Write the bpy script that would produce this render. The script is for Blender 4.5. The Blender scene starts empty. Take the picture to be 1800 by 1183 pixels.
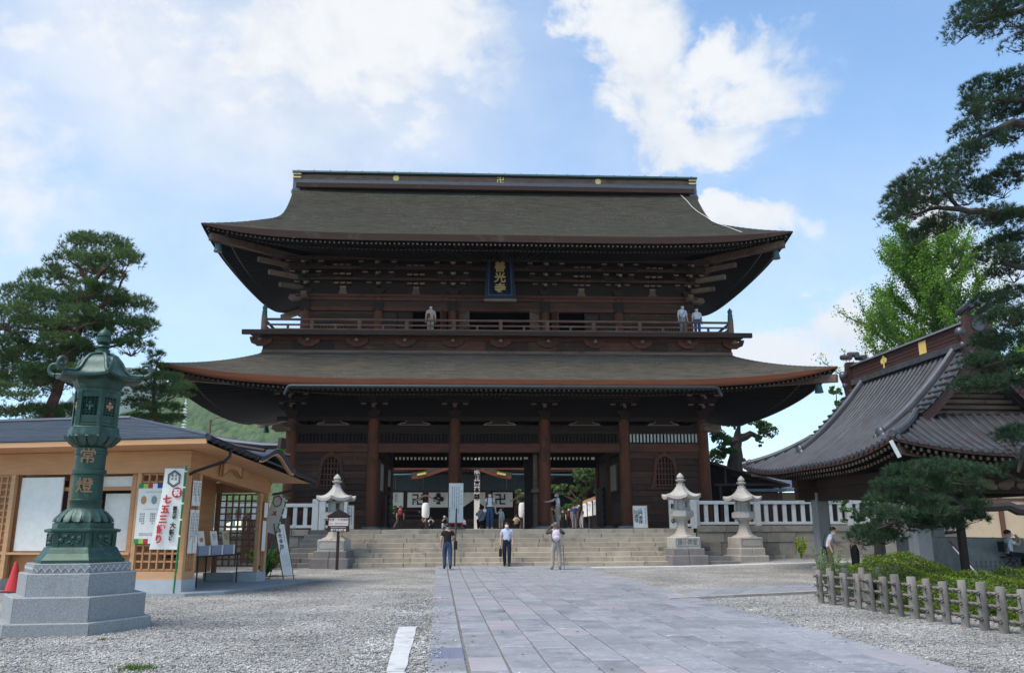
import bpy, math, random
import numpy as np
from mathutils import Vector, Matrix
R = math.radians
random.seed(7); rng = np.random.default_rng(7)
scn = bpy.context.scene
col = scn.collection

# ------------------------------------------------------------------ camera
FPX, IW, IH, HOR, VX, EYE = 1440., 1800., 1183., 928., 825., 1.6
phi = math.atan((HOR - IH/2)/FPX); psi = math.atan((IW/2 - VX)/FPX*math.cos(phi)); rol = R(.23)
fw = Vector((math.sin(psi)*math.cos(phi), math.cos(psi)*math.cos(phi), math.sin(phi)))
rt = Vector((math.cos(psi), -math.sin(psi), 0)); up = rt.cross(fw)
rt2 = rt*math.cos(rol) - up*math.sin(rol); up2 = up*math.cos(rol) + rt*math.sin(rol)
cd = bpy.data.cameras.new('camera'); cam = bpy.data.objects.new('camera', cd); col.objects.link(cam)
M = Matrix((rt2, up2, -fw)).transposed().to_4x4(); M.translation = (0, 0, EYE)
cam.matrix_world = M
cd.sensor_width = 36; cd.lens = 36*FPX/IW; cd.clip_end = 12000; cd.clip_start = .1
scn.camera = cam
def ray(px, py): return (rt2*((px-IW/2)/FPX) - up2*((py-IH/2)/FPX) + fw)
def atY(px, py, Y):
    d = ray(px, py); t = Y/d.y; return Vector((t*d.x, Y, EYE + t*d.z))
def atZ(px, py, Z=0.):
    d = ray(px, py); t = (Z-EYE)/d.z; return Vector((t*d.x, t*d.y, Z))

# ------------------------------------------------------------------ light
SUN_EL, SUN_AZ = R(60), R(240)          # azimuth clockwise from +Y: behind the camera, to its left
sd = bpy.data.lights.new('sun', 'SUN'); so = bpy.data.objects.new('sun', sd); col.objects.link(so)
sd.energy = 2.6; sd.angle = R(32); sd.color = (1, .92, .80)
sv = Vector((math.sin(SUN_AZ)*math.cos(SUN_EL), math.cos(SUN_AZ)*math.cos(SUN_EL), math.sin(SUN_EL)))
so.rotation_euler = sv.to_track_quat('Z', 'Y').to_euler(); so.location = (-20, -20, 40)
scn.view_settings.view_transform = 'Standard'; scn.view_settings.look = 'None'
scn.view_settings.exposure = 0.98; scn.view_settings.gamma = 1; scn.view_settings.use_curve_mapping = False
scn.cycles.use_denoising = True; scn.cycles.max_bounces = 6; scn.cycles.diffuse_bounces = 3
scn.cycles.glossy_bounces = 2; scn.cycles.transmission_bounces = 4; scn.cycles.transparent_max_bounces = 6

W = bpy.data.worlds.new('World'); scn.world = W; W.use_nodes = True
def sky_nodes():
    nt = W.node_tree; N = nt.nodes; L = nt.links
    for n in list(N): N.remove(n)
    out = N.new('ShaderNodeOutputWorld'); bg = N.new('ShaderNodeBackground'); bg2 = N.new('ShaderNodeBackground')
    sky = N.new('ShaderNodeTexSky'); sky.sky_type = 'NISHITA'; sky.sun_disc = False
    sky.sun_elevation = SUN_EL; sky.sun_rotation = SUN_AZ; sky.air_density = 1.0; sky.dust_density = .1; sky.ozone_density = 1.0; sky.altitude = 350
    bg.inputs['Strength'].default_value = .14
    hs = N.new('ShaderNodeHueSaturation'); hs.inputs['Saturation'].default_value = 1.08; L.new(sky.outputs[0], hs.inputs['Color'])
    tn = N.new('ShaderNodeMix'); tn.data_type = 'RGBA'; tn.blend_type = 'MULTIPLY'; tn.inputs[0].default_value = 1; tn.inputs[7].default_value = (.84, 1.0, 1.03, 1); L.new(hs.outputs[0], tn.inputs[6]); L.new(tn.outputs[2], bg.inputs['Color'])
    tc = N.new('ShaderNodeTexCoord')
    def math_(op, a, b=None, clamp=False):
        n = N.new('ShaderNodeMath'); n.operation = op; n.use_clamp = clamp
        for i, v in enumerate((a, b)):
            if v is None: continue
            if isinstance(v, (int, float)): n.inputs[i].default_value = v
            else: L.new(v, n.inputs[i])
        return n.outputs[0]
    def noise(scale, det, rough, vec, dist=0., w=0):
        n = N.new('ShaderNodeTexNoise'); n.inputs['Scale'].default_value = scale; n.inputs['Detail'].default_value = det
        n.inputs['Roughness'].default_value = rough; n.inputs['Distortion'].default_value = dist
        L.new(vec, n.inputs['Vector']); return n
    mp = N.new('ShaderNodeMapping'); mp.inputs['Scale'].default_value = (1, 1, 1.3); L.new(tc.outputs['Generated'], mp.inputs['Vector'])
    nz = noise(6.5, 7, .6, mp.outputs[0], .25)
    nzl = noise(1.9, 3, .55, mp.outputs[0], .3)
    fine = noise(24, 5, .62, mp.outputs[0], .3)
    # displaced direction so that the placed clouds get ragged outlines
    vs = N.new('ShaderNodeVectorMath'); vs.operation = 'SUBTRACT'; L.new(nz.outputs['Color'], vs.inputs[0]); vs.inputs[1].default_value = (.5, .5, .5)
    vm = N.new('ShaderNodeVectorMath'); vm.operation = 'SCALE'; L.new(vs.outputs[0], vm.inputs[0]); vm.inputs['Scale'].default_value = .3
    va = N.new('ShaderNodeVectorMath'); va.operation = 'ADD'; L.new(vm.outputs[0], va.inputs[0]); L.new(tc.outputs['Generated'], va.inputs[1])
    def bank(blobs, vec):
        tot = None
        for (p, hw, hh, wt) in blobs:
            c = (ray(*p) if len(p) == 2 else Vector(p)).normalized()
            s = N.new('ShaderNodeVectorMath'); s.operation = 'SUBTRACT'; L.new(vec, s.inputs[0]); s.inputs[1].default_value = c
            m = N.new('ShaderNodeVectorMath'); m.operation = 'MULTIPLY'; L.new(s.outputs[0], m.inputs[0]); m.inputs[1].default_value = (1/hw, .5/hw, 1/hh)
            l = N.new('ShaderNodeVectorMath'); l.operation = 'LENGTH'; L.new(m.outputs[0], l.inputs[0])
            r = N.new('ShaderNodeMapRange'); r.interpolation_type = 'SMOOTHSTEP'; r.inputs[1].default_value = 1.3; r.inputs[2].default_value = .1
            r.inputs[3].default_value = 0; r.inputs[4].default_value = wt; L.new(l.outputs['Value'], r.inputs[0])
            tot = r.outputs[0] if tot is None else math_('MAXIMUM', tot, r.outputs[0])
        return tot
    # heaped clouds, the last row added out of view: direction they lie in, angular half width, half height, weight
    crisp = bank([((700, 70), .2, .15, 1.0), ((430, 90), .3, .16, .85), ((60, 0), .16, .07, .75), ((1100, 90), .11, .13, 1.1), ((1180, 215), .15, .075, 1.05), ((1310, 120), .10, .055, .85), ((890, 222), .035, .035, .6),
                  ((1300, 395), .11, .05, 1.0), ((1480, 560), .10, .11, 1.0), ((1360, 650), .13, .035, .85), ((1640, 520), .15, .1, .9), ((215, 245), .05, .07, .5), ((-250, 200), .3, .15, .9),
                  ((-.8, .1, .6), .55, .4, .62), ((.85, .0, .5), .55, .4, .62), ((0, -.75, .65), .6, .45, .62), ((-.6, -.7, .35), .5, .3, .62), ((.6, -.7, .35), .5, .3, .62), ((.1, .1, 1), .6, .25, .62)], va.outputs[0])  # unseen cloud banks, added so their white light neutralises blue shade
    # thin high cloud that pales the blue, thickest to the left
    soft = bank([((420, 120), .42, .2, 1.15), ((150, 420), .5, .2, .6), ((720, 230), .3, .12, .6), ((1150, 250), .2, .1, .45), ((1420, 560), .25, .22, .5)], tc.outputs['Generated'])
    s = math_('ADD', math_('ADD', math_('MULTIPLY', nz.outputs['Fac'], 1.6), math_('MULTIPLY', fine.outputs['Fac'], .7)), math_('MULTIPLY', crisp, 1.35))
    s = math_('ADD', s, math_('MULTIPLY', nzl.outputs['Fac'], .5))
    mr = N.new('ShaderNodeMapRange'); mr.interpolation_type = 'SMOOTHSTEP'; L.new(s, mr.inputs[0])
    mr.inputs[1].default_value = 1.76; mr.inputs[2].default_value = 2.72
    # denser cores a little greyer than the sunlit edges
    sh = N.new('ShaderNodeMapRange'); L.new(math_('ADD', math_('MULTIPLY', nz.outputs['Fac'], .6), math_('MULTIPLY', fine.outputs['Fac'], .5)), sh.inputs[0]); sh.inputs[1].default_value = .36; sh.inputs[2].default_value = .6
    cr = N.new('ShaderNodeMix'); cr.data_type = 'RGBA'; cr.inputs[6].default_value = (.8, .84, .89, 1); cr.inputs[7].default_value = (1., 1., 1., 1)
    L.new(sh.outputs[0], cr.inputs[0])
    bg2.inputs['Strength'].default_value = .5; L.new(cr.outputs[2], bg2.inputs['Color'])
    veil = math_('MULTIPLY', soft, math_('ADD', math_('MULTIPLY', nz.outputs['Fac'], .7), .35))
    veil = math_('ADD', math_('MULTIPLY', veil, .95), math_('MULTIPLY', nzl.outputs['Fac'], .1), True)
    fac = math_('MAXIMUM', math_('MULTIPLY', mr.outputs[0], .98), veil)
    ms = N.new('ShaderNodeMixShader'); L.new(fac, ms.inputs[0]); L.new(bg.outputs[0], ms.inputs[1]); L.new(bg2.outputs[0], ms.inputs[2])
    L.new(ms.outputs[0], out.inputs[0])
sky_nodes()

# ------------------------------------------------------------------ materials
MATS = {}
def mat(name, c1, c2=None, rough=.8, sc=(3, 3, 3), det=5, bump=0., bsc=None, rnd=.0, spec=.3, metal=0., c3=None, c3amt=.5, c3sc=1., contrast=(.3, .7), hue=0., bdist=.02):
    """c1..c2 mottled by noise in world space (sc stretches it), c3 in larger patches, rnd = lightness change from object to object"""
    if name in MATS: return MATS[name]
    m = bpy.data.materials.new(name); m.use_nodes = True; MATS[name] = m
    nt = m.node_tree; N = nt.nodes; L = nt.links
    p = N['Principled BSDF']; p.inputs['Roughness'].default_value = rough; p.inputs['Specular IOR Level'].default_value = spec; p.inputs['Metallic'].default_value = metal
    c2 = c2 or tuple(x*.75 for x in c1)
    g = N.new('ShaderNodeNewGeometry'); mp = N.new('ShaderNodeMapping'); mp.inputs['Scale'].default_value = sc
    oi = N.new('ShaderNodeObjectInfo')
    ad = N.new('ShaderNodeVectorMath'); ad.operation = 'ADD'
    cb = N.new('ShaderNodeMath'); cb.operation = 'MULTIPLY'; cb.inputs[1].default_value = 37. if rnd else 0.; L.new(oi.outputs['Random'], cb.inputs[0])
    L.new(g.outputs['Position'], ad.inputs[0]); L.new(cb.outputs[0], ad.inputs[1]); L.new(ad.outputs[0], mp.inputs['Vector'])
    n = N.new('ShaderNodeTexNoise'); n.inputs['Scale'].default_value = 1; n.inputs['Detail'].default_value = det; n.inputs['Roughness'].default_value = .62
    L.new(mp.outputs[0], n.inputs['Vector'])
    r = N.new('ShaderNodeMapRange'); L.new(n.outputs['Fac'], r.inputs[0]); r.inputs[1].default_value, r.inputs[2].default_value = contrast
    mx = N.new('ShaderNodeMix'); mx.data_type = 'RGBA'; mx.inputs[6].default_value = (*c1, 1); mx.inputs[7].default_value = (*c2, 1); L.new(r.outputs[0], mx.inputs[0])
    cur = mx.outputs[2]
    if c3:
        n3 = N.new('ShaderNodeTexNoise'); n3.inputs['Scale'].default_value = c3sc; n3.inputs['Detail'].default_value = 4; n3.inputs['Roughness'].default_value = .65; L.new(ad.outputs[0], n3.inputs['Vector'])
        r3 = N.new('ShaderNodeMapRange'); L.new(n3.outputs['Fac'], r3.inputs[0]); r3.inputs[1].default_value = .72-.35*c3amt; r3.inputs[2].default_value = .9-.3*c3amt
        m3 = N.new('ShaderNodeMix'); m3.data_type = 'RGBA'; L.new(r3.outputs[0], m3.inputs[0]); L.new(cur, m3.inputs[6]); m3.inputs[7].default_value = (*c3, 1); cur = m3.outputs[2]
    if rnd:
        hs = N.new('ShaderNodeHueSaturation'); rr = N.new('ShaderNodeMapRange'); L.new(oi.outputs['Random'], rr.inputs[0]); rr.inputs[3].default_value = 1-rnd; rr.inputs[4].default_value = 1+rnd
        L.new(rr.outputs[0], hs.inputs['Value']); L.new(cur, hs.inputs['Color']); cur = hs.outputs[0]
        if hue:
            wn = N.new('ShaderNodeTexWhiteNoise'); wn.noise_dimensions = '1D'; L.new(oi.outputs['Random'], wn.inputs['W'])
            rh = N.new('ShaderNodeMapRange'); L.new(wn.outputs['Value'], rh.inputs[0]); rh.inputs[3].default_value = .5-hue; rh.inputs[4].default_value = .5+hue; L.new(rh.outputs[0], hs.inputs['Hue'])
    L.new(cur, p.inputs['Base Color'])
    if bump:
        b = N.new('ShaderNodeBump'); b.inputs['Strength'].default_value = bump; b.inputs['Distance'].default_value = bdist
        if bsc:
            mp2 = N.new('ShaderNodeMapping'); mp2.inputs['Scale'].default_value = bsc; L.new(ad.outputs[0], mp2.inputs['Vector'])
            n2 = N.new('ShaderNodeTexNoise'); n2.inputs['Scale'].default_value = 1; n2.inputs['Detail'].default_value = 4; L.new(mp2.outputs[0], n2.inputs['Vector']); L.new(n2.outputs['Fac'], b.inputs['Height'])
        else: L.new(n.outputs['Fac'], b.inputs['Height'])
        L.new(b.outputs[0], p.inputs['Normal'])
    return m
def specks(m, c, scale, lo, hi, big=.5, stretch=(1, 1, 1), amt=.8):
    """small flecks of another colour, gathered in patches"""
    nt = m.node_tree; N = nt.nodes; L = nt.links; p = N['Principled BSDF']; cur = p.inputs['Base Color'].links[0].from_socket
    g = N.new('ShaderNodeNewGeometry'); mp = N.new('ShaderNodeMapping'); mp.inputs['Scale'].default_value = stretch; L.new(g.outputs['Position'], mp.inputs['Vector'])
    s = N.new('ShaderNodeTexNoise'); s.inputs['Scale'].default_value = scale; s.inputs['Detail'].default_value = 5; s.inputs['Roughness'].default_value = .75; L.new(mp.outputs[0], s.inputs['Vector'])
    r = N.new('ShaderNodeMapRange'); r.inputs[1].default_value = lo; r.inputs[2].default_value = hi; L.new(s.outputs['Fac'], r.inputs[0])
    b = N.new('ShaderNodeTexNoise'); b.inputs['Scale'].default_value = big; b.inputs['Detail'].default_value = 4; L.new(g.outputs['Position'], b.inputs['Vector'])
    rb = N.new('ShaderNodeMapRange'); rb.inputs[1].default_value = .38; rb.inputs[2].default_value = .66; rb.inputs[3].default_value = .15; rb.inputs[4].default_value = amt; L.new(b.outputs['Fac'], rb.inputs[0])
    mu = N.new('ShaderNodeMath'); mu.operation = 'MULTIPLY'; L.new(r.outputs[0], mu.inputs[0]); L.new(rb.outputs[0], mu.inputs[1])
    mx = N.new('ShaderNodeMix'); mx.data_type = 'RGBA'; L.new(mu.outputs[0], mx.inputs[0]); L.new(cur, mx.inputs[6]); mx.inputs[7].default_value = (*c, 1); L.new(mx.outputs[2], p.inputs['Base Color'])
    return m
def plain(name, c, rough=.7, spec=.3, metal=0.): return mat(name, c, tuple(x*.88 for x in c), rough, (6, 6, 6), 4, spec=spec, metal=metal)

# ------------------------------------------------------------------ mesh building
class B:
    def __init__(s): s.v = []; s.f = []; s.mi = []; s.cur = 0
    def _add(s, vs, fs):
        o = len(s.v); s.v += [tuple(v) for v in vs]; s.f += [tuple(i+o for i in f) for f in fs]; s.mi += [s.cur]*len(fs); return s
    def box(s, x0, x1, y0, y1, z0, z1):
        return s._add([(x0,y0,z0),(x1,y0,z0),(x1,y1,z0),(x0,y1,z0),(x0,y0,z1),(x1,y0,z1),(x1,y1,z1),(x0,y1,z1)],
                      [(3,2,1,0),(4,5,6,7),(0,1,5,4),(1,2,6,5),(2,3,7,6),(3,0,4,7)])
    def cbox(s, x0, x1, y0, y1, z0, z1, c=.02):
        """box with chamfered top and vertical edges"""
        a = [(x0+c,y0),(x1-c,y0),(x1,y0+c),(x1,y1-c),(x1-c,y1),(x0+c,y1),(x0,y1-c),(x0,y0+c)]
        b = [(x0+2*c,y0+c),(x1-2*c,y0+c),(x1-c,y0+2*c),(x1-c,y1-2*c),(x1-2*c,y1-c),(x0+2*c,y1-c),(x0+c,y1-2*c),(x0+c,y0+2*c)]
        v = [(x,y,z0) for x,y in a]+[(x,y,z1-c) for x,y in a]+[(x,y,z1) for x,y in b]
        f = [tuple(range(7,-1,-1)), tuple(range(16,24))]
        for k in (0,8):
            for i in range(8): j=(i+1)%8; f.append((k+i,k+j,k+8+j,k+8+i))
        return s._add(v, f)
    def bar(s, p0, p1, w, h, upv=(0,0,1), w1=None, h1=None):
        p0 = Vector(p0); p1 = Vector(p1); d = (p1-p0).normalized(); u = Vector(upv)
        if abs(d.dot(u)) > .98: u = Vector((0,1,0))
        r = d.cross(u).normalized(); u = r.cross(d)
        w1 = w if w1 is None else w1; h1 = h if h1 is None else h1
        q = [p0-r*w/2-u*h/2, p0+r*w/2-u*h/2, p0+r*w/2+u*h/2, p0-r*w/2+u*h/2, p1-r*w1/2-u*h1/2, p1+r*w1/2-u*h1/2, p1+r*w1/2+u*h1/2, p1-r*w1/2+u*h1/2]
        return s._add(q, [(0,1,2,3),(7,6,5,4),(1,0,4,5),(2,1,5,6),(3,2,6,7),(0,3,7,4)])
    def tube(s, pts, rad, n=8, cap=True, sq=1.):
        pts = [Vector(p) for p in pts]; k = len(pts)
        if isinstance(rad, (int, float)): rad = [rad]*k
        vs = []; last = None
        for i, p in enumerate(pts):
            d = (pts[min(i+1,k-1)]-pts[max(i-1,0)]).normalized()
            if last is None:
                a = Vector((0,0,1)) if abs(d.z) < .9 else Vector((1,0,0)); u = d.cross(a).normalized()
            else: u = (last - d*last.dot(d)).normalized()
            last = u; w = d.cross(u)
            for j in range(n):
                t = 2*math.pi*j/n; vs.append(p + (u*math.cos(t) + w*math.sin(t)*sq)*rad[i])
        fs = [(i*n+j, i*n+(j+1)%n, (i+1)*n+(j+1)%n, (i+1)*n+j) for i in range(k-1) for j in range(n)]
        if cap: fs += [tuple(range(n-1,-1,-1)), tuple(range((k-1)*n, k*n))]
        return s._add(vs, fs)
    def lathe(s, prof, n=16, c=(0,0), a0=0., sx=1., sy=1., z=0.):
        vs = [(c[0]+r*sx*math.cos(a0+2*math.pi*j/n), c[1]+r*sy*math.sin(a0+2*math.pi*j/n), z+h) for r, h in prof for j in range(n)]
        k = len(prof)
        fs = [(i*n+j, i*n+(j+1)%n, (i+1)*n+(j+1)%n, (i+1)*n+j) for i in range(k-1) for j in range(n)]
        fs += [tuple(range(n-1,-1,-1)), tuple(range((k-1)*n, k*n))]
        return s._add(vs, fs)
    def grid(s, fn, nu, nv):
        vs = [fn(i/nu, j/nv) for j in range(nv+1) for i in range(nu+1)]
        return s._add(vs, [(j*(nu+1)+i, j*(nu+1)+i+1, (j+1)*(nu+1)+i+1, (j+1)*(nu+1)+i) for j in range(nv) for i in range(nu)])
    def prism(s, poly, d0, d1, ax='y'):
        """polygon extruded along an axis: ax 'y' -> poly is (x,z); 'x' -> (y,z); 'z' -> (x,y)"""
        mk = {'y': lambda a,b,d: (a,d,b), 'x': lambda a,b,d: (d,a,b), 'z': lambda a,b,d: (a,b,d)}[ax]
        n = len(poly); vs = [mk(a,b,d0) for a,b in poly]+[mk(a,b,d1) for a,b in poly]
        return s._add(vs, [tuple(range(n-1,-1,-1)), tuple(range(n,2*n))]+[(i,(i+1)%n,n+(i+1)%n,n+i) for i in range(n)])
    def ring(s, outer, inner, d0, d1, ax='y'):
        """frame between two outlines with the same number of points"""
        mk = {'y': lambda a,b,d: (a,d,b), 'x': lambda a,b,d: (d,a,b), 'z': lambda a,b,d: (a,b,d)}[ax]
        n = len(outer); vs = [mk(a,b,d0) for a,b in outer]+[mk(a,b,d0) for a,b in inner]+[mk(a,b,d1) for a,b in outer]+[mk(a,b,d1) for a,b in inner]
        fs = []
        for i in range(n):
            j = (i+1)%n
            fs += [(i,j,n+j,n+i),(2*n+i,3*n+i,3*n+j,2*n+j),(i,2*n+i,2*n+j,j),(n+i,n+j,3*n+j,3*n+i)]
        return s._add(vs, fs)
    def ball(s, c, r, n=10, sq=(1,1,1)):
        prof = [(max(1e-3,math.sin(math.pi*i/n)), -math.cos(math.pi*i/n)) for i in range(n+1)]
        o = len(s.v); s.lathe(prof, n+2)
        for i in range(o, len(s.v)): x,y,z = s.v[i]; s.v[i] = (c[0]+x*r*sq[0], c[1]+y*r*sq[1], c[2]+z*r*sq[2])
        return s
    def mesh(s, name, ms, smooth=False):
        me = bpy.data.meshes.new(name); me.from_pydata(s.v, [], s.f)
        ms = ms if isinstance(ms, (list, tuple)) else [ms]
        for m in ms: me.materials.append(m)
        if len(ms) > 1: me.polygons.foreach_set('material_index', s.mi)
        if smooth:
            me.polygons.foreach_set('use_smooth', [True]*len(me.polygons))
            if smooth != 'all': me.set_sharp_from_angle(angle=R(40))
        me.update(); return me
    def obj(s, name, ms, parent=None, smooth=False, loc=(0,0,0), rz=0., **tags):
        return put(name, s.mesh(name, ms, smooth), parent, loc, rz, **tags)
def put(name, me, parent=None, loc=(0,0,0), rz=0., rot=None, **tags):
    o = bpy.data.objects.new(name, me); col.objects.link(o); o.parent = parent; o.location = loc
    o.rotation_euler = rot if rot else (0, 0, rz)
    for k, v in tags.items(): o[k] = v
    return o
def thing(name, label, category, loc=(0,0,0), rz=0., group=None):
    o = put(name, None, None, loc, rz, label=label, category=category)
    o.empty_display_size = .2
    if group: o['group'] = group
    return o
def copy_tree(o, loc, rz=None, parent=None, **tags):
    c = o.copy(); col.objects.link(c); c.parent = parent
    if loc is not None: c.location = loc
    if rz is not None: c.rotation_euler = (0, 0, rz)
    for ch in o.children: copy_tree(ch, None, None, c)
    for k, v in tags.items(): c[k] = v
    return c
def raw(name, verts, faces, m, parent=None, smooth=False, loc=(0,0,0), **tags):
    """big meshes straight from numpy arrays (all faces with the same number of corners)"""
    me = bpy.data.meshes.new(name); verts = np.asarray(verts, np.float32); faces = np.asarray(faces, np.int32); k = faces.shape[1]
    me.vertices.add(len(verts)); me.vertices.foreach_set('co', verts.ravel())
    me.loops.add(faces.size); me.loops.foreach_set('vertex_index', faces.ravel())
    me.polygons.add(len(faces)); me.polygons.foreach_set('loop_start', np.arange(0, faces.size, k, dtype=np.int32))
    if smooth: me.polygons.foreach_set('use_smooth', np.ones(len(faces), bool))
    me.materials.append(m); me.update(calc_edges=True); me.validate()
    return put(name, me, parent, loc, **tags)
def lettering(body, size, m, parent, mtx, name='lettering', bold=0., depth=.004, vertical=False, lines=1.0, align='CENTER'):
    c = bpy.data.curves.new('t', 'FONT'); c.body = '\n'.join(body) if vertical else body
    c.size = size; c.align_x = align; c.align_y = 'CENTER'; c.extrude = depth; c.offset = bold; c.space_line = lines; c.resolution_u = 2
    o = bpy.data.objects.new('t', c); col.objects.link(o)
    bpy.context.view_layer.update()
    me = bpy.data.meshes.new_from_object(o.evaluated_get(bpy.context.evaluated_depsgraph_get())); bpy.data.objects.remove(o); me.name = name
    me.materials.clear(); me.materials.append(m)
    t = put(name, me, parent); t.matrix_basis = mtx; return t
def facing(x, y, z, rz=0., lean=0.): return Matrix.Translation((x,y,z)) @ Matrix.Rotation(rz,4,'Z') @ Matrix.Rotation(R(90)-lean,4,'X')
def marks(w, h, cols, m, parent, mtx, name='small_print', fill=.8, ch=None, r=random):
    """columns of tiny unreadable characters, as ink on the sheet"""
    b = B(); cw = w/cols
    for i in range(cols):
        x = w/2 - (i+.5)*cw; c = ch or cw*.6; z = h/2; end = -h/2 + (1-fill)*h*r.random()*2
        while z-c > end:
            for k in range(3):
                zz = z - c*(.1+.3*k); a = r.uniform(.15,.5)*c; b._add([(x-a,zz,0),(x+a,zz,0),(x+a,zz-c*.14,0),(x-a,zz-c*.14,0)], [(0,3,2,1)])
            xx = x+r.uniform(-.25,.25)*c; b._add([(xx,z,0),(xx+c*.12,z,0),(xx+c*.12,z-c*.85,0),(xx,z-c*.85,0)], [(0,3,2,1)])
            z -= c*1.18
    me = b.mesh(name, m); t = put(name, me, parent); t.matrix_basis = mtx; return t
def struct(name, label):
    o = put(name, None, kind='structure', label=label); o.empty_display_size = .2; return o
# ================================================================== ground
def sm(a, b, x): t = min(1, max(0, (x-a)/(b-a))); return t*t*(3-2*t)
def gz(x, y):
    return .09*sm(27, 37, y) + .16*sm(7, 15, x)*sm(27, 37, y)
def gravel_mat(name, c_lo, c_hi, scale):
    m = bpy.data.materials.new(name); m.use_nodes = True; nt = m.node_tree; N = nt.nodes; L = nt.links; p = N['Principled BSDF']
    p.inputs['Roughness'].default_value = .85; p.inputs['Specular IOR Level'].default_value = .2
    g = N.new('ShaderNodeNewGeometry')
    v = N.new('ShaderNodeTexVoronoi'); v.inputs['Scale'].default_value = scale; v.inputs['Randomness'].default_value = 1; L.new(g.outputs['Position'], v.inputs['Vector'])
    sx = N.new('ShaderNodeSeparateColor'); L.new(v.outputs['Color'], sx.inputs[0])
    mx = N.new('ShaderNodeMix'); mx.data_type = 'RGBA'; mx.inputs[6].default_value = (*c_lo, 1); mx.inputs[7].default_value = (*c_hi, 1); L.new(sx.outputs[0], mx.inputs[0])
    wm = N.new('ShaderNodeMix'); wm.data_type = 'RGBA'; wm.inputs[7].default_value = (.42, .36, .31, 1)
    gt = N.new('ShaderNodeMath'); gt.operation = 'GREATER_THAN'; gt.inputs[1].default_value = .9; L.new(sx.outputs[1], gt.inputs[0])
    hf = N.new('ShaderNodeMath'); hf.operation = 'MULTIPLY'; hf.inputs[1].default_value = .7; L.new(gt.outputs[0], hf.inputs[0]); L.new(hf.outputs[0], wm.inputs[0]); L.new(mx.outputs[2], wm.inputs[6])
    ns = N.new('ShaderNodeTexNoise'); ns.inputs['Scale'].default_value = .55; ns.inputs['Detail'].default_value = 6; L.new(g.outputs['Position'], ns.inputs['Vector'])
    nr = N.new('ShaderNodeMapRange'); nr.inputs[1].default_value = .3; nr.inputs[2].default_value = .72; nr.inputs[3].default_value = .62; nr.inputs[4].default_value = 1.12; L.new(ns.outputs['Fac'], nr.inputs[0])
    hs = N.new('ShaderNodeHueSaturation'); L.new(nr.outputs[0], hs.inputs['Value']); L.new(wm.outputs[2], hs.inputs['Color']); L.new(hs.outputs[0], p.inputs['Base Color'])
    de = N.new('ShaderNodeMapRange'); de.inputs[1].default_value = 0; de.inputs[2].default_value = .75; de.inputs[3].default_value = 1; de.inputs[4].default_value = 0; L.new(v.outputs['Distance'], de.inputs[0])
    b = N.new('ShaderNodeBump'); b.inputs['Strength'].default_value = .9; b.inputs['Distance'].default_value = .035; L.new(de.outputs[0], b.inputs['Height']); L.new(b.outputs[0], p.inputs['Normal'])
    return m
M_GRAVEL = gravel_mat('grey_gravel', (.155, .15, .142), (.53, .515, .485), 30.)
xs = sorted(set([-9000, -3000, -900, -300, -120, -60] + list(range(-40, 60, 2)) + [80, 140, 300, 900, 3000, 9000]))
ys = sorted(set([-9000, -900, -200, -60, -20, 0] + list(range(4, 100, 2)) + [130, 180, 300, 600, 1200, 3000, 9000]))
v = [(x, y, gz(x, y)) for y in ys for x in xs]; nx = len(xs)
f = [(j*nx+i, j*nx+i+1, (j+1)*nx+i+1, (j+1)*nx+i) for j in range(len(ys)-1) for i in range(nx-1)]
raw('ground', v, f, M_GRAVEL, kind='structure')

# path of stone slabs; its own frame: u across from the left edge, w along it away from the camera
PO = Vector((-.48, 9.96, 0)); PD = Vector((-.0374, .9993, 0)); PR = Vector((.9993, .0374, 0))
PANG = math.atan2(.0374, .9993)
def pw(u, w, z=0.): q = PO + PR*u + PD*w; return Vector((q.x, q.y, z + gz(q.x, q.y)))
M_SLAB = mat('paving_stone', (.19, .197, .218), (.285, .292, .312), .5, (2.2, 2.2, 2.2), 8, .4, (22, 22, 22), rnd=.13, spec=.4, c3=(.135, .14, .155), c3amt=.5, c3sc=1.3, hue=.0, bdist=.008)
specks(M_SLAB, (.56, .58, .61), 10., .555, .64, .8, (1, 2.8, 1), .95)
M_SLABR = mat('paving_stone_reddish', (.255, .235, .255), (.31, .29, .31), .55, (1.6, 1.6, 1.6), 7, .22, (30, 30, 30), rnd=.1, spec=.4, c3=(.40, .38, .40), c3amt=.4, c3sc=3., bdist=.006)
M_SLABL = mat('paving_stone_pale', (.40, .42, .45), (.48, .5, .53), .6, (2, 2, 2), 6, .2, (30, 30, 30), rnd=.06)
M_SLABD = mat('paving_stone_dark_combed', (.13, .145, .2), (.17, .185, .245), .5, (20, 1, 1), 4, .3, rnd=.04, spec=.4)
M_EARTH = mat('joint_earth', (.08, .077, .072), (.22, .213, .205), .95, (30, 30, 30), 3, .4)
path = struct('path', 'wide path of blue grey stone slabs leading to the temple steps')
bb = B()
for k in range(16):
    w0, w1 = -7+k*2.0, -5+k*2.0
    w1 = min(w1, 24.8)
    bb._add([pw(.02, w0, .012), pw(5.98, w0, .012), pw(5.98, w1, .012), pw(.02, w1, .012)], [(0,1,2,3)])
bb.obj('joint_bed', M_EARTH, path)
colw = [.47] + [.016] + [.5, .52, .6, .5, .55, .56, .5, .62, .5, .6, .55]
far = B(); nslab = 0; rp = random.Random(3)
u = 0.
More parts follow.
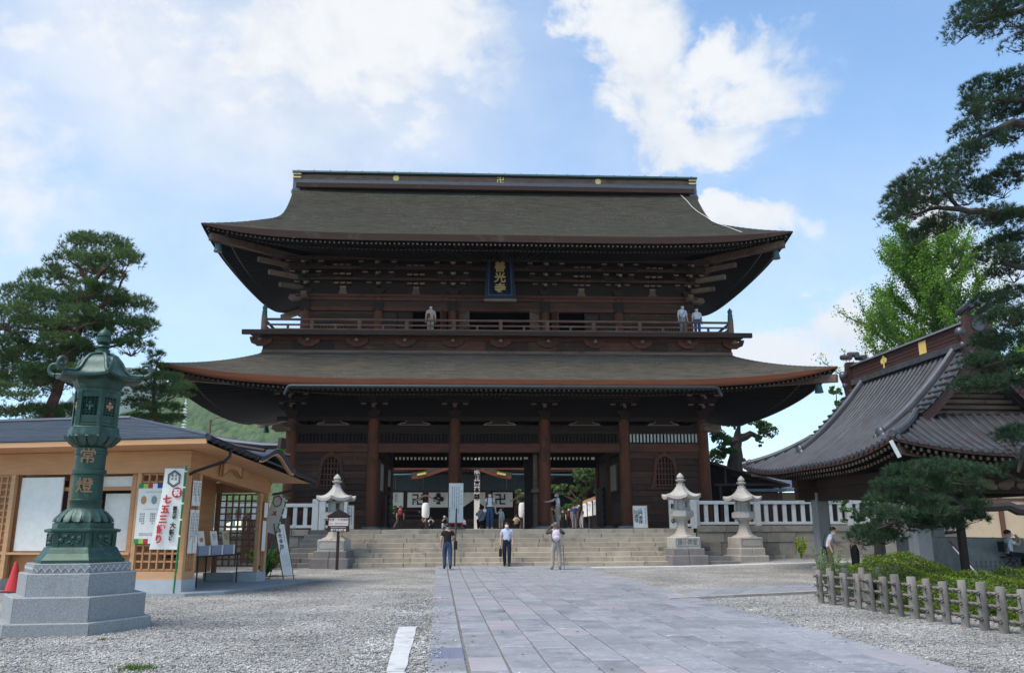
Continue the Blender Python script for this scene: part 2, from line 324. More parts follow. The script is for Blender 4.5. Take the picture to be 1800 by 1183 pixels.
for ci, cw in enumerate(colw):
    if cw == .016: u += cw; continue
    cw = cw*6.0/6.5 if ci else cw
    w = -7 + rp.random()*.5
    while w < 24.7:
        ln = rp.uniform(.62, 1.2) if ci else rp.choice([.95, .95, 1.3])
        if ci == 0 and 0 < w < .6: ln = 1.0
        e = min(w+ln, 24.75); g = rp.uniform(.006, .016)
        h = .035 + rp.uniform(-.004, .004)
        c = pw(u+cw/2, (w+e)/2)
        b = B(); b.cbox(-cw/2+g, cw/2-g, -(e-w)/2+g, (e-w)/2-g, -.03, h, .009)
        q = rp.random()
        mm = M_SLABD if (ci == 0 and .3 < w < 1.4) else M_SLABL if (ci == 0 and 16 < w < 20 and q < .6) or (q > .997) else (M_SLABR if q < .07 else M_SLAB)
        if w < 13.5 and w > -2:
            o = b.obj('slab', mm, path, loc=c, rz=PANG+rp.uniform(-.004, .004)); o.rotation_euler[0] = rp.uniform(-.006, .006); o.rotation_euler[1] = rp.uniform(-.006, .006); nslab += 1
        else:
            ca, sa = math.cos(PANG), math.sin(PANG); far.cur = 1 if mm is M_SLABR else 0
            far._add([(c.x+x*ca-y*sa, c.y+x*sa+y*ca, c.z+z) for x, y, z in b.v], b.f)
        w = e
    u += cw
far.obj('far_slabs', [M_SLAB, M_SLABR], path, kind='stuff')
print('slabs', nslab)

def flat_strip(name, pts, h, m, mk=None, **k):
    """a raised stone band whose outline is given on the ground"""
    b = B(); n = len(pts); z = [gz(p[0], p[1]) for p in pts]
    b._add([(p[0], p[1], zz-.05) for p, zz in zip(pts, z)]+[(p[0], p[1], zz+h) for p, zz in zip(pts, z)], [tuple(range(n,2*n))]+[(i,(i+1)%n,n+(i+1)%n,n+i) for i in range(n)])
    return b.obj(name, m, **k)
M_PALE = mat('pale_granite', (.42, .425, .43), (.52, .525, .53), .75, (5, 5, 5), 6, .3, (40, 40, 40), c3=(.27, .275, .28), c3amt=.5, c3sc=3, bdist=.004)
# pale slab sunk in the gravel beside the path
sp = [atZ(700, 1103), atZ(732, 1103), atZ(712, 1183), atZ(680, 1183)]
d = (sp[3]-sp[0]).normalized()
k = thing('stone_strip', 'pale weathered stone strip lying in the gravel beside the path edge', 'stone strip')
for i, (a, b_) in enumerate(((0, .33), (.335, 1.0), (1.01, 2.2))):
    q = [sp[0].lerp(sp[3], a), sp[1].lerp(sp[2], a), sp[1].lerp(sp[2], b_), sp[0].lerp(sp[3], b_)]
    rj = random.Random(i); out = []
    for a_, c_ in zip(q, q[1:]+q[:1]):
        for j in range(5): p_ = a_.lerp(c_, j/5); out.append(p_+Vector((rj.uniform(-.012, .012), rj.uniform(-.02, .02), 0)))
    flat_strip('slab', out, .022, M_PALE, parent=k)
# cross paths on the right
st = struct('side_path', 'narrow grey stone path branching off to the pavilion')
a0, a1, b0, b1 = atZ(1196, 1053), atZ(1444, 1041), atZ(1250, 1036), atZ(1470, 1026)
e = (a1-a0); nst = 7
for i in range(nst):
    t0, t1 = i/nst*1.5-.08, (i+.985)/nst*1.5-.08
    flat_strip('slab', [a0.lerp(a1, t0), a0.lerp(a1, t1), b0.lerp(b1, t1), b0.lerp(b1, t0)], .03, M_SLAB, parent=st)
for i in range(nst):
    t0, t1 = i/nst*1.5-.08, (i+.97)/nst*1.5-.08; dn = Vector((0, -.18, 0))
    flat_strip('kerb_stone', [a0.lerp(a1, t0)+dn, a0.lerp(a1, t1)+dn, a0.lerp(a1, t1)+dn*.05, a0.lerp(a1, t0)+dn*.05], .06, mat('reddish_kerb', (.3, .25, .235), (.4, .36, .34), .8, (4,4,4), 5, .2, rnd=.15), parent=st)
st2 = struct('kerb_strip', 'pale stone band across the gravel in front of the two neighbouring stone lanterns')
y0 = 32.9
for i in range(9):
    x0 = 4.75+i*1.25; x1 = x0+1.23
    flat_strip('band_stone', [(x0, y0+.04*i), (x1, y0+.04*i), (x1, y0+.6+.04*i), (x0, y0+.6+.04*i)], .04, M_PALE, parent=st2)

# pebbles lying proud of the gravel where the camera is close
def pebbles(n, regions, name):
    base = np.array([(1,0,0),(-1,0,0),(0,1,0),(0,-1,0),(0,0,1),(0,0,-1)], float)
    fc = np.array([(0,2,4),(2,1,4),(1,3,4),(3,0,4),(2,0,5),(1,2,5),(3,1,5),(0,3,5)])
    P = []
    while len(P) < n:
        x0, x1, y0, y1 = regions[rng.integers(len(regions))]
        y = y0 + (y1-y0)*rng.random()**1.6; x = x0 + (x1-x0)*rng.random()
        q = Vector((x, y, 0)) - PO; u = q.dot(PR)
        if -.03 < u < 6.03:
            if rng.random() > .25*math.exp(-min(abs(u), abs(6-u))/.12): continue
            P.append((x, y, .042)); continue
        P.append((x, y, .004))
    P = np.array(P); n = len(P)
    s = rng.uniform(.009, .021, n)[:, None, None]*np.array([1.25, .95, .6])*rng.uniform(.7, 1.3, (n, 6, 3))
    a = rng.uniform(0, 6.28, n); ca, sa = np.cos(a), np.sin(a)
    v = base[None]*s; x = v[:,:,0]*ca[:,None]-v[:,:,1]*sa[:,None]; y = v[:,:,0]*sa[:,None]+v[:,:,1]*ca[:,None]
    v = np.stack([x, y, v[:,:,2]], 2)+P[:,None,:]
    f = fc[None]+(np.arange(n)*6)[:,None,None]
    raw(name, v.reshape(-1,3), f.reshape(-1,3), gravel_mat('pebble', (.15,.148,.145), (.62,.61,.59), 14.), smooth=False, kind='stuff', label='loose grey and white pebbles lying on the gravel', category='gravel')
pebbles(46000, [(-9, -.3, 8.5, 24), (-9, .2, 8.5, 16), (-1.5, .5, 8.5, 20), (4.3, 11, 9, 20)], 'gravel')

# a few dry leaves on the gravel and path
lv = []; lf = []
for k in range(150):
    y = 9+18*rng.random()**1.5; x = -7+17*rng.random(); a = rng.uniform(0, 6.28); r_ = rng.uniform(.015, .035); q = Vector((x, y, 0))-PO; z = .05 if 0 < q.dot(PR) < 6 else .03
    o = len(lv); lv += [(x+math.cos(a)*r_, y+math.sin(a)*r_, z), (x-math.sin(a)*r_*.5, y+math.cos(a)*r_*.5, z+.01), (x-math.cos(a)*r_, y-math.sin(a)*r_, z), (x+math.sin(a)*r_*.5, y-math.cos(a)*r_*.5, z+.012)]; lf.append((o, o+1, o+2, o+3))
raw('fallen_leaves', lv, lf, mat('dry_leaf', (.2, .07, .04), (.3, .18, .07), .8, (3, 3, 3)), kind='stuff', label='scattered dry leaves lying on the gravel and path', category='leaves')
# ================================================================== terrace, steps, retaining walls
TZ = 1.56; GX = 1.4
M_STEP = mat('step_stone', (.43, .365, .285), (.29, .245, .19), .85, (2.2, 2.2, 2.2), 7, .3, (18, 18, 18), rnd=.12, c3=(.17, .155, .14), c3amt=.45, c3sc=2.0, bdist=.012)
M_BLOCK = mat('wall_stone', (.28, .245, .2), (.17, .15, .125), .9, (1.8, 1.8, 1.8), 7, .35, (14, 14, 14), rnd=.25, c3=(.085, .084, .082), c3amt=.5, c3sc=1.2, bdist=.015)
M_WEATHER = mat('dark_step_stone', (.12, .115, .11), (.2, .19, .175), .9, (2, 2, 2), 6, .3, (15, 15, 15), rnd=.18, bdist=.01)
tb = B(); tb.box(-45, 22, 37.6, 220, -.5, TZ-.012); tb.box(22.0, 60, 50, 220, -.5, TZ-.016); tb.obj('terrace', mat('terrace_gravel', (.33, .33, .33), (.42, .42, .43), .9, (30, 30, 30), 4, .3), kind='structure')
stairs = struct('stone_steps', 'broad flight of worn stone steps up to the temple gate')
NR = 8; SY0 = 34.5; z0 = .06; rise = (TZ-z0)/NR; tread = .36
rs = random.Random(11)
for k in range(NR):
    hw = 9.75-.3*min(k, 4); y0 = SY0+k*tread; x = GX-hw
    dep = .5 if k < NR-1 else 1.3
    while x < GX+hw-.05:
        ln = rs.uniform(.8, 2.1)
        e = x+ln if x+ln < GX+hw-.6 else GX+hw
        edge = (x < GX-8.2 or e > GX+8.6)
        b = B(); g = .009; j = rs.uniform(-.012, .012)
        b.cbox(-(e-x)/2+g, (e-x)/2-g, 0, dep, -rise-.02 if k else -.3, 0, .012)
        b.obj('step_stone', M_WEATHER if edge else M_STEP, stairs, loc=((x+e)/2, y0+j, z0+(k+1)*rise+rs.uniform(-.006, .006)))
        x = e
bk = B(); bk.box(GX-8.3, GX+8.3, 35.7, 37.7, -.1, .55); bk.box(GX-8.3, GX+8.3, 36.7, 37.7, .55, 1.1); bk.obj('step_core', M_EARTH, stairs)
WY = 37.0
def stone_wall(x0, x1, courses, label, seed, y=WY):
    w = thing('stone_wall', label, 'stone wall', (x0, y, 0)); r = random.Random(seed)
    z = -.1
    for ci, h in enumerate(courses):
        x = 0; cop = ci == len(courses)-1
        while x < x1-x0-.02:
            ln = r.uniform(1.2, 2.3) if cop else r.uniform(.55, 1.35)
            e = x+ln if x+ln < x1-x0-.4 else x1-x0
            b = B(); g = .006; o = -.05 if cop else r.uniform(-.02, .015)
            b.cbox(-(e-x)/2+g, (e-x)/2-g, 0, .55, 0, h-.008, .014)
            b.obj('stone_block', M_BLOCK, w, loc=((x+e)/2, o, z)); x = e
        z += h
    c = B(); c.box(0, x1-x0, .3, .75, -.1, z-.03); c.obj('wall_core', M_EARTH, w)
    return w
stone_wall(GX+8.7, 22.2, [.5, .56, .45, .27], 'grey stone block retaining wall behind the sapling and two stone lanterns', 5)
stone_wall(-24, GX-8.4, [.44, .5, .47, .27], 'grey stone block retaining wall behind the ticket shed and plank fence', 6)

M_GRAN = mat('white_granite', (.5, .49, .47), (.59, .58, .555), .75, (4, 4, 4), 6, .15, (50, 50, 50), rnd=.05, c3=(.33, .34, .345), c3amt=.42, c3sc=1.8, bdist=.005)
M_INK = plain('black_ink', (.012, .012, .014), .6)
def balustrade(xs_posts, z, label, y, letter=None):
    t = thing('stone_balustrade', label, 'balustrade', (xs_posts[0], y, z))
    ox = xs_posts[0]
    pm = B(); pm.cbox(-.14, .14, -.14, .14, 0, 1.32, .02); pme = pm.mesh('post', M_GRAN)
    sm_ = B(); sm_.cbox(-.085, .085, -.06, .06, .2, .98, .01); sme = sm_.mesh('baluster', M_GRAN)
    for i, x in enumerate(xs_posts):
        p = put('post', pme, t, (x-ox, 0, 0))
        if i == letter: lettering('善光寺', .26, M_INK, p, facing(0, -.142, .62), vertical=True, lines=1.25, bold=.006)
    for a, b_ in zip(xs_posts[:-1], xs_posts[1:]):
        r = B(); r.cbox(a-ox+.14, b_-ox-.14, -.1, .1, .98, 1.13, .015); r.obj('top_rail', M_GRAN, t)
        r = B(); r.cbox(a-ox+.14, b_-ox-.14, -.1, .1, .08, .2, .012); r.obj('bottom_rail', M_GRAN, t)
        n = max(2, round((b_-a)/.44)); 
        for k in range(1, n): put('baluster', sme, t, (a-ox+(b_-a)*k/n, 0, 0))
    return t
pr = atY(1183, 920, 37.2); 
balustrade([pr.x, pr.x+.95], TZ+.0, 'short white stone balustrade with the lettered end post beside the steps', 37.2, 0)
balustrade([pr.x+1.1, pr.x+3.9, pr.x+8.15, pr.x+12.4], TZ+.08, 'long white stone balustrade between the two stone lanterns and the pavilion post', 37.35)
pl = atY(566, 925, 37.2)
balustrade([pl.x-.0, pl.x+.95], TZ, 'short white stone balustrade behind the no smoking sign', 37.2)
balustrade([pl.x-8.5, pl.x-4.3, pl.x-.3], TZ, 'long white stone balustrade running behind the ticket shed', 37.2)
# ================================================================== the two-storey temple gate
M_COL = mat('column_wood', (.165, .05, .021), (.085, .027, .0135), .7, (9, 9, .7), 7, .3, (25, 25, 1.2), rnd=.18, c3=(.04, .02, .0145), c3amt=.55, c3sc=.9, spec=.25, bdist=.01)
M_RED = mat('red_brown_wood', (.13, .04, .02), (.07, .024, .014), .7, (1., 9, 9), 6, .25, (1.5, 25, 25), rnd=.15, c3=(.04, .022, .018), c3amt=.55, c3sc=1.2, bdist=.01)
M_SOFF = mat('shaded_wood', (.0115, .0072, .0055), (.006, .0042, .0036), .85, (1.2, 8, 8), 5, .2, rnd=.1)  # near-black wood: shade under eaves and in recesses put into the colour
M_DARK = mat('dark_wood', (.034, .0165, .0105), (.016, .0088, .0062), .75, (1.2, 8, 8), 6, .25, (1.5, 22, 22), rnd=.2, bdist=.01)
M_PLANK = mat('weathered_plank', (.085, .036, .021), (.034, .0175, .012), .8, (.7, 9, 11), 7, .35, (1.2, 25, 25), rnd=.35, c3=(.095, .068, .052), c3amt=.42, c3sc=2.6, bdist=.012)
M_GREYW = mat('grey_weathered_wood', (.2, .135, .098), (.105, .066, .046), .85, (1, 10, 10), 6, .3, (1.3, 28, 28), rnd=.2, c3=(.09, .042, .028), c3amt=.5, c3sc=1.5, bdist=.01)
M_END = mat('pale_end_grain', (.27, .205, .155), (.17, .125, .095), .9, (9, 9, 9), 5, .2, rnd=.2)
M_EAVE = mat('bark_eave_edge', (.175, .052, .021), (.1, .031, .0135), .85, (.6, 8, 26), 6, .4, (1, 10, 40), c3=(.06, .03, .022), c3amt=.45, c3sc=.8, bdist=.015)
M_EAVE2 = mat('bark_eave_edge_dark', (.05, .023, .015), (.028, .0145, .011), .85, (.6, 8, 26), 6, .4, (1, 10, 40), c3=(.075, .055, .042), c3amt=.35, c3sc=.9, bdist=.015)
def thatch_mat(name, c1, c2, c3):
    m = mat(name, c1, c2, .95, (1.3, 4, 17), 9, .9, (2.4, 7, 26), c3=c3, c3amt=.45, c3sc=.45, spec=.12, bdist=.06, contrast=(.34, .66))
    return specks(m, (.19, .185, .15), 8, .58, .68, .33, (1, 1, 1.6), .8)
M_THATCH = thatch_mat('bark_thatch_upper', (.019, .0178, .0135), (.056, .0525, .041), (.034, .035, .022))
M_THATCH2 = thatch_mat('bark_thatch_lower', (.035, .032, .026), (.085, .077, .063), (.09, .07, .05))
M_COPPER = mat('copper_green', (.06, .12, .125), (.04, .075, .08), .5, (4, 4, 4), 5, .1, metal=.3)
M_BLACK = plain('black_metal', (.016, .017, .02), .5)
M_GOLD = plain('gold_leaf', (.8, .56, .17), .4, .5, .25)
M_STONE = mat('plinth_stone', (.27, .27, .27), (.19, .19, .19), .85, (4, 4, 4), 6, .25, rnd=.1)
M_TILEB = mat('grey_ridge_tile', (.09, .1, .12), (.055, .06, .075), .5, (5, 5, 5), 5, .15, rnd=.15, spec=.5)
gate = thing('temple_gate', 'huge two storey dark timber temple gate with bark thatched roofs above the steps', 'temple gate', (GX, 40, TZ))
CX = [-10.03, -6.1, -2.18, 2.2, 6.12, 10.03]
UX = [-9.79, -6.15, -2.36, 2.36, 6.15, 9.79]
def mx(poly): return [(-x, z) for x, z in poly][::-1]

# --- lower storey columns
cb = B(); cb.lathe([(.27, 0), (.285, .3), (.28, 2.5), (.265, 4.9), (.25, 5.1)], 20, z=.12); cme = cb.mesh('column', M_COL, True)
pb = B(); pb.lathe([(.46, 0), (.46, .06), (.38, .13)], 16); pb.box(-.52, .52, -.52, .52, -.06, .02); pme = pb.mesh('plinth', M_STONE)
for iy, y in enumerate((0, 4, 8)):
    for ix, x in enumerate(CX):
        c = put('column', cme, gate, (x, y, 0)); put('plinth', pme, c)
# --- tie beams, transoms, frog-leg struts on the front and back faces
FR = [(-.85, 0), (-.7, .03), (-.55, .14), (-.42, .15), (-.3, .36), (-.12, .44), (0, .46)]
frog = FR + [(-x, z) for x, z in FR[-2::-1]]
for y, face in ((0, -1), (8, 1)):
    for i in range(5):
        a, b_ = CX[i]+.24, CX[i+1]-.24; w = b_-a; outer = i in (0, 4)
        zb_ = (3.62, 4.02) if y == 0 else (3.45, 3.88); t = B(); t.box(a, b_, y-.16, y+.16, *zb_); t.obj('tie_beam', M_RED if y == 0 else M_SOFF, gate)
        t = B(); t.box(a, b_, y-.13, y+.13, 4.64, 4.93); t.obj('upper_beam', M_DARK, gate)
        t = B(); t.box(a, b_, y-.1, y+.1, 4.52 if y == 0 else 4.07, 4.64); t.box(a, b_, y-.1, y+.1, zb_[1], zb_[1]+(.08 if y == 0 else .02)); fo = t.obj('transom_frame', M_DARK, gate)
        if y == 0:
            n = int(w/.165)
            sb = B(); sb.box(-.04, .04, -.04, .04, 4.1, 4.52); sme = sb.mesh('baluster', M_GRAN if i == 4 else M_DARK)
            for k in range(n): put('baluster', sme, fo, (a+(k+.5)*w/n, y, 0))
            bk = B(); bk.box(a, b_, y+.12, y+.16, 4.06, 4.56); bk.obj('transom_board', M_SOFF, gate)
        else:
            sb = B()
            for k in range(int(w/.22)): sb.box(a+k*.22, a+k*.22+.11, y-.05, y+.05, 3.9, 4.07)
            sb.obj('transom_slats', M_DARK, gate, kind='stuff')
        t = B(); t.prism([(x*1.15+(a+b_)/2, z*.75+4.93) for x, z in frog], y-.08+.06*face, y+.02+.06*face); t.obj('frog_leg_strut', M_DARK, gate)
        if y == 0:
            e = B(); out = [(x*1.15+(a+b_)/2, z*.75+4.93) for x, z in frog]; inn = [((x-(a+b_)/2)*.95+(a+b_)/2, z-.035) for x, z in out]
            e.ring(out[1:-1], inn[1:-1], y-.15, y-.14); e.obj('strut_moulding', M_END, gate)
    t = B(); t.box(CX[0]-.7, CX[5]+.7, y-.2, y+.2, 5.13, 5.33); t.obj('wall_plate', M_DARK, gate)
for x in (CX[0], CX[5]):
    s = 1 if x > 0 else -1
    for z0_, z1_, m_ in ((3.62, 4.02, M_RED), (4.64, 4.93, M_DARK)):
        t = B(); t.box(x-.14, x+.14, .24, 7.76, z0_, z1_); t.obj('side_tie_beam', m_, gate)
    t = B(); t.box(x-.2, x+.2, .21, 7.79, 5.14, 5.32); t.obj('side_wall_plate', M_DARK, gate)
    for i in range(10):
        t = B(); t.box(x-.05, x+.05, .28, 7.72, .3+i*.33, .3+i*.33+.322); t.obj('wall_plank', M_PLANK, gate)
    t = B(); t.box(x-.04, x+.04, .28, 7.72, 4.03, 4.63); t.obj('wall_panel', M_DARK, gate)
    for y in (0, 8):   # carved beam noses past the corner columns
        n_ = B(); n_.prism([(x+s*.2, 4.62), (x+s*.75, 4.6), (x+s*.95, 4.72), (x+s*.9, 4.9), (x+s*.7, 4.98), (x+s*.2, 4.95)], y-.14, y+.14); n_.obj('beam_nose', M_GREYW, gate)
        n_ = B(); n_.prism([(y*1.0+(-.2 if y == 0 else .2), 4.6), ((-.8 if y == 0 else 8.8), 4.6), ((-.95 if y == 0 else 8.95), 4.75), ((-.7 if y == 0 else 8.7), 4.97), ((-.2 if y == 0 else 8.2), 4.95)], x-.14, x+.14, 'x'); n_.obj('beam_nose', M_GREYW, gate)
# --- plank walls with bell-shaped windows in the end bays
def bell(cx, w, z0_, h, k=1.):
    pts = [(-.5, 0), (-.44, .1), (-.4, .3), (-.37, .55), (-.35, .7), (-.31, .82), (-.22, .91), (-.1, .965), (0, 1.0)]
    full = pts + [(-x, z) for x, z in pts[-2::-1]]
    return [(cx+x*w*k, z0_+z*h) for x, z in full]
def half_width_at(w, z, h):
    pts = [(-.5, 0), (-.44, .1), (-.4, .3), (-.37, .55), (-.35, .7), (-.31, .82), (-.22, .91), (-.1, .965), (0, 1.0)]
    t = z/h
    if t < 0 or t >= 1: return 0
    for (x0, a), (x1, b_) in zip(pts[:-1], pts[1:]):
        if a <= t <= b_: return -(x0+(x1-x0)*(t-a)/(b_-a))*w
    return 0
for a, b_ in ((CX[0]+.24, CX[1]-.24), (CX[4]+.24, CX[5]-.24)):
    cx = (a+b_)/2; WW, WZ, WH = 1.55, 1.92, 1.72
    n = 11; h = (3.62-.32)/n
    for i in range(n):
        z = .32+i*h; zm = z+h/2-WZ
        ww = max(half_width_at(WW*.86, zm-h/2, WH*.9), half_width_at(WW*.86, zm+h/2, WH*.9)) if zm > -.1 else 0
        if zm > 0 and zm-h/2 < WH*.9 and ww > 0:
            t = B(); t.box(a, cx-ww+.04, -.05-.02*((i*7)%3)/2, .05, z, z+h-.02); t.obj('wall_plank', M_PLANK, gate)
            t = B(); t.box(cx+ww-.04, b_, -.05-.02*((i*5)%3)/2, .05, z, z+h-.02); t.obj('wall_plank', M_PLANK, gate)
        else:
            t = B(); t.box(a, b_, -.05-.02*((i*7)%3)/2, .05, z, z+h-.02); t.obj('wall_plank', M_RED if i == 1 else M_PLANK, gate)
    t = B(); t.box(a, b_, -.17, .17, .0, .31); t.obj('ground_sill', M_PLANK, gate)
    t = B(); t.ring(bell(cx, WW, WZ, WH), bell(cx, WW*.74, WZ+.02, WH*.86), -.13, .04); wf = t.obj('window_frame', M_RED, gate)
    for k in range(-3, 4):
        x = cx+k*.155
        top = WZ
        while half_width_at(WW*.74, top-WZ, WH*.86) > abs(x-cx)+.02 and top < WZ+WH*.86-.02: top += .02
        if top > WZ+.2:
            t = B(); t.box(x-.035, x+.035, -.07, -.02, WZ+.02, top); t.obj('bar', M_RED, wf)
    for k in range(5):
        z = WZ+.12+k*.26; hw = half_width_at(WW*.74, z-WZ, WH*.86)
        if hw > .1:
            t = B(); t.box(cx-hw, cx+hw, -.045, -.01, z, z+.035); t.obj('bar', M_GREYW, wf)
    t = B(); t.box(cx-WW/2-.1, cx+WW/2+.1, -.16, .02, WZ-.09, WZ-.003); t.obj('window_sill', M_PLANK, wf)
    t = B(); t.box(a, b_, .6, .64, .1, 3.6); t.obj('inner_board', M_SOFF, gate)
# --- passage: inner side walls with panels, middle door row, ceiling
for s in (-1, 1):
    x = CX[1] if s < 0 else CX[4]
    for y0_, y1_ in ((.28, 3.72), (4.28, 7.72)):
        for i in range(3):
            t = B(); t.box(x-.06, x+.06, y0_, y1_, .25+i*1.1, .25+i*1.1+1.04); t.obj('wall_panel', M_PLANK, gate)
        for zz in (.12, 1.28, 2.38, 3.45):
            t = B(); t.box(x-.1, x+.1, y0_, y1_, zz, zz+.12); t.obj('rail', M_DARK, gate)
    t = B(); t.box(x-.13, x+.13, .24, 7.76, 3.64, 4.0); t.obj('passage_beam', M_DARK, gate)
for x in CX[2:4]:
    t = B(); t.box(x-.12, x+.12, .24, 7.76, 3.66, 3.98); t.obj('passage_beam', M_DARK, gate)
for i in range(1, 4):
    a, b_ = CX[i]+.24, CX[i+1]-.24
    t = B(); t.box(a, b_, 3.85, 4.15, 4.12, 4.42); t.obj('lintel', M_DARK, gate)
t = B(); t.box(CX[0], CX[5], .17, 7.83, 4.43, 4.5); t.obj('ceiling', M_SOFF, gate)
t = B(); t.box(CX[3]-.75, CX[3]-.35, 3.8, 4.2, 0, 3.6); t.obj('door_jamb', M_DARK, gate)
t = B(); t.box(CX[3]-.5, CX[3]-.3, .9, 1.15, .1, 3.6); t.box(CX[3]-.6, CX[3]-.2, .2, 1.3, 1.72, 1.9); t.obj('brace_post', M_GREYW, gate)
for s, x in ((-1, CX[1]), (1, CX[4])):   # leaves of the great doors folded back in the passage
    t = B()
    xx = x-s*.38
    t.box(xx-.05, xx+.05, 4.3, 6.1, .1, 2.2)
    d = t.obj('door_leaf', M_DARK, gate)
    for k in range(6):
        t = B(); t.box(xx-.08-.02*s, xx+.08-.02*s, 4.3, 6.1, .2+k*.36, .28+k*.36); t.obj('door_batten', M_DARK, d)

# --- curved thatched roofs
def upturn(t, U, t0): a = max(0, abs(t)-t0)/(1-t0); return U*a**2.1
def hip_roof(hx, hy, tx, ty, ze, zt, U, thick, mt, me_, cy, prof, soff, name):
    """skirt roof round a rectangle: half sizes at the eave (hx,hy) and at the top (tx,ty)"""
    rt_ = thing(name, 'x', 'x'); 
    for kk in ('label', 'category'): del rt_[kk]
    rt_.parent = gate
    def tap(side, s): 
        w0 = hx if side in (0, 2) else hy; return thick*(1-.8*max(0, 1-(1-abs(s))*w0/4.5)**2.5)
    def pt(side, s, v, dz=0.):
        if side in (0, 2): h, d0, d1, w0, w1 = hx, hy, ty, hx, tx
        else: h, d0, d1, w0, w1 = hy, hx, tx, hy, ty
        ww = w0+(w1-w0)*v; d = d0+(d1-d0)*v
        # the turn-up follows the real distance from the corner, alike on both sides
        corner = (1-abs(s))*ww
        a = max(0, 1-corner/(hx*.62)); zz = ze + (zt-ze)*prof(v) + U*a**2.3*max(0, 1-v)**1.4 + dz
        x, y = s*ww, -d
        if side == 1: x, y = d, s*ww
        if side == 2: x, y = -s*ww, d
        if side == 3: x, y = -d, -s*ww
        return (x, y+cy, zz)
    for side in range(4):
        n = 56 if side in (0, 2) else 36
        ss = lambda u: math.copysign(1-(1-abs(2*u-1))**1.25, 2*u-1) if True else 2*u-1
        b = B(); b.grid(lambda u, v: pt(side, ss(u), v, .014*(round(v*44) % 2)), n, 44); b.obj('thatch', mt, rt_, 'all')
        b = B(); b.grid(lambda u, v: pt(side, ss(u), .0, -tap(side, ss(u))*v) if v < 1 else pt(side, ss(u), .012, -tap(side, ss(u))), n, 4); b.obj('eave_edge', me_, rt_, 'all')
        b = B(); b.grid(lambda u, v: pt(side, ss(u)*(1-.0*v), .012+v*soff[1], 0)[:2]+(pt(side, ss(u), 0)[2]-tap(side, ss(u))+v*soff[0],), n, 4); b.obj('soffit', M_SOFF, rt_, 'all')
        # two rows of rafters
        rb = B(); re_ = B(); w_ = hx if side in (0, 2) else hy; cnt = int(2*w_/.215)
        for k in range(cnt):
            s = -1+2*(k+.5)/cnt
            for va, vb, dz_, sz in ((.035, .55, -.1, .085), (.2, 1.0, -.22, .1)):
                e0 = pt(side, s, 0)[2]-tap(side, s)
                p0 = pt(side, s, .012+va*soff[1]); p1 = pt(side, s, .012+vb*soff[1])
                q0 = Vector((p0[0], p0[1], e0+va*soff[0]+dz_)); q1 = Vector((p1[0], p1[1], e0+vb*soff[0]+dz_))
                rb.bar(q0, q1, sz, sz); dd = (q1-q0).normalized(); re_.bar(q0-dd*.004, q0, sz*.96, sz*.96)
        rb.obj('rafters', M_SOFF, rt_, kind='stuff'); re_.obj('rafter_ends', M_END, rt_, kind='stuff')
        # boards carrying the rafter rows
        b = B(); b.grid(lambda u, v: (lambda q: (q[0], q[1], pt(side, ss(u), 0)[2]-tap(side, ss(u))+.2*soff[0]-.1-.08*v-.07))(pt(side, ss(u), .012+.19*soff[1])), n, 1); b.obj('eave_board', M_SOFF, rt_, 'all')
    for side in range(4):
        p0 = Vector(pt(side, 1, .02)); p1 = Vector(pt(side, 1, .97*soff[1]))
        b = B(); b.bar(p0-Vector((0,0,thick+.18)), Vector((p1.x, p1.y, pt(side, 1, 0)[2]-thick+soff[0]-.3)), .3, .34); b.obj('hip_rafter', M_GREYW, rt_)
    return rt_, pt
lower, lpt = hip_roof(14.92, 8.92, 11.35, 5.35, 6.34, 8.2, .66, .36, M_THATCH2, M_EAVE, 4, lambda v: .78*v+.22*v*v, (.5, 1.35), 'lower_roof')
# upper roof: hip-and-gable
UH, UY, UZ, UT = 13.86, 7.83, 13.36, .34
GH = 10.9                                           # half width where the hips stop and the gables start
VG = (UH-GH)/UY
def uprof(v):                                        # concave profile, v from eave to ridge
    return (18.9-UZ)*(.62*v+.38*v**2.0)
def uww(v): 
    g_ = GH+.1+.5*max(0, (v-VG)/(1-VG)); t = (UH-UY*v-g_)/.62; return g_+.62*math.log1p(math.exp(t))
def utap(s, w0): return UT*(1-.8*max(0, 1-(1-abs(s))*w0/4.5)**2.5)
def ups(s, v, sgn=-1, dz=0):
    ww = uww(v)
    corner = (1-abs(s))*ww; a = max(0, 1-corner/8.5)
    z = UZ+uprof(v)+.40*a**2.3*max(0, 1-v/.5)**1.2 + .16*a**3*min(1, v/.3) + dz
    return (s*ww, 4+sgn*UY*(1-v), z)
upper = put('upper_roof', None, gate)
ss = lambda u: math.copysign(1-(1-abs(2*u-1))**1.3, 2*u-1)
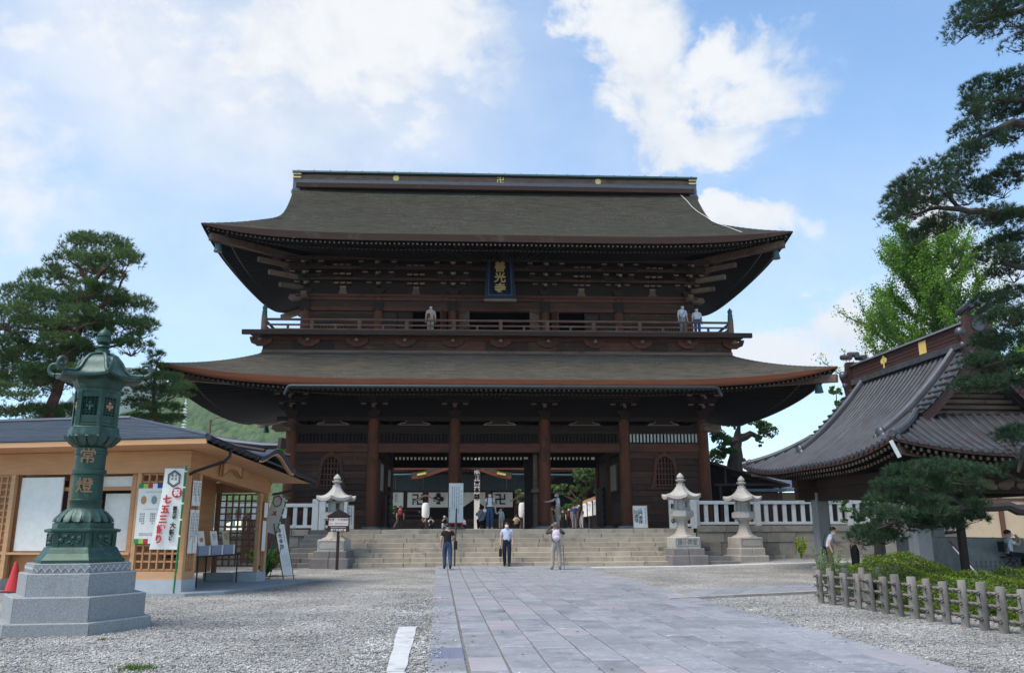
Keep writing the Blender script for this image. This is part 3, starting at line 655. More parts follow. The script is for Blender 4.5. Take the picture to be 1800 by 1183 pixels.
for sgn in (-1, 1):
    b = B(); b.grid(lambda u, v: ups(ss(u), v, sgn, .014*(round(v*64) % 2)), 64, 64); b.obj('thatch', M_THATCH, upper, 'all')
    def soffpt(s, v): 
        e = ups(s, 0, sgn); k = 4.2*v
        return (e[0]-math.copysign(min(abs(e[0]), 0) , e[0]) if False else s*(UH-.03-k), 4+sgn*(UY-.03-k), e[2]-utap(s, UH)+.55*v)
    b = B(); b.grid(lambda u, v: (lambda e: (e[0], e[1], e[2]-utap(ss(u), UH)*v))(ups(ss(u), 0, sgn)), 64, 4); b.obj('eave_edge', M_EAVE2, upper, 'all')
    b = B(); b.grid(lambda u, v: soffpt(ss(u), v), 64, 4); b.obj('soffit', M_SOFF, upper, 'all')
    rb = B(); re_ = B(); cnt = int(2*UH/.215)
    for k in range(cnt):
        s = -1+2*(k+.5)/cnt
        for va, vb, dz_, sz in ((.04, .5, -.1, .085), (.2, 1., -.22, .1)):
            q0 = Vector(soffpt(s, va))+Vector((0,0,dz_)); q1 = Vector(soffpt(s, vb))+Vector((0,0,dz_)); dd = (q1-q0).normalized()
            rb.bar(q0, q1, sz, sz); re_.bar(q0-dd*.004, q0, sz*.96, sz*.96)
    rb.obj('rafters', M_SOFF, upper, kind='stuff'); re_.obj('rafter_ends', M_END, upper, kind='stuff')
    b = B(); b.grid(lambda u, v: (lambda q: (q[0], q[1], q[2]-.17-.08*v))(soffpt(ss(u), .19)), 64, 1); b.obj('eave_board', M_SOFF, upper, 'all')
for sx in (-1, 1):                                   # side skirts under the gables
    def sps(s, v):
        k = (UH-GH)*v; ww = UY-k; corner = (1-abs(s))*ww; a = max(0, 1-corner/8.5)
        f = k/UY
        return (sx*(UH-k), 4+s*ww, UZ+uprof(f)+.40*a**2.3*max(0, 1-f/.5)**1.2+.16*a**3*min(1, f/.3))
    b = B(); b.grid(lambda u, v: sps(ss(u), v), 40, 10); b.obj('thatch', M_THATCH, upper, 'all')
    b = B(); b.grid(lambda u, v: (lambda e: (e[0], e[1], e[2]-utap(ss(u), UY)*v))(sps(ss(u), 0)), 40, 4); b.obj('eave_edge', M_EAVE2, upper, 'all')
    def sso(s, v): e = sps(s, 0); k = 4.2*v; return (sx*(UH-.03-k), 4+s*(UY-.03-k), e[2]-utap(s, UY)+.55*v)
    b = B(); b.grid(lambda u, v: sso(ss(u), v), 40, 4); b.obj('soffit', M_SOFF, upper, 'all')
    rb = B(); re_ = B(); cnt = int(2*UY/.215)
    for k in range(cnt):
        s = -1+2*(k+.5)/cnt
        for va, vb, dz_, sz in ((.04, .5, -.1, .085), (.2, 1., -.22, .1)):
            q0 = Vector(sso(s, va))+Vector((0,0,dz_)); q1 = Vector(sso(s, vb))+Vector((0,0,dz_)); dd = (q1-q0).normalized()
            rb.bar(q0, q1, sz, sz); re_.bar(q0-dd*.004, q0, sz*.96, sz*.96)
    rb.obj('rafters', M_SOFF, upper, kind='stuff'); re_.obj('rafter_ends', M_END, upper, kind='stuff')
    # gable wall and barge boards
    gp = [(4-UY*(1-v), UZ+uprof(v)-.25) for v in [VG+(1-VG)*i/8 for i in range(9)]]; gp += [(8-y, z) for y, z in gp[-2::-1]]
    b = B(); b.prism(gp, sx*(GH-.35), sx*(GH-.3), 'x'); b.obj('gable_wall', M_SOFF, upper)
    for sg in (-1, 1):
        b = B(); b.grid(lambda u, v: (lambda q: (q[0]-sx*.02, q[1], q[2]-.5*v))(ups(sx, VG*.9+(1-VG*.9)*u, sg)), 12, 2); b.obj('barge_board', M_EAVE2, upper, 'all')
    for sg in (-1, 1):
        p0 = Vector(soffpt(sx, .0)); p0.y = 4+sg*(UY-.1)
        e0 = ups(sx, 0, sg); b = B(); b.bar((e0[0]-sx*.35, e0[1]-sg*.35, e0[2]-UT-.2), (sx*(UH-4.2), 4+sg*(UY-4.2), UZ-.05), .28, .32); b.obj('hip_rafter', M_GREYW, upper)
# bells under the corners
for (x, y, z) in ((13.2, -3.2, 12.72), (-13.2, -3.2, 12.72), (14.25, -4.25, 6.05), (-14.25, -4.25, 6.05), (-14.25, 12.2, 6.05), (14.25, 12.2, 6.05)):
    b = B(); b.lathe([(.02, .3), (.06, .29), (.13, .22), (.15, .1), (.19, -.12), (.2, -.14), (.15, -.14)], 14); b.tube([(0, 0, .28), (0, 0, .75)], .012, 6)
    b.obj('wind_bell', M_COPPER, gate, True, (x, y, z))
# ridge: board box with copper cap, crests and stacked end tiles
ridge = put('ridge', None, gate, (0, 4, 0)); RH = 11.3
for z0_, z1_, hy, m_ in ((18.72, 18.98, .62, M_EAVE2), (18.98, 19.2, .55, M_TILEB), (19.2, 19.56, .42, M_GREYW), (19.56, 19.62, .52, M_BLACK)):
    b = B(); b.box(-RH, RH, -hy, hy, z0_, z1_); b.obj('ridge_course', m_, ridge)
b = B(); b.prism([(-.62, 19.62), (.62, 19.62), (.6, 19.72), (.3, 19.86), (0, 19.9), (-.3, 19.86), (-.6, 19.72)], -RH-.25, RH+.25, 'x'); b.obj('ridge_cap', M_COPPER, ridge)
n = 26
for k in range(n):
    b = B(); b.tube([(-RH+2*RH*k/(n-1), -.63, 19.6), (-RH+2*RH*k/(n-1), -.3, 19.88), (-RH+2*RH*k/(n-1), 0, 19.92)], .03, 6); b.obj('cap_seam', M_COPPER, ridge)
for sx in (-1, 1):
    for k, (z, w) in enumerate(((18.35, .42), (18.75, .4), (19.1, .34), (19.4, .28))):
        b = B(); b.tube([(sx*(RH+.02), -w*1.3, z+.1), (sx*(RH+.02), w*1.3, z+.1)], .19 if k else .26, 10); b.obj('ridge_end_tile', M_TILEB, ridge, True)
    b = B(); b.box(sx*RH-.2, sx*RH+.2, -.5, .5, 18.3, 19.6); b.obj('ridge_end_board', M_TILEB, ridge)
    for z in (19.3, 19.5):
        b = B(); b.box(sx*RH-.24, sx*RH+.24, -.56, -.5, z, z+.07); b.obj('gilt_band', M_GOLD, ridge)
for x, kind in ((-5.75, 0), (.18, 1), (5.8, 0)):
    b = B()
    if kind: 
        s = .19
        for (x0, x1, a0_, a1_) in ((-.2, 1.2, 2, 2.45),): pass
        sg = [(-1, -.14, .72, 1), (-.14, .14, -1, 1), (.14, 1, -1, -.72), (-1, -.14, -.14, .14), (.14, 1, -.14, .14), (-1, -.72, -1, -.14), (.72, 1, .14, 1)]
        for x0, x1, a, c in sg: b.box(x+x0*s, x+x1*s, -.47, -.43, 19.4+a*s, 19.4+c*s)
    else:
        p = []
        for k in range(32): r = .19*(1 if k%4 < 2 else .78); p.append((x+r*math.cos(k*math.pi/16), 19.4+r*math.sin(k*math.pi/16)))
        b.prism(p, -.47, -.43); b.ball((x, -.47, 19.4), .07, 8, (1, .3, 1))
    b.obj('gilt_crest', M_GOLD, ridge)
# white cable over the thatch, right
cab = []
for j in range(10):
    v = .96-.9*j/9; ww = uww(v); x = 10.55+1.05*(j/9)+.05*math.sin(j*1.9); q = ups(min(.99, x/ww), v); cab.append((q[0], q[1]-.03, q[2]+.05))
b = B(); b.tube(cab, .012, 6); b.obj('cable', plain('white_cable', (.75, .75, .76)), gate)

# --- bracket complexes
def bracket_mesh(tiers, reach, base, arm, name, lx=.62):
    b = B(); z = 0
    b.cur = 0; b.prism([(-.2, 0), (.2, 0), (.3, .16), (.3, .3), (-.3, .3), (-.3, .16)], -.3, .3)
    z = .3
    for k in range(tiers):
        w = lx+.16*k
        yo = -reach*k
        for yy in [yo] if k == 0 else [0, yo]:
            b.cur = 0
            b.prism([(-w, z+.12), (-w+.15, z), (w-.15, z), (w, z+.12), (w, z+.24), (-w, z+.24)], yy-.075, yy+.075)
            for xx in (-w+.1, 0, w-.1):
                b.cur = 0; b.prism([(xx-.09, z+.24), (xx+.09, z+.24), (xx+.13, z+.31), (xx+.13, z+.38), (xx-.13, z+.38), (xx-.13, z+.31)], yy-.13, yy+.13)
                b.cur = 1; b.box(xx-.128, xx+.128, yy-.137, yy-.131, z+.305, z+.378)
        b.cur = 0
        y1 = -reach*(k+1)-.12
        b.prism([(.3, z+.02), (y1+.1, z+.02), (y1, z+.12), (y1, z+.25), (.3, z+.25)], -.08, .08, 'x')
        b.cur = 1; b.box(-.078, .078, y1-.006, y1, z+.12, z+.248)
        z += arm
    return b.mesh(name, [M_DARK, M_END])
# lower storey: sets over every front and back column and between them
lb = bracket_mesh(3, .38, .3, .4, 'bracket_set')
lb2 = bracket_mesh(2, .3, .3, .4, 'bracket_set', .5)
for y, rz in ((0, 0), (8, math.pi)):
    for x in CX: put('bracket_set', lb, gate, (x, y, 5.33), rz)
for sx in (-1, 1):
    for y in (2, 4, 6): put('bracket_set', lb, gate, (sx*10.03, y, 5.33), sx*math.pi/2)
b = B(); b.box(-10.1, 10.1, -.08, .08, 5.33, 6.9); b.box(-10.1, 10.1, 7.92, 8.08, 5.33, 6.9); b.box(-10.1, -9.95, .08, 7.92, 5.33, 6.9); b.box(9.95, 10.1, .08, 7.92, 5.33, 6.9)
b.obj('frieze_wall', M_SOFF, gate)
for yo, z in ((-.42, 6.3), (-.84, 6.62), (-1.3, 6.75)):
    b = B(); b.box(-10.6+yo, 10.6-yo, yo-.08, yo+.08, z, z+.16); b.obj('purlin', M_SOFF, gate)
# long gutter under the lower eave, with its downturned ends
b = B(); b.tube([(-9.35, -5.02, 5.62), (-9.2, -5.02, 5.95), (-9.1, -5.02, 5.98), (9.3, -5.02, 5.98), (9.4, -5.02, 5.95), (9.55, -5.02, 5.62)], [.07, .08, .085, .085, .08, .07], 10)
gut = b.obj('gutter', mat('gutter_copper', (.022, .032, .036), (.035, .048, .052), .5, (2, 4, 4), 4, .1, metal=.2), gate, True)
for k in range(23):
    b = B(); x = -9+k*.82; b.tube([(x, -5.02, 5.98-.1), (x, -5.12, 5.98), (x, -5.02, 6.08), (x, -4.9, 6.2)], .014, 5); b.obj('gutter_bracket', M_BLACK, gut)

# --- balcony
bal = put('balcony', None, gate)
b = B(); b.box(-11.35, 11.35, -1.3, 9.3, 8.1, 8.95); b.obj('skirt_wall', M_PLANK, bal)
for z0_, z1_, o, m_ in ((8.06, 8.22, .06, M_GREYW), (8.24, 8.36, .03, M_GREYW), (8.84, 9.04, .1, M_RED)):
    b = B(); b.ring([(-11.35-o, -1.3-o), (11.35+o, -1.3-o), (11.35+o, 9.3+o), (-11.35-o, 9.3+o)], [(-11.3, -1.25), (11.3, -1.25), (11.3, 9.25), (-11.3, 9.25)], z0_, z1_, 'z'); b.obj('skirt_beam', m_, bal)
xk = -11.35
rr = random.Random(4)
while xk < 11.3:                                     # boards of the skirt in differing browns
    e = min(xk+rr.uniform(1.1, 2.3), 11.35); b = B(); b.box(xk+.01, e-.01, -1.335, -1.3, 8.37, 8.83); b.obj('skirt_board', rr.choice([M_PLANK, M_RED, M_PLANK, M_DARK]), bal); xk = e
b = B(); b.box(-11.9, 11.9, -1.9, 9.9, 9.04, 9.17); b.obj('deck', M_GREYW, bal)
b = B(); b.box(-12.2, 12.2, -1.96, -1.78, 8.98, 9.2); b.obj('deck_beam', M_DARK, bal)
for x in [i*2.29 for i in range(-4, 5)]+[-11.4, 11.4]:
    b = B(); p = [(-.52, .3), (-.46, .16), (-.3, .1), (-.2, .02), (.2, .02), (.3, .1), (.46, .16), (.52, .3), (.5, .4), (.3, .34), (-.3, .34), (-.5, .4)]
    b.prism([(a, c) for a, c in p], -1.47, -1.34); k_ = b.obj('balcony_bracket', M_RED, bal, loc=(x, 0, 8.5))
    b = B(); b.tube([(0, -1.3, .28), (0, -1.72, .28), (0, -1.8, .27)], [.1, .1, .06], 10); b.obj('bracket_nose', M_GREYW, k_, True)
    for dx in (-.42, .42): b = B(); b.box(dx-.11, dx+.11, -1.5, -1.34, .34, .45); b.obj('bearing_block', M_RED, k_)
M_RAIL = mat('brown_rail_wood', (.16, .085, .058), (.09, .046, .032), .8, (1.5, 6, 6), 6, .25, rnd=.12, c3=(.2, .14, .11), c3amt=.4, c3sc=1.5)
def rail_side(p0, p1, posts):
    d = Vector(p1)-Vector(p0); L_ = d.length; d.normalize(); rz = math.atan2(d.y, d.x)
    t = put('railing', None, bal, p0, rz)
    for z, h, m_, w in ((9.19, .12, M_RAIL, .12), (9.46, .08, M_RAIL, .08)):
        b = B(); b.box(0, L_, -w/2, w/2, z, z+h); b.obj('rail', m_, t)
    b = B(); b.tube([(0, 0, 9.76), (L_, 0, 9.76)], .062, 8); b.obj('top_rail', M_RAIL, t, True)
    pm_ = B(); pm_.box(-.085, .085, -.07, .07, 9.3, 9.72); pme_ = pm_.mesh('post', M_RAIL)
    sm2 = B(); sm2.box(-.05, .05, -.05, .05, 9.3, 9.47); sme_ = sm2.mesh('short_post', M_RAIL)
    for k in range(1, posts*2):
        x = L_*k/(posts*2); put('post' if k%2 == 0 else 'short_post', pme_ if k%2 == 0 else sme_, t, (x, 0, 0))
RX, RY0, RY1 = 11.25, -1.7, 9.7
rail_side((-RX, RY0, 0), (RX, RY0, 0), 10); rail_side((-RX, RY1, 0), (RX, RY1, 0), 10)
rail_side((-RX, RY0, 0), (-RX, RY1, 0), 5); rail_side((RX, RY0, 0), (RX, RY1, 0), 5)
pm_ = B(); pm_.lathe([(.14, 0), (.14, .72), (.1, .73)], 12); pme_ = pm_.mesh('corner_post', M_GREYW, True)
fm_ = B(); fm_.lathe([(.13, 0), (.135, .1), (.11, .12), (.125, .2), (.11, .3), (.09, .32), (.12, .4), (.12, .46), (.06, .55), (.01, .62)], 12); fme_ = fm_.mesh('post_finial', M_COPPER, True)
for x in (-RX, RX):
    for y in (RY0, RY1): p = put('corner_post', pme_, bal, (x, y, 9.17)); put('post_finial', fme_, p, (0, 0, .72))

# --- upper storey
ust = put('upper_storey', None, gate)
UY0 = .55
cb = B(); cb.lathe([(.24, 0), (.25, 1.4), (.23, 2.3)], 16, z=9.17); cme = cb.mesh('column', M_COL, True)
for y in (UY0, 4, 8-UY0):
    for x in UX: put('column', cme, ust, (x, y, 0))
for y, f in ((UY0, -1), (8-UY0, 1)):
    for i in range(5):
        a, b_ = UX[i]+.2, UX[i+1]-.2
        for z0_, z1_, m_, th in ((10.78, 10.98, M_RED, .16), (11.0, 11.3, M_PLANK, .1), (11.32, 11.5, M_RED, .15)):
            t = B(); t.box(a, b_, y-th, y+th, z0_, z1_); t.obj('head_beam', m_, ust)
    t = B(); t.box(UX[0]-.5, UX[5]+.5, y-.22, y+.22, 11.5, 11.64); t.obj('wall_plate', M_RED, ust)
    for x in UX:   # square capitals
        t = B(); t.box(x-.26, x+.26, y-.24, y+.24, 10.76, 11.32); t.obj('column_collar', M_DARK, ust)
for i in range(5):
    a, b_ = UX[i]+.22, UX[i+1]-.22; y = UY0
    if i in (0, 4):
        for k in range(3):
            t = B(); t.box(a, b_, y-.04, y+.04, 10.3+k*.16, 10.3+k*.16+.15); t.obj('wall_plank', M_PLANK, ust)
        t = B(); t.box(a, b_, y+.06, y+.09, 9.17, 10.3); t.obj('window_board', M_DARK, ust)
        t = B(); t.ring([(a, 9.17), (b_, 9.17), (b_, 10.3), (a, 10.3)], [(a+.35, 9.35), (b_-.35, 9.35), (b_-.35, 10.12), (a+.35, 10.12)], y-.09, y+.05); wf = t.obj('window_frame', M_PLANK, ust)
        n = 16; sb = B(); sb.box(-.045, .045, -.05, .03, 9.35, 10.12); sme = sb.mesh('bar', M_RED)
        for k in range(n): put('bar', sme, wf, (a+.35+(b_-a-.7)*(k+.5)/n, y, 0))
    elif i in (1, 3):
        # one closed panelled leaf on the outside half, one folded open against the inner column
        m_ = (a+b_)/2; c0, c1 = (a, m_-.12) if i == 1 else (m_+.12, b_)
        for k in range(2):
            x0 = c0+(c1-c0)*k/2; x1 = c0+(c1-c0)*(k+1)/2
            t = B(); t.box(x0+.02, x1-.02, y-.03, y+.03, 9.2, 10.76); d = t.obj('door_leaf', M_PLANK, ust)
            for zz in (9.2, 9.62, 10.18, 10.36, 10.66):
                t = B(); t.box(x0+.02, x1-.02, y-.06, y-.03, zz, zz+.09); t.obj('door_rail', M_DARK, d)
            for xx in (x0+.02, x1-.12):
                t = B(); t.box(xx, xx+.1, y-.062, y-.03, 9.2, 10.76); t.obj('door_stile', M_DARK, d)
        t = B(); xx = b_-.12 if i == 1 else a+.12
        t.bar((xx, y-.1, 9.98), (xx-.25*(1 if i == 1 else -1), y-.75, 9.98), .06, 1.5); d = t.obj('door_leaf', M_RED, ust)
    if i == 2:
        for xx, s in ((a+.1, 1), (b_-.1, -1)):
            t = B(); t.bar((xx, y-.1, 9.98), (xx+.5*s, y-.75, 9.98), .06, 1.5); d = t.obj('door_leaf', M_GREYW, ust)
            for zz in (9.3, 9.75, 10.2, 10.65):
                t = B(); t.bar((xx, y-.13, zz), (xx+.5*s, y-.78, zz), .1, .07); t.obj('door_rail', M_RED, d)
        t = B(); t.box(a, b_, y-.1, y+.1, 9.17, 9.32); t.obj('threshold', mat('fresh_pine', (.42, .2, .07), (.3, .13, .05), .6, (1, 8, 8)), ust)
# back and side walls, floor, ceiling
t = B(); t.box(UX[0], UX[5], 8-UY0-.03, 8-UY0+.03, 9.17, 10.78); t.obj('back_wall', M_DARK, ust)
for x in (UX[0], UX[5]):
    for k in range(10):
        t = B(); t.box(x-.04, x+.04, UY0+.2, 8-UY0-.2, 9.17+k*.16, 9.17+k*.16+.152); t.obj('wall_plank', M_PLANK, ust)
    t = B(); t.box(x-.15, x+.15, UY0+.2, 8-UY0-.2, 10.8, 11.48); t.obj('side_beam', M_DARK, ust)
    t = B(); t.box(x-.21, x+.21, UY0+.23, 8-UY0-.23, 11.51, 11.63); t.obj('side_wall_plate', M_DARK, ust)
t = B(); t.box(UX[0]+.05, UX[5]-.05, UY0+.1, 8-UY0-.1, 10.9, 10.96); t.obj('ceiling', M_SOFF, ust)
# bracket sets and tiers of the upper storey
ub = bracket_mesh(3, .42, .3, .42, 'bracket_set', .6)
us_ = B(); us_.prism([(-.26, 0), (.26, 0), (.16, .2), (.14, .36), (-.14, .36), (-.16, .2)], -.06, .06)
us_.cur = 1; us_.box(-.15, .15, -.09, -.06, .36, .44); sme = us_.mesh('strut', [M_GREYW, M_END])
tmes = []
for k in range(3):
    tr = B(); tr.prism([(-.08, 0), (.08, 0), (.12, .06), (.12, .14), (-.12, .14), (-.12, .06)], -.22-.25*k, .05)
    tr.cur = 1; tr.box(-.118, .118, -.226-.25*k, -.22-.25*k, .06, .138); tmes.append(tr.mesh('bearing_block', [M_DARK, M_END]))

for y, rz in ((UY0, 0), (8-UY0, math.pi)):
    for x in UX: put('bracket_set', ub, ust, (x, y, 11.64), rz)
    for i in range(5):
        m_ = (UX[i]+UX[i+1])/2
        put('strut', sme, ust, (m_, y, 11.64), rz)
        for (dx, kk) in [(a, c) for a in (-.32, 0, .32) for c in range(3)]: put('bearing_block', tmes[kk], ust, (m_+dx, y, 12.12+.4*kk), rz)
for sx in (-1, 1):
    for y in (2.3, 4, 5.7): put('bracket_set', ub, ust, (sx*UX[5], y, 11.64), sx*math.pi/2)
    for y, sy in ((UY0, -1), (8-UY0, 1)):             # diagonal tail rafters at the corners
        for k in range(3):
            b = B(); r0, r1 = .3, 1.55+.62*k; z = 11.95+.5*k
            b.bar((0, 0, z), (r1*.72*sx, r1*.72*sy, z-.12), .2, .22); q = b.obj('corner_arm', M_GREYW, ust, loc=(sx*UX[5], y, 0))
        b = B(); b.prism([(sx*.2, 11.32), (sx*.75, 11.3), (sx*.9, 11.42), (sx*.8, 11.62), (sx*.2, 11.6)], -.13, .13); b.obj('beam_nose', M_GREYW, ust, loc=(sx*UX[5], y, 0))
        b = B(); b.prism([(sy*.2, 11.32), (sy*.7, 11.3), (sy*.85, 11.42), (sy*.75, 11.62), (sy*.2, 11.6)], -.13, .13, 'x'); b.obj('beam_nose', M_GREYW, ust, loc=(sx*UX[5], y, 0))
b = B(); b.box(-9.85, 9.85, UY0-.06, UY0+.06, 11.64, 13.9); b.box(-9.85, 9.85, 8-UY0-.06, 8-UY0+.06, 11.64, 13.9); b.box(-9.85, -9.72, UY0+.06, 8-UY0-.06, 11.64, 13.9); b.box(9.72, 9.85, UY0+.06, 8-UY0-.06, 11.64, 13.9)
b.obj('frieze_wall', M_DARK, ust)
for k, (yo, z) in enumerate(((.42, 12.3), (.84, 12.75), (1.3, 13.1))):
    b = B(); b.box(-10-yo, 10+yo, UY0-yo-.07, UY0-yo+.07, z, z+.14); b.obj('purlin', M_PLANK, ust)
    for sx in (-1, 1): b = B(); b.box(sx*(9.79+yo)-.07, sx*(9.79+yo)+.07, UY0-yo+.08, 8-UY0+yo, z+.003, z+.137); b.obj('purlin', M_PLANK, ust)

# --- plaque under the upper eave
pq = thing('hanging_plaque', 'tall black plaque with gilt characters and blue border hung under the upper eave', 'plaque', (GX-.0, 39.0, TZ+11.0))
def tilt(o): o.rotation_euler = (R(-9), 0, 0)
tilt(pq)
b = B(); b.ring([(-.78, 0), (.78, 0), (.66, 2.3), (-.66, 2.3)], [(-.6, .2), (.6, .2), (.56, 2.18), (-.56, 2.18)], -.12, .06); b.obj('outer_frame', M_BLACK, pq)
b = B(); b.ring([(-.6, .2), (.6, .2), (.56, 2.18), (-.56, 2.18)], [(-.54, .27), (.54, .27), (.51, 2.12), (-.51, 2.12)], -.09, .04); b.obj('blue_border', plain('blue_paint', (.035, .06, .14), .5), pq)
b = B(); b.box(-.55, .55, -.02, .03, .22, 2.15); b.obj('panel', plain('black_lacquer', (.006, .008, .012), .3), pq)
b = B(); b.box(-.8, .8, -.16, .06, -.12, .0); b.obj('base_rail', M_GREYW, pq)
for i, ch in enumerate('善光寺'):
    l = lettering(ch, .58, plain('old_gold', (.5, .33, .13), .5, .4, .2), pq, facing(0, -.05, 1.78-i*.6), bold=.012, depth=.03)
# ================================================================== bronze lantern on its stone base
M_BRONZE = mat('green_bronze', (.014, .044, .031), (.03, .074, .055), .5, (5, 5, 5), 7, .2, (14, 14, 14), c3=(.085, .15, .14), c3amt=.38, c3sc=3.6, metal=.35, spec=.5, bdist=.01)
M_BRONZE2 = mat('pale_bronze', (.055, .1, .088), (.025, .06, .05), .5, (5, 5, 5), 7, .25, (14, 14, 14), c3=(.15, .22, .22), c3amt=.42, c3sc=4, metal=.3, spec=.5, bdist=.01)
M_GRANITE = mat('speckled_granite', (.3, .305, .31), (.185, .19, .195), .7, (55, 55, 55), 4, .15, (70, 70, 70), rnd=.06, contrast=(.4, .62), bdist=.003, c3=(.36, .365, .37), c3amt=.35, c3sc=1.2)
specks(M_GRANITE, (.13, .13, .125), 3.2, .54, .68, .9, (1, 1, .5), .45)
BX, BY = -6.62, 14.75; A0 = R(-55)
bl = thing('bronze_lantern', 'tall green bronze lantern on a tiered grey granite base', 'lantern', (BX, BY, 0))
def zy(py): return atY(165, py, BY).z
def hexring(r, z, a0=A0): return [(r*math.cos(a0+k*math.pi/3), r*math.sin(a0+k*math.pi/3), z) for k in range(6)]
def hexband(b, prof, a0=A0):
    b.lathe(prof, 6, a0=a0)
sbase = put('stone_base', None, bl)
for (r, z0_, z1_) in ((1.25, -.05, .19), (1.13, .19, .57), (.94, .57, .92)):
    for k in range(6):                                # each side of each tier is one block with its joint at the corner
        a, b_ = A0+k*math.pi/3, A0+(k+1)*math.pi/3; c = .012; ri = r-.45
        p = [(r*math.cos(a), r*math.sin(a)), (r*math.cos(b_), r*math.sin(b_)), (ri*math.cos(b_), ri*math.sin(b_)), (ri*math.cos(a), ri*math.sin(a))]
        m_ = ((p[0][0]+p[1][0])/2, (p[0][1]+p[1][1])/2); t = Vector((p[1][0]-p[0][0], p[1][1]-p[0][1])).normalized()
        p[0] = (p[0][0]+t.x*.004, p[0][1]+t.y*.004); p[1] = (p[1][0]-t.x*.004, p[1][1]-t.y*.004)
        n_ = Vector(m_).normalized(); B_ = B()
        low = [(x, y, z0_) for x, y in p]; mid = [(x, y, z1_-c) for x, y in p]
        top = [(p[0][0]+t.x*c-n_.x*c, p[0][1]+t.y*c-n_.y*c, z1_), (p[1][0]-t.x*c-n_.x*c, p[1][1]-t.y*c-n_.y*c, z1_), (p[2][0], p[2][1], z1_), (p[3][0], p[3][1], z1_)]
        B_._add(low+mid+top, [(0,1,5,4),(1,2,6,5),(2,3,7,6),(3,0,4,7),(4,5,9,8),(5,6,10,9),(6,7,11,10),(7,4,8,11),(8,9,10,11)])
        B_.obj('granite_block', M_GRANITE, sbase)
b = B(); hexband(b, [(.84, .92), (.84, 1.06), (.83, 1.07)]); tp = b.obj('patterned_tier', M_GRANITE, sbase)
for k in range(6):                                     # key-fret relief on the top tier
    a, b_ = A0+k*math.pi/3, A0+(k+1)*math.pi/3; p0 = Vector((.84*math.cos(a), .84*math.sin(a), -.1)); p1 = Vector((.84*math.cos(b_), .84*math.sin(b_), -.1))
    n_ = ((p0+p1)/2).normalized(); B_ = B()
    for j in range(14):
        q = p0.lerp(p1, (j+.5)/14); t = (p1-p0).normalized(); s_ = 1 if j%2 else -1
        B_.bar(q-t*.04*s_+n_*.004+Vector((0,0,1.04)), q+t*.04*s_+n_*.004+Vector((0,0,1.13)), .008, .018, n_)
    B_.obj('fret_relief', M_PALE, tp, kind='stuff')
Z1 = 1.07
b = B(); hexband(b, [(.73, Z1), (.73, Z1+.05), (.68, Z1+.1), (.64, Z1+.15), (.6, Z1+.22), (.58, Z1+.25)]); b.obj('hexagonal_foot', M_BRONZE, bl)
b = B(); hexband(b, [(.56, Z1+.25), (.56, Z1+.49)]); body = b.obj('panel_drum', M_BRONZE, bl)
for k in range(6):
    a, b_ = A0+k*math.pi/3, A0+(k+1)*math.pi/3; R_ = .56; p0 = Vector((R_*math.cos(a), R_*math.sin(a), 0)); p1 = Vector((R_*math.cos(b_), R_*math.sin(b_), 0)); n_ = ((p0+p1)/2).normalized()
    B_ = B(); t = (p1-p0).normalized(); rr = random.Random(k)
    for j in range(16):                                # beast-and-cloud relief
        c = p0.lerp(p1, rr.uniform(.22, .78))+n_*.003+Vector((0, 0, Z1+rr.uniform(.3, .44))); B_.ball(c, rr.uniform(.02, .045), 6, (1, 1, .8))
    B_.obj('panel_relief', M_BRONZE2, body, True, kind='stuff')
    for q in (p0, p1): pass
    B_ = B(); B_.bar(p0.lerp(p1, .15)+n_*.006+Vector((0,0,Z1+.27)), p0.lerp(p1, .15)+n_*.006+Vector((0,0,Z1+.47)), .02, .025, n_); B_.bar(p0.lerp(p1, .85)+n_*.006+Vector((0,0,Z1+.27)), p0.lerp(p1, .85)+n_*.006+Vector((0,0,Z1+.47)), .02, .025, n_); B_.obj('panel_border', M_BRONZE, body, kind='stuff')
b = B(); hexband(b, [(.6, Z1+.49), (.62, Z1+.51), (.62, Z1+.54), (.5, Z1+.56), (.5, Z1+.64), (.45, Z1+.66)]); b.obj('drum_cornice', M_BRONZE, bl)
Z2 = Z1+.66
b = B(); b.lathe([(.42, Z2), (.44, Z2+.03), (.4, Z2+.12), (.3, Z2+.2), (.26, Z2+.23)], 24); lo = b.obj('lotus_base', M_BRONZE2, bl, True)
pm = B()
pp = [(0, .445, .0), (.05, .46, .0), (.062, .44, .06), (.045, .36, .15), (0, .29, .21), (-.045, .36, .15), (-.062, .44, .06), (-.05, .46, 0)]
pm._add([(y+.012, x, z) for x, y, z in pp]+[(.43, 0, .08)], [(i, (i+1)%8, 8) for i in range(8)]); pme = pm.mesh('petal', M_BRONZE2, 'all')
for k in range(18): put('petal', pme, lo, (0, 0, Z2), 2*math.pi*k/18)
Z3 = Z2+.23; ZT = zy(788)
b = B(); b.lathe([(.25, Z3), (.25, Z3+.1), (.258, Z3+.11), (.258, Z3+.14), (.245, Z3+.15), (.24, Z3+.56), (.27, Z3+.57), (.275, Z3+.61), (.27, Z3+.65), (.24, Z3+.66), (.24, ZT-.12), (.26, ZT-.11), (.26, ZT-.07), (.25, ZT-.06), (.25, ZT)], 28); pil = b.obj('pillar', M_BRONZE, bl, True)
ang = math.atan2(-BY, -BX) - R(2)
for ch, zz_ in (('常', Z3+.86), ('燈', Z3+.36)):
    m_ = Matrix.Rotation(ang+math.pi/2, 4, 'Z') @ Matrix.Translation((-.04, -.252, zz_)) @ Matrix.Rotation(R(90), 4, 'X')
    lettering(ch, .27, plain('gilt_copper', (.3, .17, .085), .55, .4, .3), pil, m_, bold=.003, depth=.014)
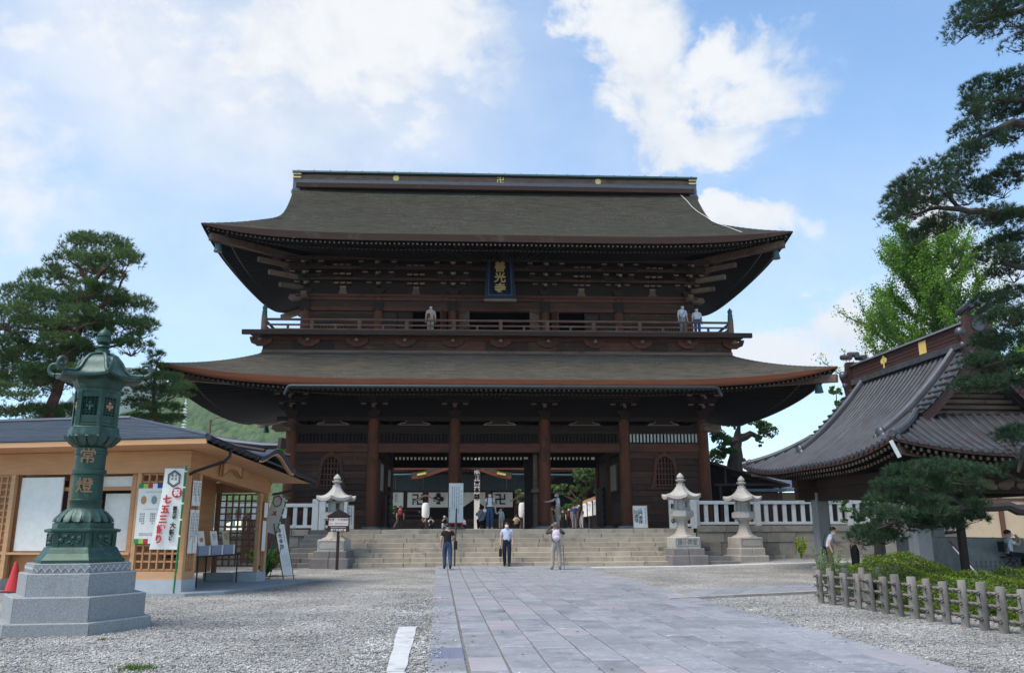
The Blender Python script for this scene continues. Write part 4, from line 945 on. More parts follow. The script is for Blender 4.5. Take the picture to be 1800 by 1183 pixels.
b = B(); hexband(b, [(.25, ZT), (.33, ZT+.03), (.43, ZT+.12), (.46, ZT+.18), (.44, ZT+.2), (.42, ZT+.34), (.4, ZT+.36)]); cup = b.obj('lotus_cup', M_BRONZE, bl)
for k in range(16):
    c_ = put('petal', pme, cup, (0, 0, ZT+.2), rot=(math.pi, 0, 2*math.pi*k/16)); c_.scale = (.97, 1.2, .9)
ZF = ZT+.36; ZE = zy(668)
b = B(); hexband(b, [(.36, ZF), (.37, ZF+.02), (.37, ZF+.06)]); hexband(b, [(.35, ZE-.26), (.37, ZE-.25), (.37, ZE-.2)]); fb = b.obj('fire_box', M_BRONZE, bl)
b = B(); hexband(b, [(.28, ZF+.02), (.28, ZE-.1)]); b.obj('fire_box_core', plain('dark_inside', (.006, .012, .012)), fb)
for k in range(6):
    a, b_ = A0+k*math.pi/3, A0+(k+1)*math.pi/3; R_ = .345; p0 = Vector((R_*math.cos(a), R_*math.sin(a), 0)); p1 = Vector((R_*math.cos(b_), R_*math.sin(b_), 0)); n_ = ((p0+p1)/2).normalized(); t = (p1-p0).normalized()
    B_ = B(); B_.bar(p0+Vector((0,0,ZF)), p0+Vector((0,0,ZE-.2)), .07, .07, n_); B_.obj('corner_post', M_BRONZE, fb)
    q = (p0+p1)/2; h0, h1 = ZF+.07, ZE-.3
    B_ = B(); B_.bar(q+Vector((0,0,h0+.05)), q+Vector((0,0,h0+.12)), .27, .02, n_); 
    B_ = B(); B_.bar(q+Vector((0,0,h0)), q+Vector((0,0,h0+.12)), .28, .025, n_); B_.bar(q+Vector((0,0,h1-.04)), q+Vector((0,0,h1+.06)), .28, .025, n_); B_.obj('panel_rail', M_BRONZE, fb)
    pn = B(); h = h1-.04-h0-.12
    for jx in range(4):                                # pierced scroll work
        for jz in range(7):
            c = q+t*(-.1+.066*jx)+Vector((0, 0, h0+.12+h*(jz+.5)/7)); rr_ = .034
            pts = [c+t*rr_*math.cos(2*math.pi*j/8)+Vector((0,0,rr_*math.sin(2*math.pi*j/8))) for j in range(9)]; pn.tube(pts, .009, 4, False)
    pn.obj('pierced_panel', M_BRONZE, fb, kind='stuff')
    c = q+n_*.012+Vector((0, 0, (h0+h1)/2+.04)); B_ = B()
    for (dx, dz, r_) in ((0, .055, .034), (-.045, 0, .034), (.045, 0, .034)): B_.ball(c+t*dx+Vector((0,0,dz)), r_, 8, (.8, .8, 1))
    B_.bar(c+Vector((0,0,-.07)), c+Vector((0,0,.02)), .03, .02, n_); B_.obj('gilt_crest', plain('worn_gilt', (.42, .24, .16), .5) if k != 5 else M_BRONZE2, fb, True)
b = B(); hexband(b, [(.37, ZE-.2), (.4, ZE-.16), (.46, ZE-.04), (.5, ZE)]); b.obj('eave_cornice', M_BRONZE, bl)
def roofpt(u, v):
    """hexagonal roof: u round, v from rim to top; rim turns up at the corners"""
    k = u*6; i = math.floor(k) % 6; fr = k-math.floor(k)
    prof = [(0, .74, 0.0), (.2, .56, .02), (.32, .47, .055), (.5, .4, .16), (.7, .335, .3), (.86, .25, .39), (1, .13, .43)]
    for (v0, r0, z0_), (v1, r1, z1_) in zip(prof[:-1], prof[1:]):
        if v <= v1+1e-9: w = (v-v0)/(v1-v0); r = r0+(r1-r0)*w; z = z0_+(z1_-z0_)*w; break
    a, b_ = A0+i*math.pi/3, A0+(i+1)*math.pi/3
    x = (math.cos(a)*(1-fr)+math.cos(b_)*fr)*r; y = (math.sin(a)*(1-fr)+math.sin(b_)*fr)*r
    return (x, y, ZE+.02+z+.05*(abs(2*fr-1)**2.5)*(1-v)**3)
b = B(); b.grid(roofpt, 48, 14); rf = b.obj('roof', M_BRONZE2, bl, True)
b = B(); b.grid(lambda u, v: (lambda p: (p[0]*(1-.42*v), p[1]*(1-.42*v), p[2]-.045-.03*v if v > 0 else p[2]-.045))(roofpt(u, 0)), 48, 3); b.obj('roof_underside', M_BRONZE, rf, 'all')
b = B(); b.grid(lambda u, v: (lambda p: (p[0], p[1], p[2]-.046*v))(roofpt(u, 0)), 48, 1); b.obj('roof_rim', M_BRONZE, rf, 'all')
dm = B(); dm.ball((0,0,0), .011, 6); dme = dm.mesh('rim_stud', M_BRONZE2)
for k in range(90): p = roofpt((k+.5)/90, 0); put('rim_stud', dme, rf, (p[0]*1.004, p[1]*1.004, p[2]-.02))
for k in range(6):
    a = A0+k*math.pi/3; pts = [Vector(roofpt(k/6+1e-6, v)) for v in (1, .85, .65, .45, .25, .1, 0)]
    B_ = B(); B_.tube([p+Vector((0,0,.012)) for p in pts], .03, 8); B_.obj('roof_rib', M_BRONZE2, rf, True)
    e = pts[-1]; d = Vector((math.cos(a), math.sin(a), 0)); sc_ = []
    for j in range(15):                                 # curled corner scroll
        th = -math.pi/2+j*.38; r_ = .125*(1-.045*j); sc_.append(e+d*(.02+r_*math.cos(th)+.0)+Vector((0,0,.125+r_*math.sin(th))))
    B_ = B(); B_.tube(sc_, [.038*(1-.035*j) for j in range(15)], 8); B_.obj('corner_scroll', M_BRONZE2, rf, True)
ZR = ZE+.45
b = B(); b.lathe([(.14, ZR), (.15, ZR+0.026), (.12, ZR+0.053), (.12, ZR+0.088), (.09, ZR+0.097), (.085, ZR+0.123), (.12, ZR+0.141), (.1, ZR+0.176), (.07, ZR+0.185), (.12, ZR+0.229), (.125, ZR+0.317), (.1, ZR+0.326), (.115, ZR+0.343), (.11, ZR+0.396), (.06, ZR+0.458), (.02, ZR+0.484), (.005, ZR+0.528)], 20); b.obj('jewel_finial', M_BRONZE, bl, True)

# ================================================================== stone lanterns
M_LAN = mat('weathered_granite', (.43, .41, .375), (.33, .31, .285), .85, (3, 3, 3), 7, .3, (25, 25, 25), rnd=.05, c3=(.27, .255, .235), c3amt=.5, c3sc=1.4, bdist=.01)
M_LANR = mat('weathered_granite_pinkish', (.4, .34, .29), (.3, .27, .24), .85, (2, 2, 3), 7, .3, (25, 25, 25), c3=(.42, .4, .36), c3amt=.5, c3sc=1.5, bdist=.01)
M_LPL = mat('dark_plinth_stone', (.15, .135, .13), (.215, .19, .185), .9, (2, 2, 2), 6, .3, (15, 15, 15), rnd=.1, bdist=.01)
def hexroof(b, r, z, h, a0, lift):
    def pt(u, v):
        k = u*6; i = math.floor(k+1e-9) % 6; fr = k-math.floor(k+1e-9)
        rr_ = r*(1-v)**.9*(.86)+.14*r if v < 1 else .14*r
        rr_ = r+(.2*r-r)*v**.8; zz_ = h*(.25*v+.75*v**2.2)
        a, b_ = a0+i*math.pi/3, a0+(i+1)*math.pi/3
        return ((math.cos(a)*(1-fr)+math.cos(b_)*fr)*rr_, (math.sin(a)*(1-fr)+math.sin(b_)*fr)*rr_, z+zz_+lift*(abs(2*fr-1)**2)*(1-v)**2)
    b.grid(pt, 48, 10); b.grid(lambda u, v: (lambda p: (p[0], p[1], p[2]-.12*v))(pt(u, 0)), 48, 1)
    b.grid(lambda u, v: (lambda p: (p[0]*(1-v), p[1]*(1-v), p[2]-.12+(.0)*v))(pt(u, 0)), 48, 3)
def stone_lantern(x, y, label, rz, text=None, plinth=True, group=None):
    t = thing('stone_lantern', label, 'lantern', (x, y, gz(x, y)-.02), rz)
    if plinth:
        for k, (w, z0_, z1_) in enumerate(((.88, 0, .43), (.76, .43, .72))):
            b = B(); b.cbox(-w, -.01, -w, w, z0_, z1_, .03); b.obj('plinth_block', M_LPL, t)
            b = B(); b.cbox(.0, w, -w, w, z0_, z1_, .03); b.obj('plinth_block', M_LPL, t)
    else:
        for w, z0_, z1_ in ((.8, 0, .3), (.68, .3, .62)):
            for s_ in (-1, 1): b = B(); b.cbox(min(0, s_*w)+.005, max(0, s_*w)-.005, -w, w, z0_, z1_, .03); b.obj('plinth_block', M_LANR, t)
    z = .72 if plinth else .62
    b = B(); b.cbox(-.62, .62, -.62, .62, z, z+.47, .03); ba = b.obj('pedestal', M_LAN if plinth else M_LANR, t)
    b = B(); b.ring([(-.5, z+.08), (.5, z+.08), (.56, z+.14), (.56, z+.34), (.5, z+.4), (-.5, z+.4), (-.56, z+.34), (-.56, z+.14)], [(-.48, z+.1), (.48, z+.1), (.54, z+.15), (.54, z+.33), (.48, z+.38), (-.48, z+.38), (-.54, z+.33), (-.54, z+.15)], -.628, -.62); b.obj('carved_border', M_LPL, ba)
    if text: lettering(text, .24, plain('carved_shadow_stone', (.14, .135, .13)), ba, facing(0, -.623, z+.235), bold=.004, depth=.004)
    z += .47
    b = B(); b.lathe([(.62, z), (.6, z+.04), (.42, z+.1), (.33, z+.22), (.265, z+.36), (.24, z+.5), (.255, z+.68), (.33, z+.7), (.33, z+.75)], 6, a0=R(-90)); b.obj('shaft', M_LANR, t)
    z += .75
    b = B(); b.lathe([(.33, z), (.46, z+.06), (.56, z+.12), (.56, z+.33), (.5, z+.36), (.42, z+.4)], 6, a0=R(-90)); pf = b.obj('platform', M_LAN, t)
    z += .4
    fb = put('light_chamber', None, t)
    for k in range(6):
        a = R(-90)+k*math.pi/3; b = B(); b.bar((.3*math.cos(a), .3*math.sin(a), z), (.3*math.cos(a), .3*math.sin(a), z+.42), .13, .13, (math.cos(a), math.sin(a), 0)); b.obj('chamber_post', M_LAN, fb)
    b = B(); b.lathe([(.34, z), (.34, z+.09)], 6, a0=R(-90)); b.obj('chamber_sill', M_LAN, fb)
    b = B(); b.lathe([(.34, z+.36), (.34, z+.46)], 6, a0=R(-90)); b.obj('chamber_head', M_LAN, fb)
    for k in (1, 3, 5):
        a = R(-60)+k*math.pi/3; b = B(); c = Vector((.27*math.cos(a), .27*math.sin(a), 0)); b.bar(c+Vector((0,0,z+.08)), c+Vector((0,0,z+.37)), .26, .05, c.normalized()); b.obj('chamber_panel', M_LAN, fb)
    z += .44
    b = B(); hexroof(b, .94, z+.12, .5, R(-90), .13); b.obj('roof', M_LAN, t, 'all')
    b = B(); b.lathe([(.2, z+.58), (.2, z+.68), (.13, z+.7), (.12, z+.76)], 6, a0=R(-90)); b.obj('neck', M_LAN, t)
    b = B(); b.lathe([(.12, z+.75), (.23, z+.82), (.24, z+.86), (.12, z+.89), (.13, z+.9), (.17, z+.96), (.16, z+1.02), (.09, z+1.1), (.01, z+1.17)], 16); b.obj('jewel', M_LAN, t, True)
    return t
q = atY(1203, 988, 34.9); stone_lantern(q.x, 34.9, 'stone lantern on a dark plinth with large carved characters on its pedestal', R(4), '諸小岡堂').scale = (.89, .89, .96)
q = atY(1312, 985, 35.6); stone_lantern(q.x, 35.6, 'stone lantern standing on low pinkish blocks in front of the retaining wall', R(12), None, False).scale = (.87, .87, .94)
q = atY(586, 996, 34.6); stone_lantern(q.x, 34.6, 'stone lantern standing directly behind the no smoking sign', R(-6), None).scale = (.88, .88, .95)

# ================================================================== hand rails of the steps
M_RUST = mat('brown_rail_paint', (.075, .052, .036), (.05, .036, .026), .5, (8, 8, 8), 4, rnd=.1)
for px0, py0, label in ((797, 1003, 'brown metal handrail on the steps beside the man in black'), (993, 1001, 'brown metal handrail on the steps beside the man with the pale backpack')):
    p = atZ(px0, py0, .05); x = p.x
    t = thing('handrail', label, 'handrail', (x, SY0-.15, 0))
    run = NR*tread
    b = B(); b.tube([(0, 0, .0), (0, 0, .95)], .035, 8); b.obj('post', M_RUST, t, True)
    b = B(); b.tube([(0, 0, .93), (0, .06, 1.0), (0, run+.2, 2.42), (0, run+.45, 2.45)], .035, 8); b.obj('rail', M_RUST, t, True)
    for k in (3, 6, 8): b = B(); y = k*tread+.32; zz_ = z0+k*rise; b.tube([(0, y, zz_), (0, y, 1.0+(y-.06)/(run+.14)*1.42)], .028, 8); b.obj('post', M_RUST, t, True)

# ================================================================== signs
M_PAPER = plain('white_board', (.79, .755, .70), .6)
M_REDP = plain('red_paint', (.42, .035, .03), .5)
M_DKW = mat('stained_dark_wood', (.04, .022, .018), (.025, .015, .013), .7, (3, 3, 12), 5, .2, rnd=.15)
M_REDTXT = plain('red_lettering', (.5, .02, .03), .6)
M_GREENP = plain('green_paint', (.01, .2, .05), .5)
# no-smoking post
q = atY(592, 1001, 33.2); t = thing('no_smoking_sign', 'small roofed wooden post sign reading no smoking before a stone lantern', 'sign', (q.x, 33.2, gz(q.x, 33.2)-.02), R(3))
b = B(); b.box(-.055, .055, -.045, .045, 0, 1.62); b.obj('post', M_DKW, t)
b = B(); b.box(-.42, .42, -.07, -.03, 1.45, 2.05); bd = b.obj('board', M_DKW, t)
b = B(); b.prism([(-.5, 2.03), (.5, 2.03), (.02, 2.3), (-.02, 2.3)], -.12, .1); b.obj('little_roof', M_DKW, t)
b = B(); b.box(-.38, .38, -.085, -.071, 1.68, 1.98); b.obj('notice', M_PAPER, t)
lettering('禁煙・火気厳禁', .11, M_REDTXT, t, facing(0, -.087, 1.895), depth=.002)
lettering('NO SMOKING', .125, M_REDTXT, t, facing(0, -.087, 1.755), depth=.002)
lettering('長野市消防局', .1, M_PAPER, t, facing(0, -.073, 1.51), depth=.002, bold=.003)
marks(.6, .07, 14, M_PAPER, t, facing(0, -.074, 1.61), fill=1, ch=.05)
b = B(); b.box(.05, .19, -.12, -.02, 1.3, 1.43); b.obj('tag_box', plain('tan_box', (.35, .2, .1)), t)
# leaning white boards and notices
def board(x, y, z, w, h, rz, lean, label, frame, kind='notice_board', cat='notice board', th=.03):
    t = thing(kind, label, cat, (x, y, z), rz); t.rotation_euler = (-lean, 0, rz)
    b = B(); b.box(-w/2, w/2, -th, 0, 0, h); b.obj('panel', M_PAPER, t)
    if frame: b = B(); b.ring([(-w/2-.03, -.03), (w/2+.03, -.03), (w/2+.03, h+.03), (-w/2-.03, h+.03)], [(-w/2, 0), (w/2, 0), (w/2, h), (-w/2, h)], -th-.01, .01); b.obj('frame', frame, t)
    return t
M_FRW = plain('pine_frame', (.42, .2, .1), .6)
q = atY(1126, 920, 37.9)
t = board(q.x, 37.9, TZ+.03, .62, .98, R(-6), R(8), 'white framed sign with large brush lettering leaning beside the lettered balustrade post', M_FRW)
lettering('山門参拝', .19, M_INK, t, facing(.02, -.034, .52), vertical=True, lines=.95, bold=.003, depth=.002)
lettering('回廊登', .19, M_INK, t, facing(-.16, -.034, .5), vertical=True, lines=.95, bold=.002, depth=.002)
marks(.1, .8, 1, M_INK, t, facing(.24, -.034, .5), ch=.07); marks(.09, .7, 1, M_INK, t, facing(-.27, -.034, .5), ch=.05)
q = atY(609, 922, 37.9)
t = board(q.x, 37.9, TZ+.02, .62, 1.05, R(14), R(12), 'white board with small columns of writing leaning behind the no smoking sign', M_FRW)
marks(.52, .95, 5, M_INK, t, facing(0, -.034, .52), ch=.075)
q = atY(801, 917, 38.4)
t = thing('notice_board', 'tall white notice board on red feet in front of the gate column', 'notice board', (q.x, 38.7, TZ), R(2))
b = B(); b.box(-.33, .33, -.03, .02, .3, 2.08); b.obj('panel', M_PAPER, t)
b = B(); b.box(-.34, .34, -.06, .05, .24, .3); b.obj('red_rail', M_REDP, t)
for x in (-.28, .28): b = B(); b.box(x-.03, x+.03, -.03, .03, 0, .24); b.obj('foot', M_REDP, t); b = B(); b.box(x-.03, x+.03, -.25, .25, -.0, .04); b.obj('foot', M_REDP, t)
marks(.4, 1.55, 4, M_INK, t, facing(-.02, -.034, 1.15), ch=.055)
lettering('おしらせ', .1, M_INK, t, facing(.24, -.034, 1.42), vertical=True, lines=1.9, depth=.002); marks(.06, .5, 1, M_INK, t, facing(-.28, -.034, .72), ch=.06)
# memorial post behind the gate
q = atY(838, 928, 61)
t = thing('memorial_post', 'tall white square post with large black brush characters behind the gate', 'post', (q.x, 61, TZ-.05))
b = B(); b.box(-.2, .2, -.2, .2, 0, 8.2); b.obj('post', mat('bleached_timber', (.8, .74, .66), (.7, .63, .55), .8, (6, 6, .8), 5), t)
lettering('奉開龕前立本尊', .5, M_INK, t, facing(0, -.203, 3.75), vertical=True, lines=.98, bold=.014, depth=.003)
# framed paintings in the passage
for (px, yy, w, s_) in ((1083, 1.9, 1.5, 1), (1062, 5.6, 1.3, 1)):
    pass
def painting(xw, yw, zw, w, h, s_, label, colr):
    t = thing('framed_painting', label, 'painting', (xw, yw, zw), R(90)*s_)
    t.rotation_euler = (0, R(0), R(90) if s_ > 0 else R(-90))
    b = B(); b.box(-w/2, w/2, -.03, .03, 0, h); b.obj('canvas', colr, t)
    b = B(); b.ring([(-w/2-.08, -.08), (w/2+.08, -.08), (w/2+.08, h+.08), (-w/2-.08, h+.08)], [(-w/2, 0), (w/2, 0), (w/2, h), (-w/2, h)], -.06, .05); b.obj('frame', M_RED, t)
    return t
PT = mat('faded_painting', (.34, .3, .19), (.2, .25, .22), .6, (5, 5, 5), 5, c3=(.4, .22, .14), c3amt=.5, c3sc=3)
painting(GX+CX[4]-.3, 41.5, TZ+1.85, 1.8, 1.25, -1, 'faded colourful votive painting in a frame on the gate passage wall', PT)
painting(GX+CX[1]+.3, 41.2, TZ+1.85, 1.7, 1.3, 1, 'pale framed board on the gate passage wall nearer the steps', plain('aged_paper', (.5, .48, .42)))
painting(GX+CX[1]+.3, 44.9, TZ+1.8, 1.7, 1.3, 1, 'pale framed board on the gate passage wall nearer the main hall', MATS['aged_paper'])

# ================================================================== ticket shed
SHX, SHY, SHR = -7.3, 22.0, R(-12.6)
M_PINE = mat('new_pine', (.5, .25, .115), (.405, .19, .084), .55, (1.2, 1.2, 9), 6, .08, rnd=.07, spec=.3, c3=(.56, .29, .125), c3amt=.4, c3sc=1.5)
M_PINES = mat('new_pine_pale', (.57, .315, .165), (.49, .26, .125), .55, (1.2, 1.2, 9), 5, .08, rnd=.06)
M_SROOF = mat('dark_metal_roof', (.045, .052, .072), (.07, .08, .105), .4, (1.5, 6, 6), 5, .1, rnd=.12, spec=.5, metal=.3)
M_CONC = mat('pale_concrete', (.42, .44, .46), (.36, .38, .4), .85, (4, 4, 4), 5, .1)
shed = thing('ticket_shed', 'new pine ticket shed with lattice walls and dark metal roof behind the bronze lantern', 'shed', (SHX, SHY, 0), SHR)
def sbox(name, m, x0, x1, y0, y1, z0_, z1_, parent=shed): b = B(); b.box(x0, x1, y0, y1, z0_, z1_); return b.obj(name, m, parent)
b = B(); b.prism([(-9, -.55), (.45, -.55), (1.1, .2), (1.25, 5.2), (-9, 5.2)], -.05, .07, 'z'); b.obj('floor_slab', mat('shed_floor_stone', (.24, .27, .29), (.3, .33, .35), .8, (3, 3, 3), 5, .1), shed)
def lattice(x0, x1, z0_, z1_, nx_, nz_, ax, fixed, name='lattice', m=M_PINE, w=.045, parent=shed):
    """square lattice of crossing slats; ax 'x': in a plane y = fixed, ax 'y': in a plane x = fixed"""
    l = put(name, None, parent)
    for k in range(nx_+1):
        u = x0+(x1-x0)*k/nx_; b = B()
        b.box(u-w/2, u+w/2, fixed-.03, fixed+.01, z0_, z1_) if ax == 'x' else b.box(fixed-.01, fixed+.03, u-w/2, u+w/2, z0_, z1_)
        b.obj('slat', m, l)
    for k in range(nz_+1):
        z = z0_+(z1_-z0_)*k/nz_; b = B()
        b.box(x0, x1, fixed-.012, fixed+.028, z-w/2, z+w/2) if ax == 'x' else b.box(fixed-.028, fixed+.012, x0, x1, z-w/2, z+w/2)
        b.obj('slat', m, l)
    return l
# front corner pier
sbox('plinth', M_CONC, -1.5, .03, -.03, .62, .0, .36)
sbox('sill', M_PINES, -1.5, .0, 0, .12, .36, .56); sbox('sill', M_PINES, -.12, .0, .12, .6, .36, .56)
for x0, y0_ in ((-1.5, 0), (-.12, 0), (-.12, .5)): sbox('post', M_PINES, x0, x0+.12, y0_, y0_+.12, .56, 3.05)
lattice(-1.38, -.12, .6, 3.02, 6, 12, 'x', .06)
lattice(.12, .5, .6, 3.02, 3, 12, 'y', -.06)
sbox('back_board', M_PINE, -1.5, -1.47, .13, 4.0, .36, 3.05)
# counter front
sbox('counter_panel', M_PINE, -5.4, -1.51, .25, .3, .07, .97); sbox('counter_shelf', M_PINES, -5.5, -1.51, -.05, .75, .97, 1.03)
for x in (-5.18, -3.6, -2.9, -1.75): sbox('post', M_PINE, x, x+.13, .16, .29, 1.03, 3.05)
sbox('window_head', M_PINE, -5.4, -1.51, .18, .27, 2.62, 2.72)
bl_ = sbox('white_blind', M_PAPER, -4.98, -3.72, .08, .12, 1.06, 2.98)
for x0, x1 in ((-2.72, -1.8), (-3.42, -2.95)): sbox('white_blind', M_PAPER, x0, x1, .5, .53, 1.05, 2.55); sbox('paper_pane', M_PAPER, x0, x1, .33, .35, 2.72, 3.0)
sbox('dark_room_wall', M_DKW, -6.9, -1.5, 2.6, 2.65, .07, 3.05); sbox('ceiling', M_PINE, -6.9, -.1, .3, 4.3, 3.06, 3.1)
sbox('post', M_PINE, -3.35, -3.28, .2, .26, 1.03, 2.62); sbox('window_rail', M_PINE, -3.5, -2.9, .2, .26, 1.8, 1.87)
# left lattice wall
sbox('plinth', M_CONC, -7.2, -5.1, -.1, .2, 0, .36); lattice(-7.0, -5.15, .5, 3.02, 10, 14, 'x', .0); sbox('lattice_back', M_PINE, -7.1, -5.1, .12, .15, .4, 3.05); sbox('post', M_PINES, -5.2, -5.08, -.06, .06, .36, 3.05)
# beams
sbox('front_beam', M_PINE, -7.3, .02, -.05, .3, 3.05, 3.62)
b = B(); b.prism([(.3, 3.05), (4.5, 2.66), (4.5, 3.12), (.3, 3.62)], -.26, .02, 'x'); b.obj('side_beam', M_PINE, shed)
# rear pier with lattice and its own plinth
sbox('plinth', M_CONC, -.72, .04, 4.0, 4.6, .0, .34); sbox('post', M_PINES, -.1, .02, 4.02, 4.14, .34, 2.68); sbox('post', M_PINES, -.1, .02, 4.48, 4.6, .34, 2.68)
lattice(4.14, 4.48, .55, 2.64, 3, 11, 'y', -.05); lattice(-1.6, -.12, .5, 2.66, 7, 11, 'x', 4.55, m=mat('pine_brown', (.3, .14, .06), (.24, .11, .05), .6, (1, 1, 8), 4))
sbox('post', MATS['pine_brown'], -1.72, -1.6, 4.48, 4.6, .07, 2.75); sbox('plinth', M_CONC, -1.9, -.75, 4.35, 4.65, .0, .3)
sbox('rear_beam', M_PINE, -4, .0, 4.42, 4.68, 2.72, 3.02)
# roof: stepped metal courses
EY0, EX1, PKX, PKY, PKZ = -1.05, 1.0, -3.6, 2.5, 4.85
def course(poly_lo, poly_hi, n, name):
    """poly_lo/hi: two 3-D points each; strips between them, each lapping the next"""
    a0, a1 = map(Vector, poly_lo); c0, c1 = map(Vector, poly_hi)
    for k in range(n):
        t0, t1 = k/n, (k+1.15)/n; p = [a0.lerp(c0, t0), a1.lerp(c1, t0), a1.lerp(c1, min(t1, 1)), a0.lerp(c0, min(t1, 1))]; d = Vector((0, 0, .045)); e = Vector((0, 0, .012))
        b = B(); b._add([p[0]+d, p[1]+d, p[2]+e, p[3]+e, p[0]-e, p[1]-e, p[2]-e, p[3]-e], [(0,1,2,3),(0,4,5,1),(1,5,6,2),(3,2,6,7),(0,3,7,4)]); b.obj(name, M_SROOF, shed)
course(((-9.5, EY0, 3.84), (EX1, EY0, 3.84)), ((-9.5, PKY, PKZ), (PKX, PKY, PKZ)), 13, 'roof_course')
course(((EX1, EY0, 3.84), (EX1, 5.6, 3.14)), ((PKX, PKY, PKZ), (PKX, PKY+.02, PKZ)), 13, 'roof_course')
course(((EX1, 5.6, 3.14), (-9.5, 5.6, 3.5)), ((PKX, PKY, PKZ), (-9.5, PKY, PKZ)), 13, 'roof_course')
b = B(); b.tube([(PKX, PKY, PKZ+.04), (-9.5, PKY, PKZ+.04)], .07, 8); b.obj('ridge_roll', M_SROOF, shed, True)
b = B(); b.tube([(PKX, PKY, PKZ+.03), (EX1, EY0, 3.89)], .05, 8); b.obj('hip_roll', M_SROOF, shed, True)
sbox('fascia', M_PINES, -9.5, EX1-.02, EY0+.02, EY0+.07, 3.68, 3.81)
b = B(); b._add([(-9.5, EY0+.05, 3.7), (EX1-.05, EY0+.05, 3.7), (EX1-.05, 5.55, 3.02), (-9.5, 5.55, 3.4), (-9.5, .1, 3.62), (0, .1, 3.62), (0, 4.5, 3.1), (-9.5, 4.5, 3.3)], [(0,1,5,4),(1,2,6,5),(2,3,7,6)]); b.obj('soffit', M_PINES, shed)
g = B(); pts = [(EX1+.06, EY0-.02, 3.82), (EX1+.06, 1.7, 3.53)]; g.tube(pts, .075, 8); g.obj('gutter', M_BLACK, shed, True)
g = B(); g.tube([(EX1+.06, 3.7, 3.33), (EX1+.06, 5.6, 3.12)], .075, 8); g.obj('gutter', M_BLACK, shed, True)
for k in range(9): b = B(); yy = EY0+.25+k*.32; b.tube([(EX1+.15, yy, 3.8-(yy+1)*.105), (EX1+.06, yy, 3.72-(yy+1)*.105), (EX1-.04, yy, 3.8-(yy+1)*.105)], .018, 6); b.obj('gutter_bracket', M_SROOF, shed)
b = B(); b.tube([(EX1+.05, .1, 3.66), (EX1+.02, .1, 3.45), (EX1-.1, .08, 3.32), (.15, -.06, 3.06), (.04, -.1, 2.98)], .04, 8); b.obj('downpipe', M_BLACK, shed, True)
b = B(); b.tube([(EX1+.05, 5.4, 3.1), (EX1+.02, 5.4, 2.92), (.3, 4.9, 2.72), (.05, 4.7, 2.66)], .04, 8); b.obj('downpipe', M_BLACK, shed, True)
# small undulating gable over the side opening
def kar(u): x = 2*u-1; return .34*(math.cos(x*math.pi)+1)/2 - .05*abs(x)
kg = put('curved_gable', None, shed)
for dz, m_, nm, x0, x1 in ((.0, M_SROOF, 'gable_roof', -.8, 1.15), (-.06, M_PINES, 'gable_board', 1.0, 1.1)):
    b = B(); b.grid(lambda u, v: (x0+(x1-x0)*v, 1.6+2.3*u, 3.52-.1*(2.3*u)+kar(u)+dz+.12), 24, 4); b.grid(lambda u, v: (x1, 1.6+2.3*u, 3.52-.1*(2.3*u)+kar(u)+dz+.12-.12*v), 24, 1); b.grid(lambda u, v: (x0+(x1-x0)*v, 1.6+2.3*u, 3.52-.1*(2.3*u)+kar(u)+dz), 24, 4); b.obj(nm, m_, kg, 'all')
b = B(); b.tube([(-1.6, 2.75, 4.35), (-.4, 2.75, 4.12), (.6, 2.75, 4.0), (1.2, 2.75, 3.98)], [.11, .1, .09, .08], 8); b.obj('gable_ridge', M_SROOF, kg, True)
b = B(); b.prism([(2.55, 3.9), (2.95, 3.9), (2.9, 4.2), (2.6, 4.2)], 1.15, 1.25, 'x'); b.obj('ridge_end', M_DKW, kg)
for s_ in (-1, 1): b = B(); b.tube([(-1.3, 2.75+s_*.2, 4.2), (-.3, 2.75+s_*.55, 4.02), (.5, 2.75+s_*.75, 3.86), (1.1, 2.75+s_*.85, 3.76)], .06, 6); b.obj('gable_rib', M_DKW, kg)
# carved name board under the side eave
cb_ = put('carved_board', None, shed, (.06, 1.95, 2.92))
out = [(-.62, .1), (-.6, .42), (-.35, .62), (0, .7), (.35, .62), (.6, .42), (.62, .1), (.45, .18), (.2, .3), (0, .32), (-.2, .3), (-.45, .18)]
b = B(); b.prism([(y*.9, z) for y, z in out], 0, .08, 'x'); b.obj('board', M_PINES, cb_)
b = B(); b.ring([(y*.93, z*1.02) for y, z in out], [(y*.86, z*.97+.012) for y, z in out], .06, .1, 'x'); b.obj('board_rim', MATS['pine_brown'], cb_)
m_ = Matrix.Translation((.085, 0, .45)) @ Matrix.Rotation(R(90), 4, 'Z') @ Matrix.Rotation(R(90), 4, 'X'); marks(.9, .26, 6, plain('carved_brown', (.16, .07, .03)), cb_, m_, name='carving', ch=.12, fill=1)
# posters
pb_ = put('poster', None, shed, (-.92, -.045, 1.25)); b = B(); b.box(-.47, .47, -.01, .01, 0, 1.52); b.obj('sheet', M_PAPER, pb_)
pc = [(.02, .25, .08), (.3, .55, .08), (.5, .03, .05), (.75, .76, .75), (.02, .06, .3), (.02, .25, .08), (.5, .03, .05)]
for row, zz_ in ((0, 1.4), (1, .0)):
    for k in range(7): b = B(); b.box(-.47+k*.134, -.47+k*.134+.13, -.016, -.011, zz_+.0, zz_+.12); b.obj('colour_square', plain('swatch%d' % k, pc[k]), pb_)
for k in range(3):
    b = B(); b.ball((-.3+.3*k, -.013, 1.1), .09, 8, (.9, .1, 1.2)); b.obj('picture', [plain('amber_print', (.5, .25, .1)), plain('grey_print', (.25, .3, .27)), plain('rose_print', (.5, .08, .12))][k], pb_)
    marks(.16, .3, 3, M_INK, pb_, facing(-.3+.3*k, -.014, .62), ch=.05)
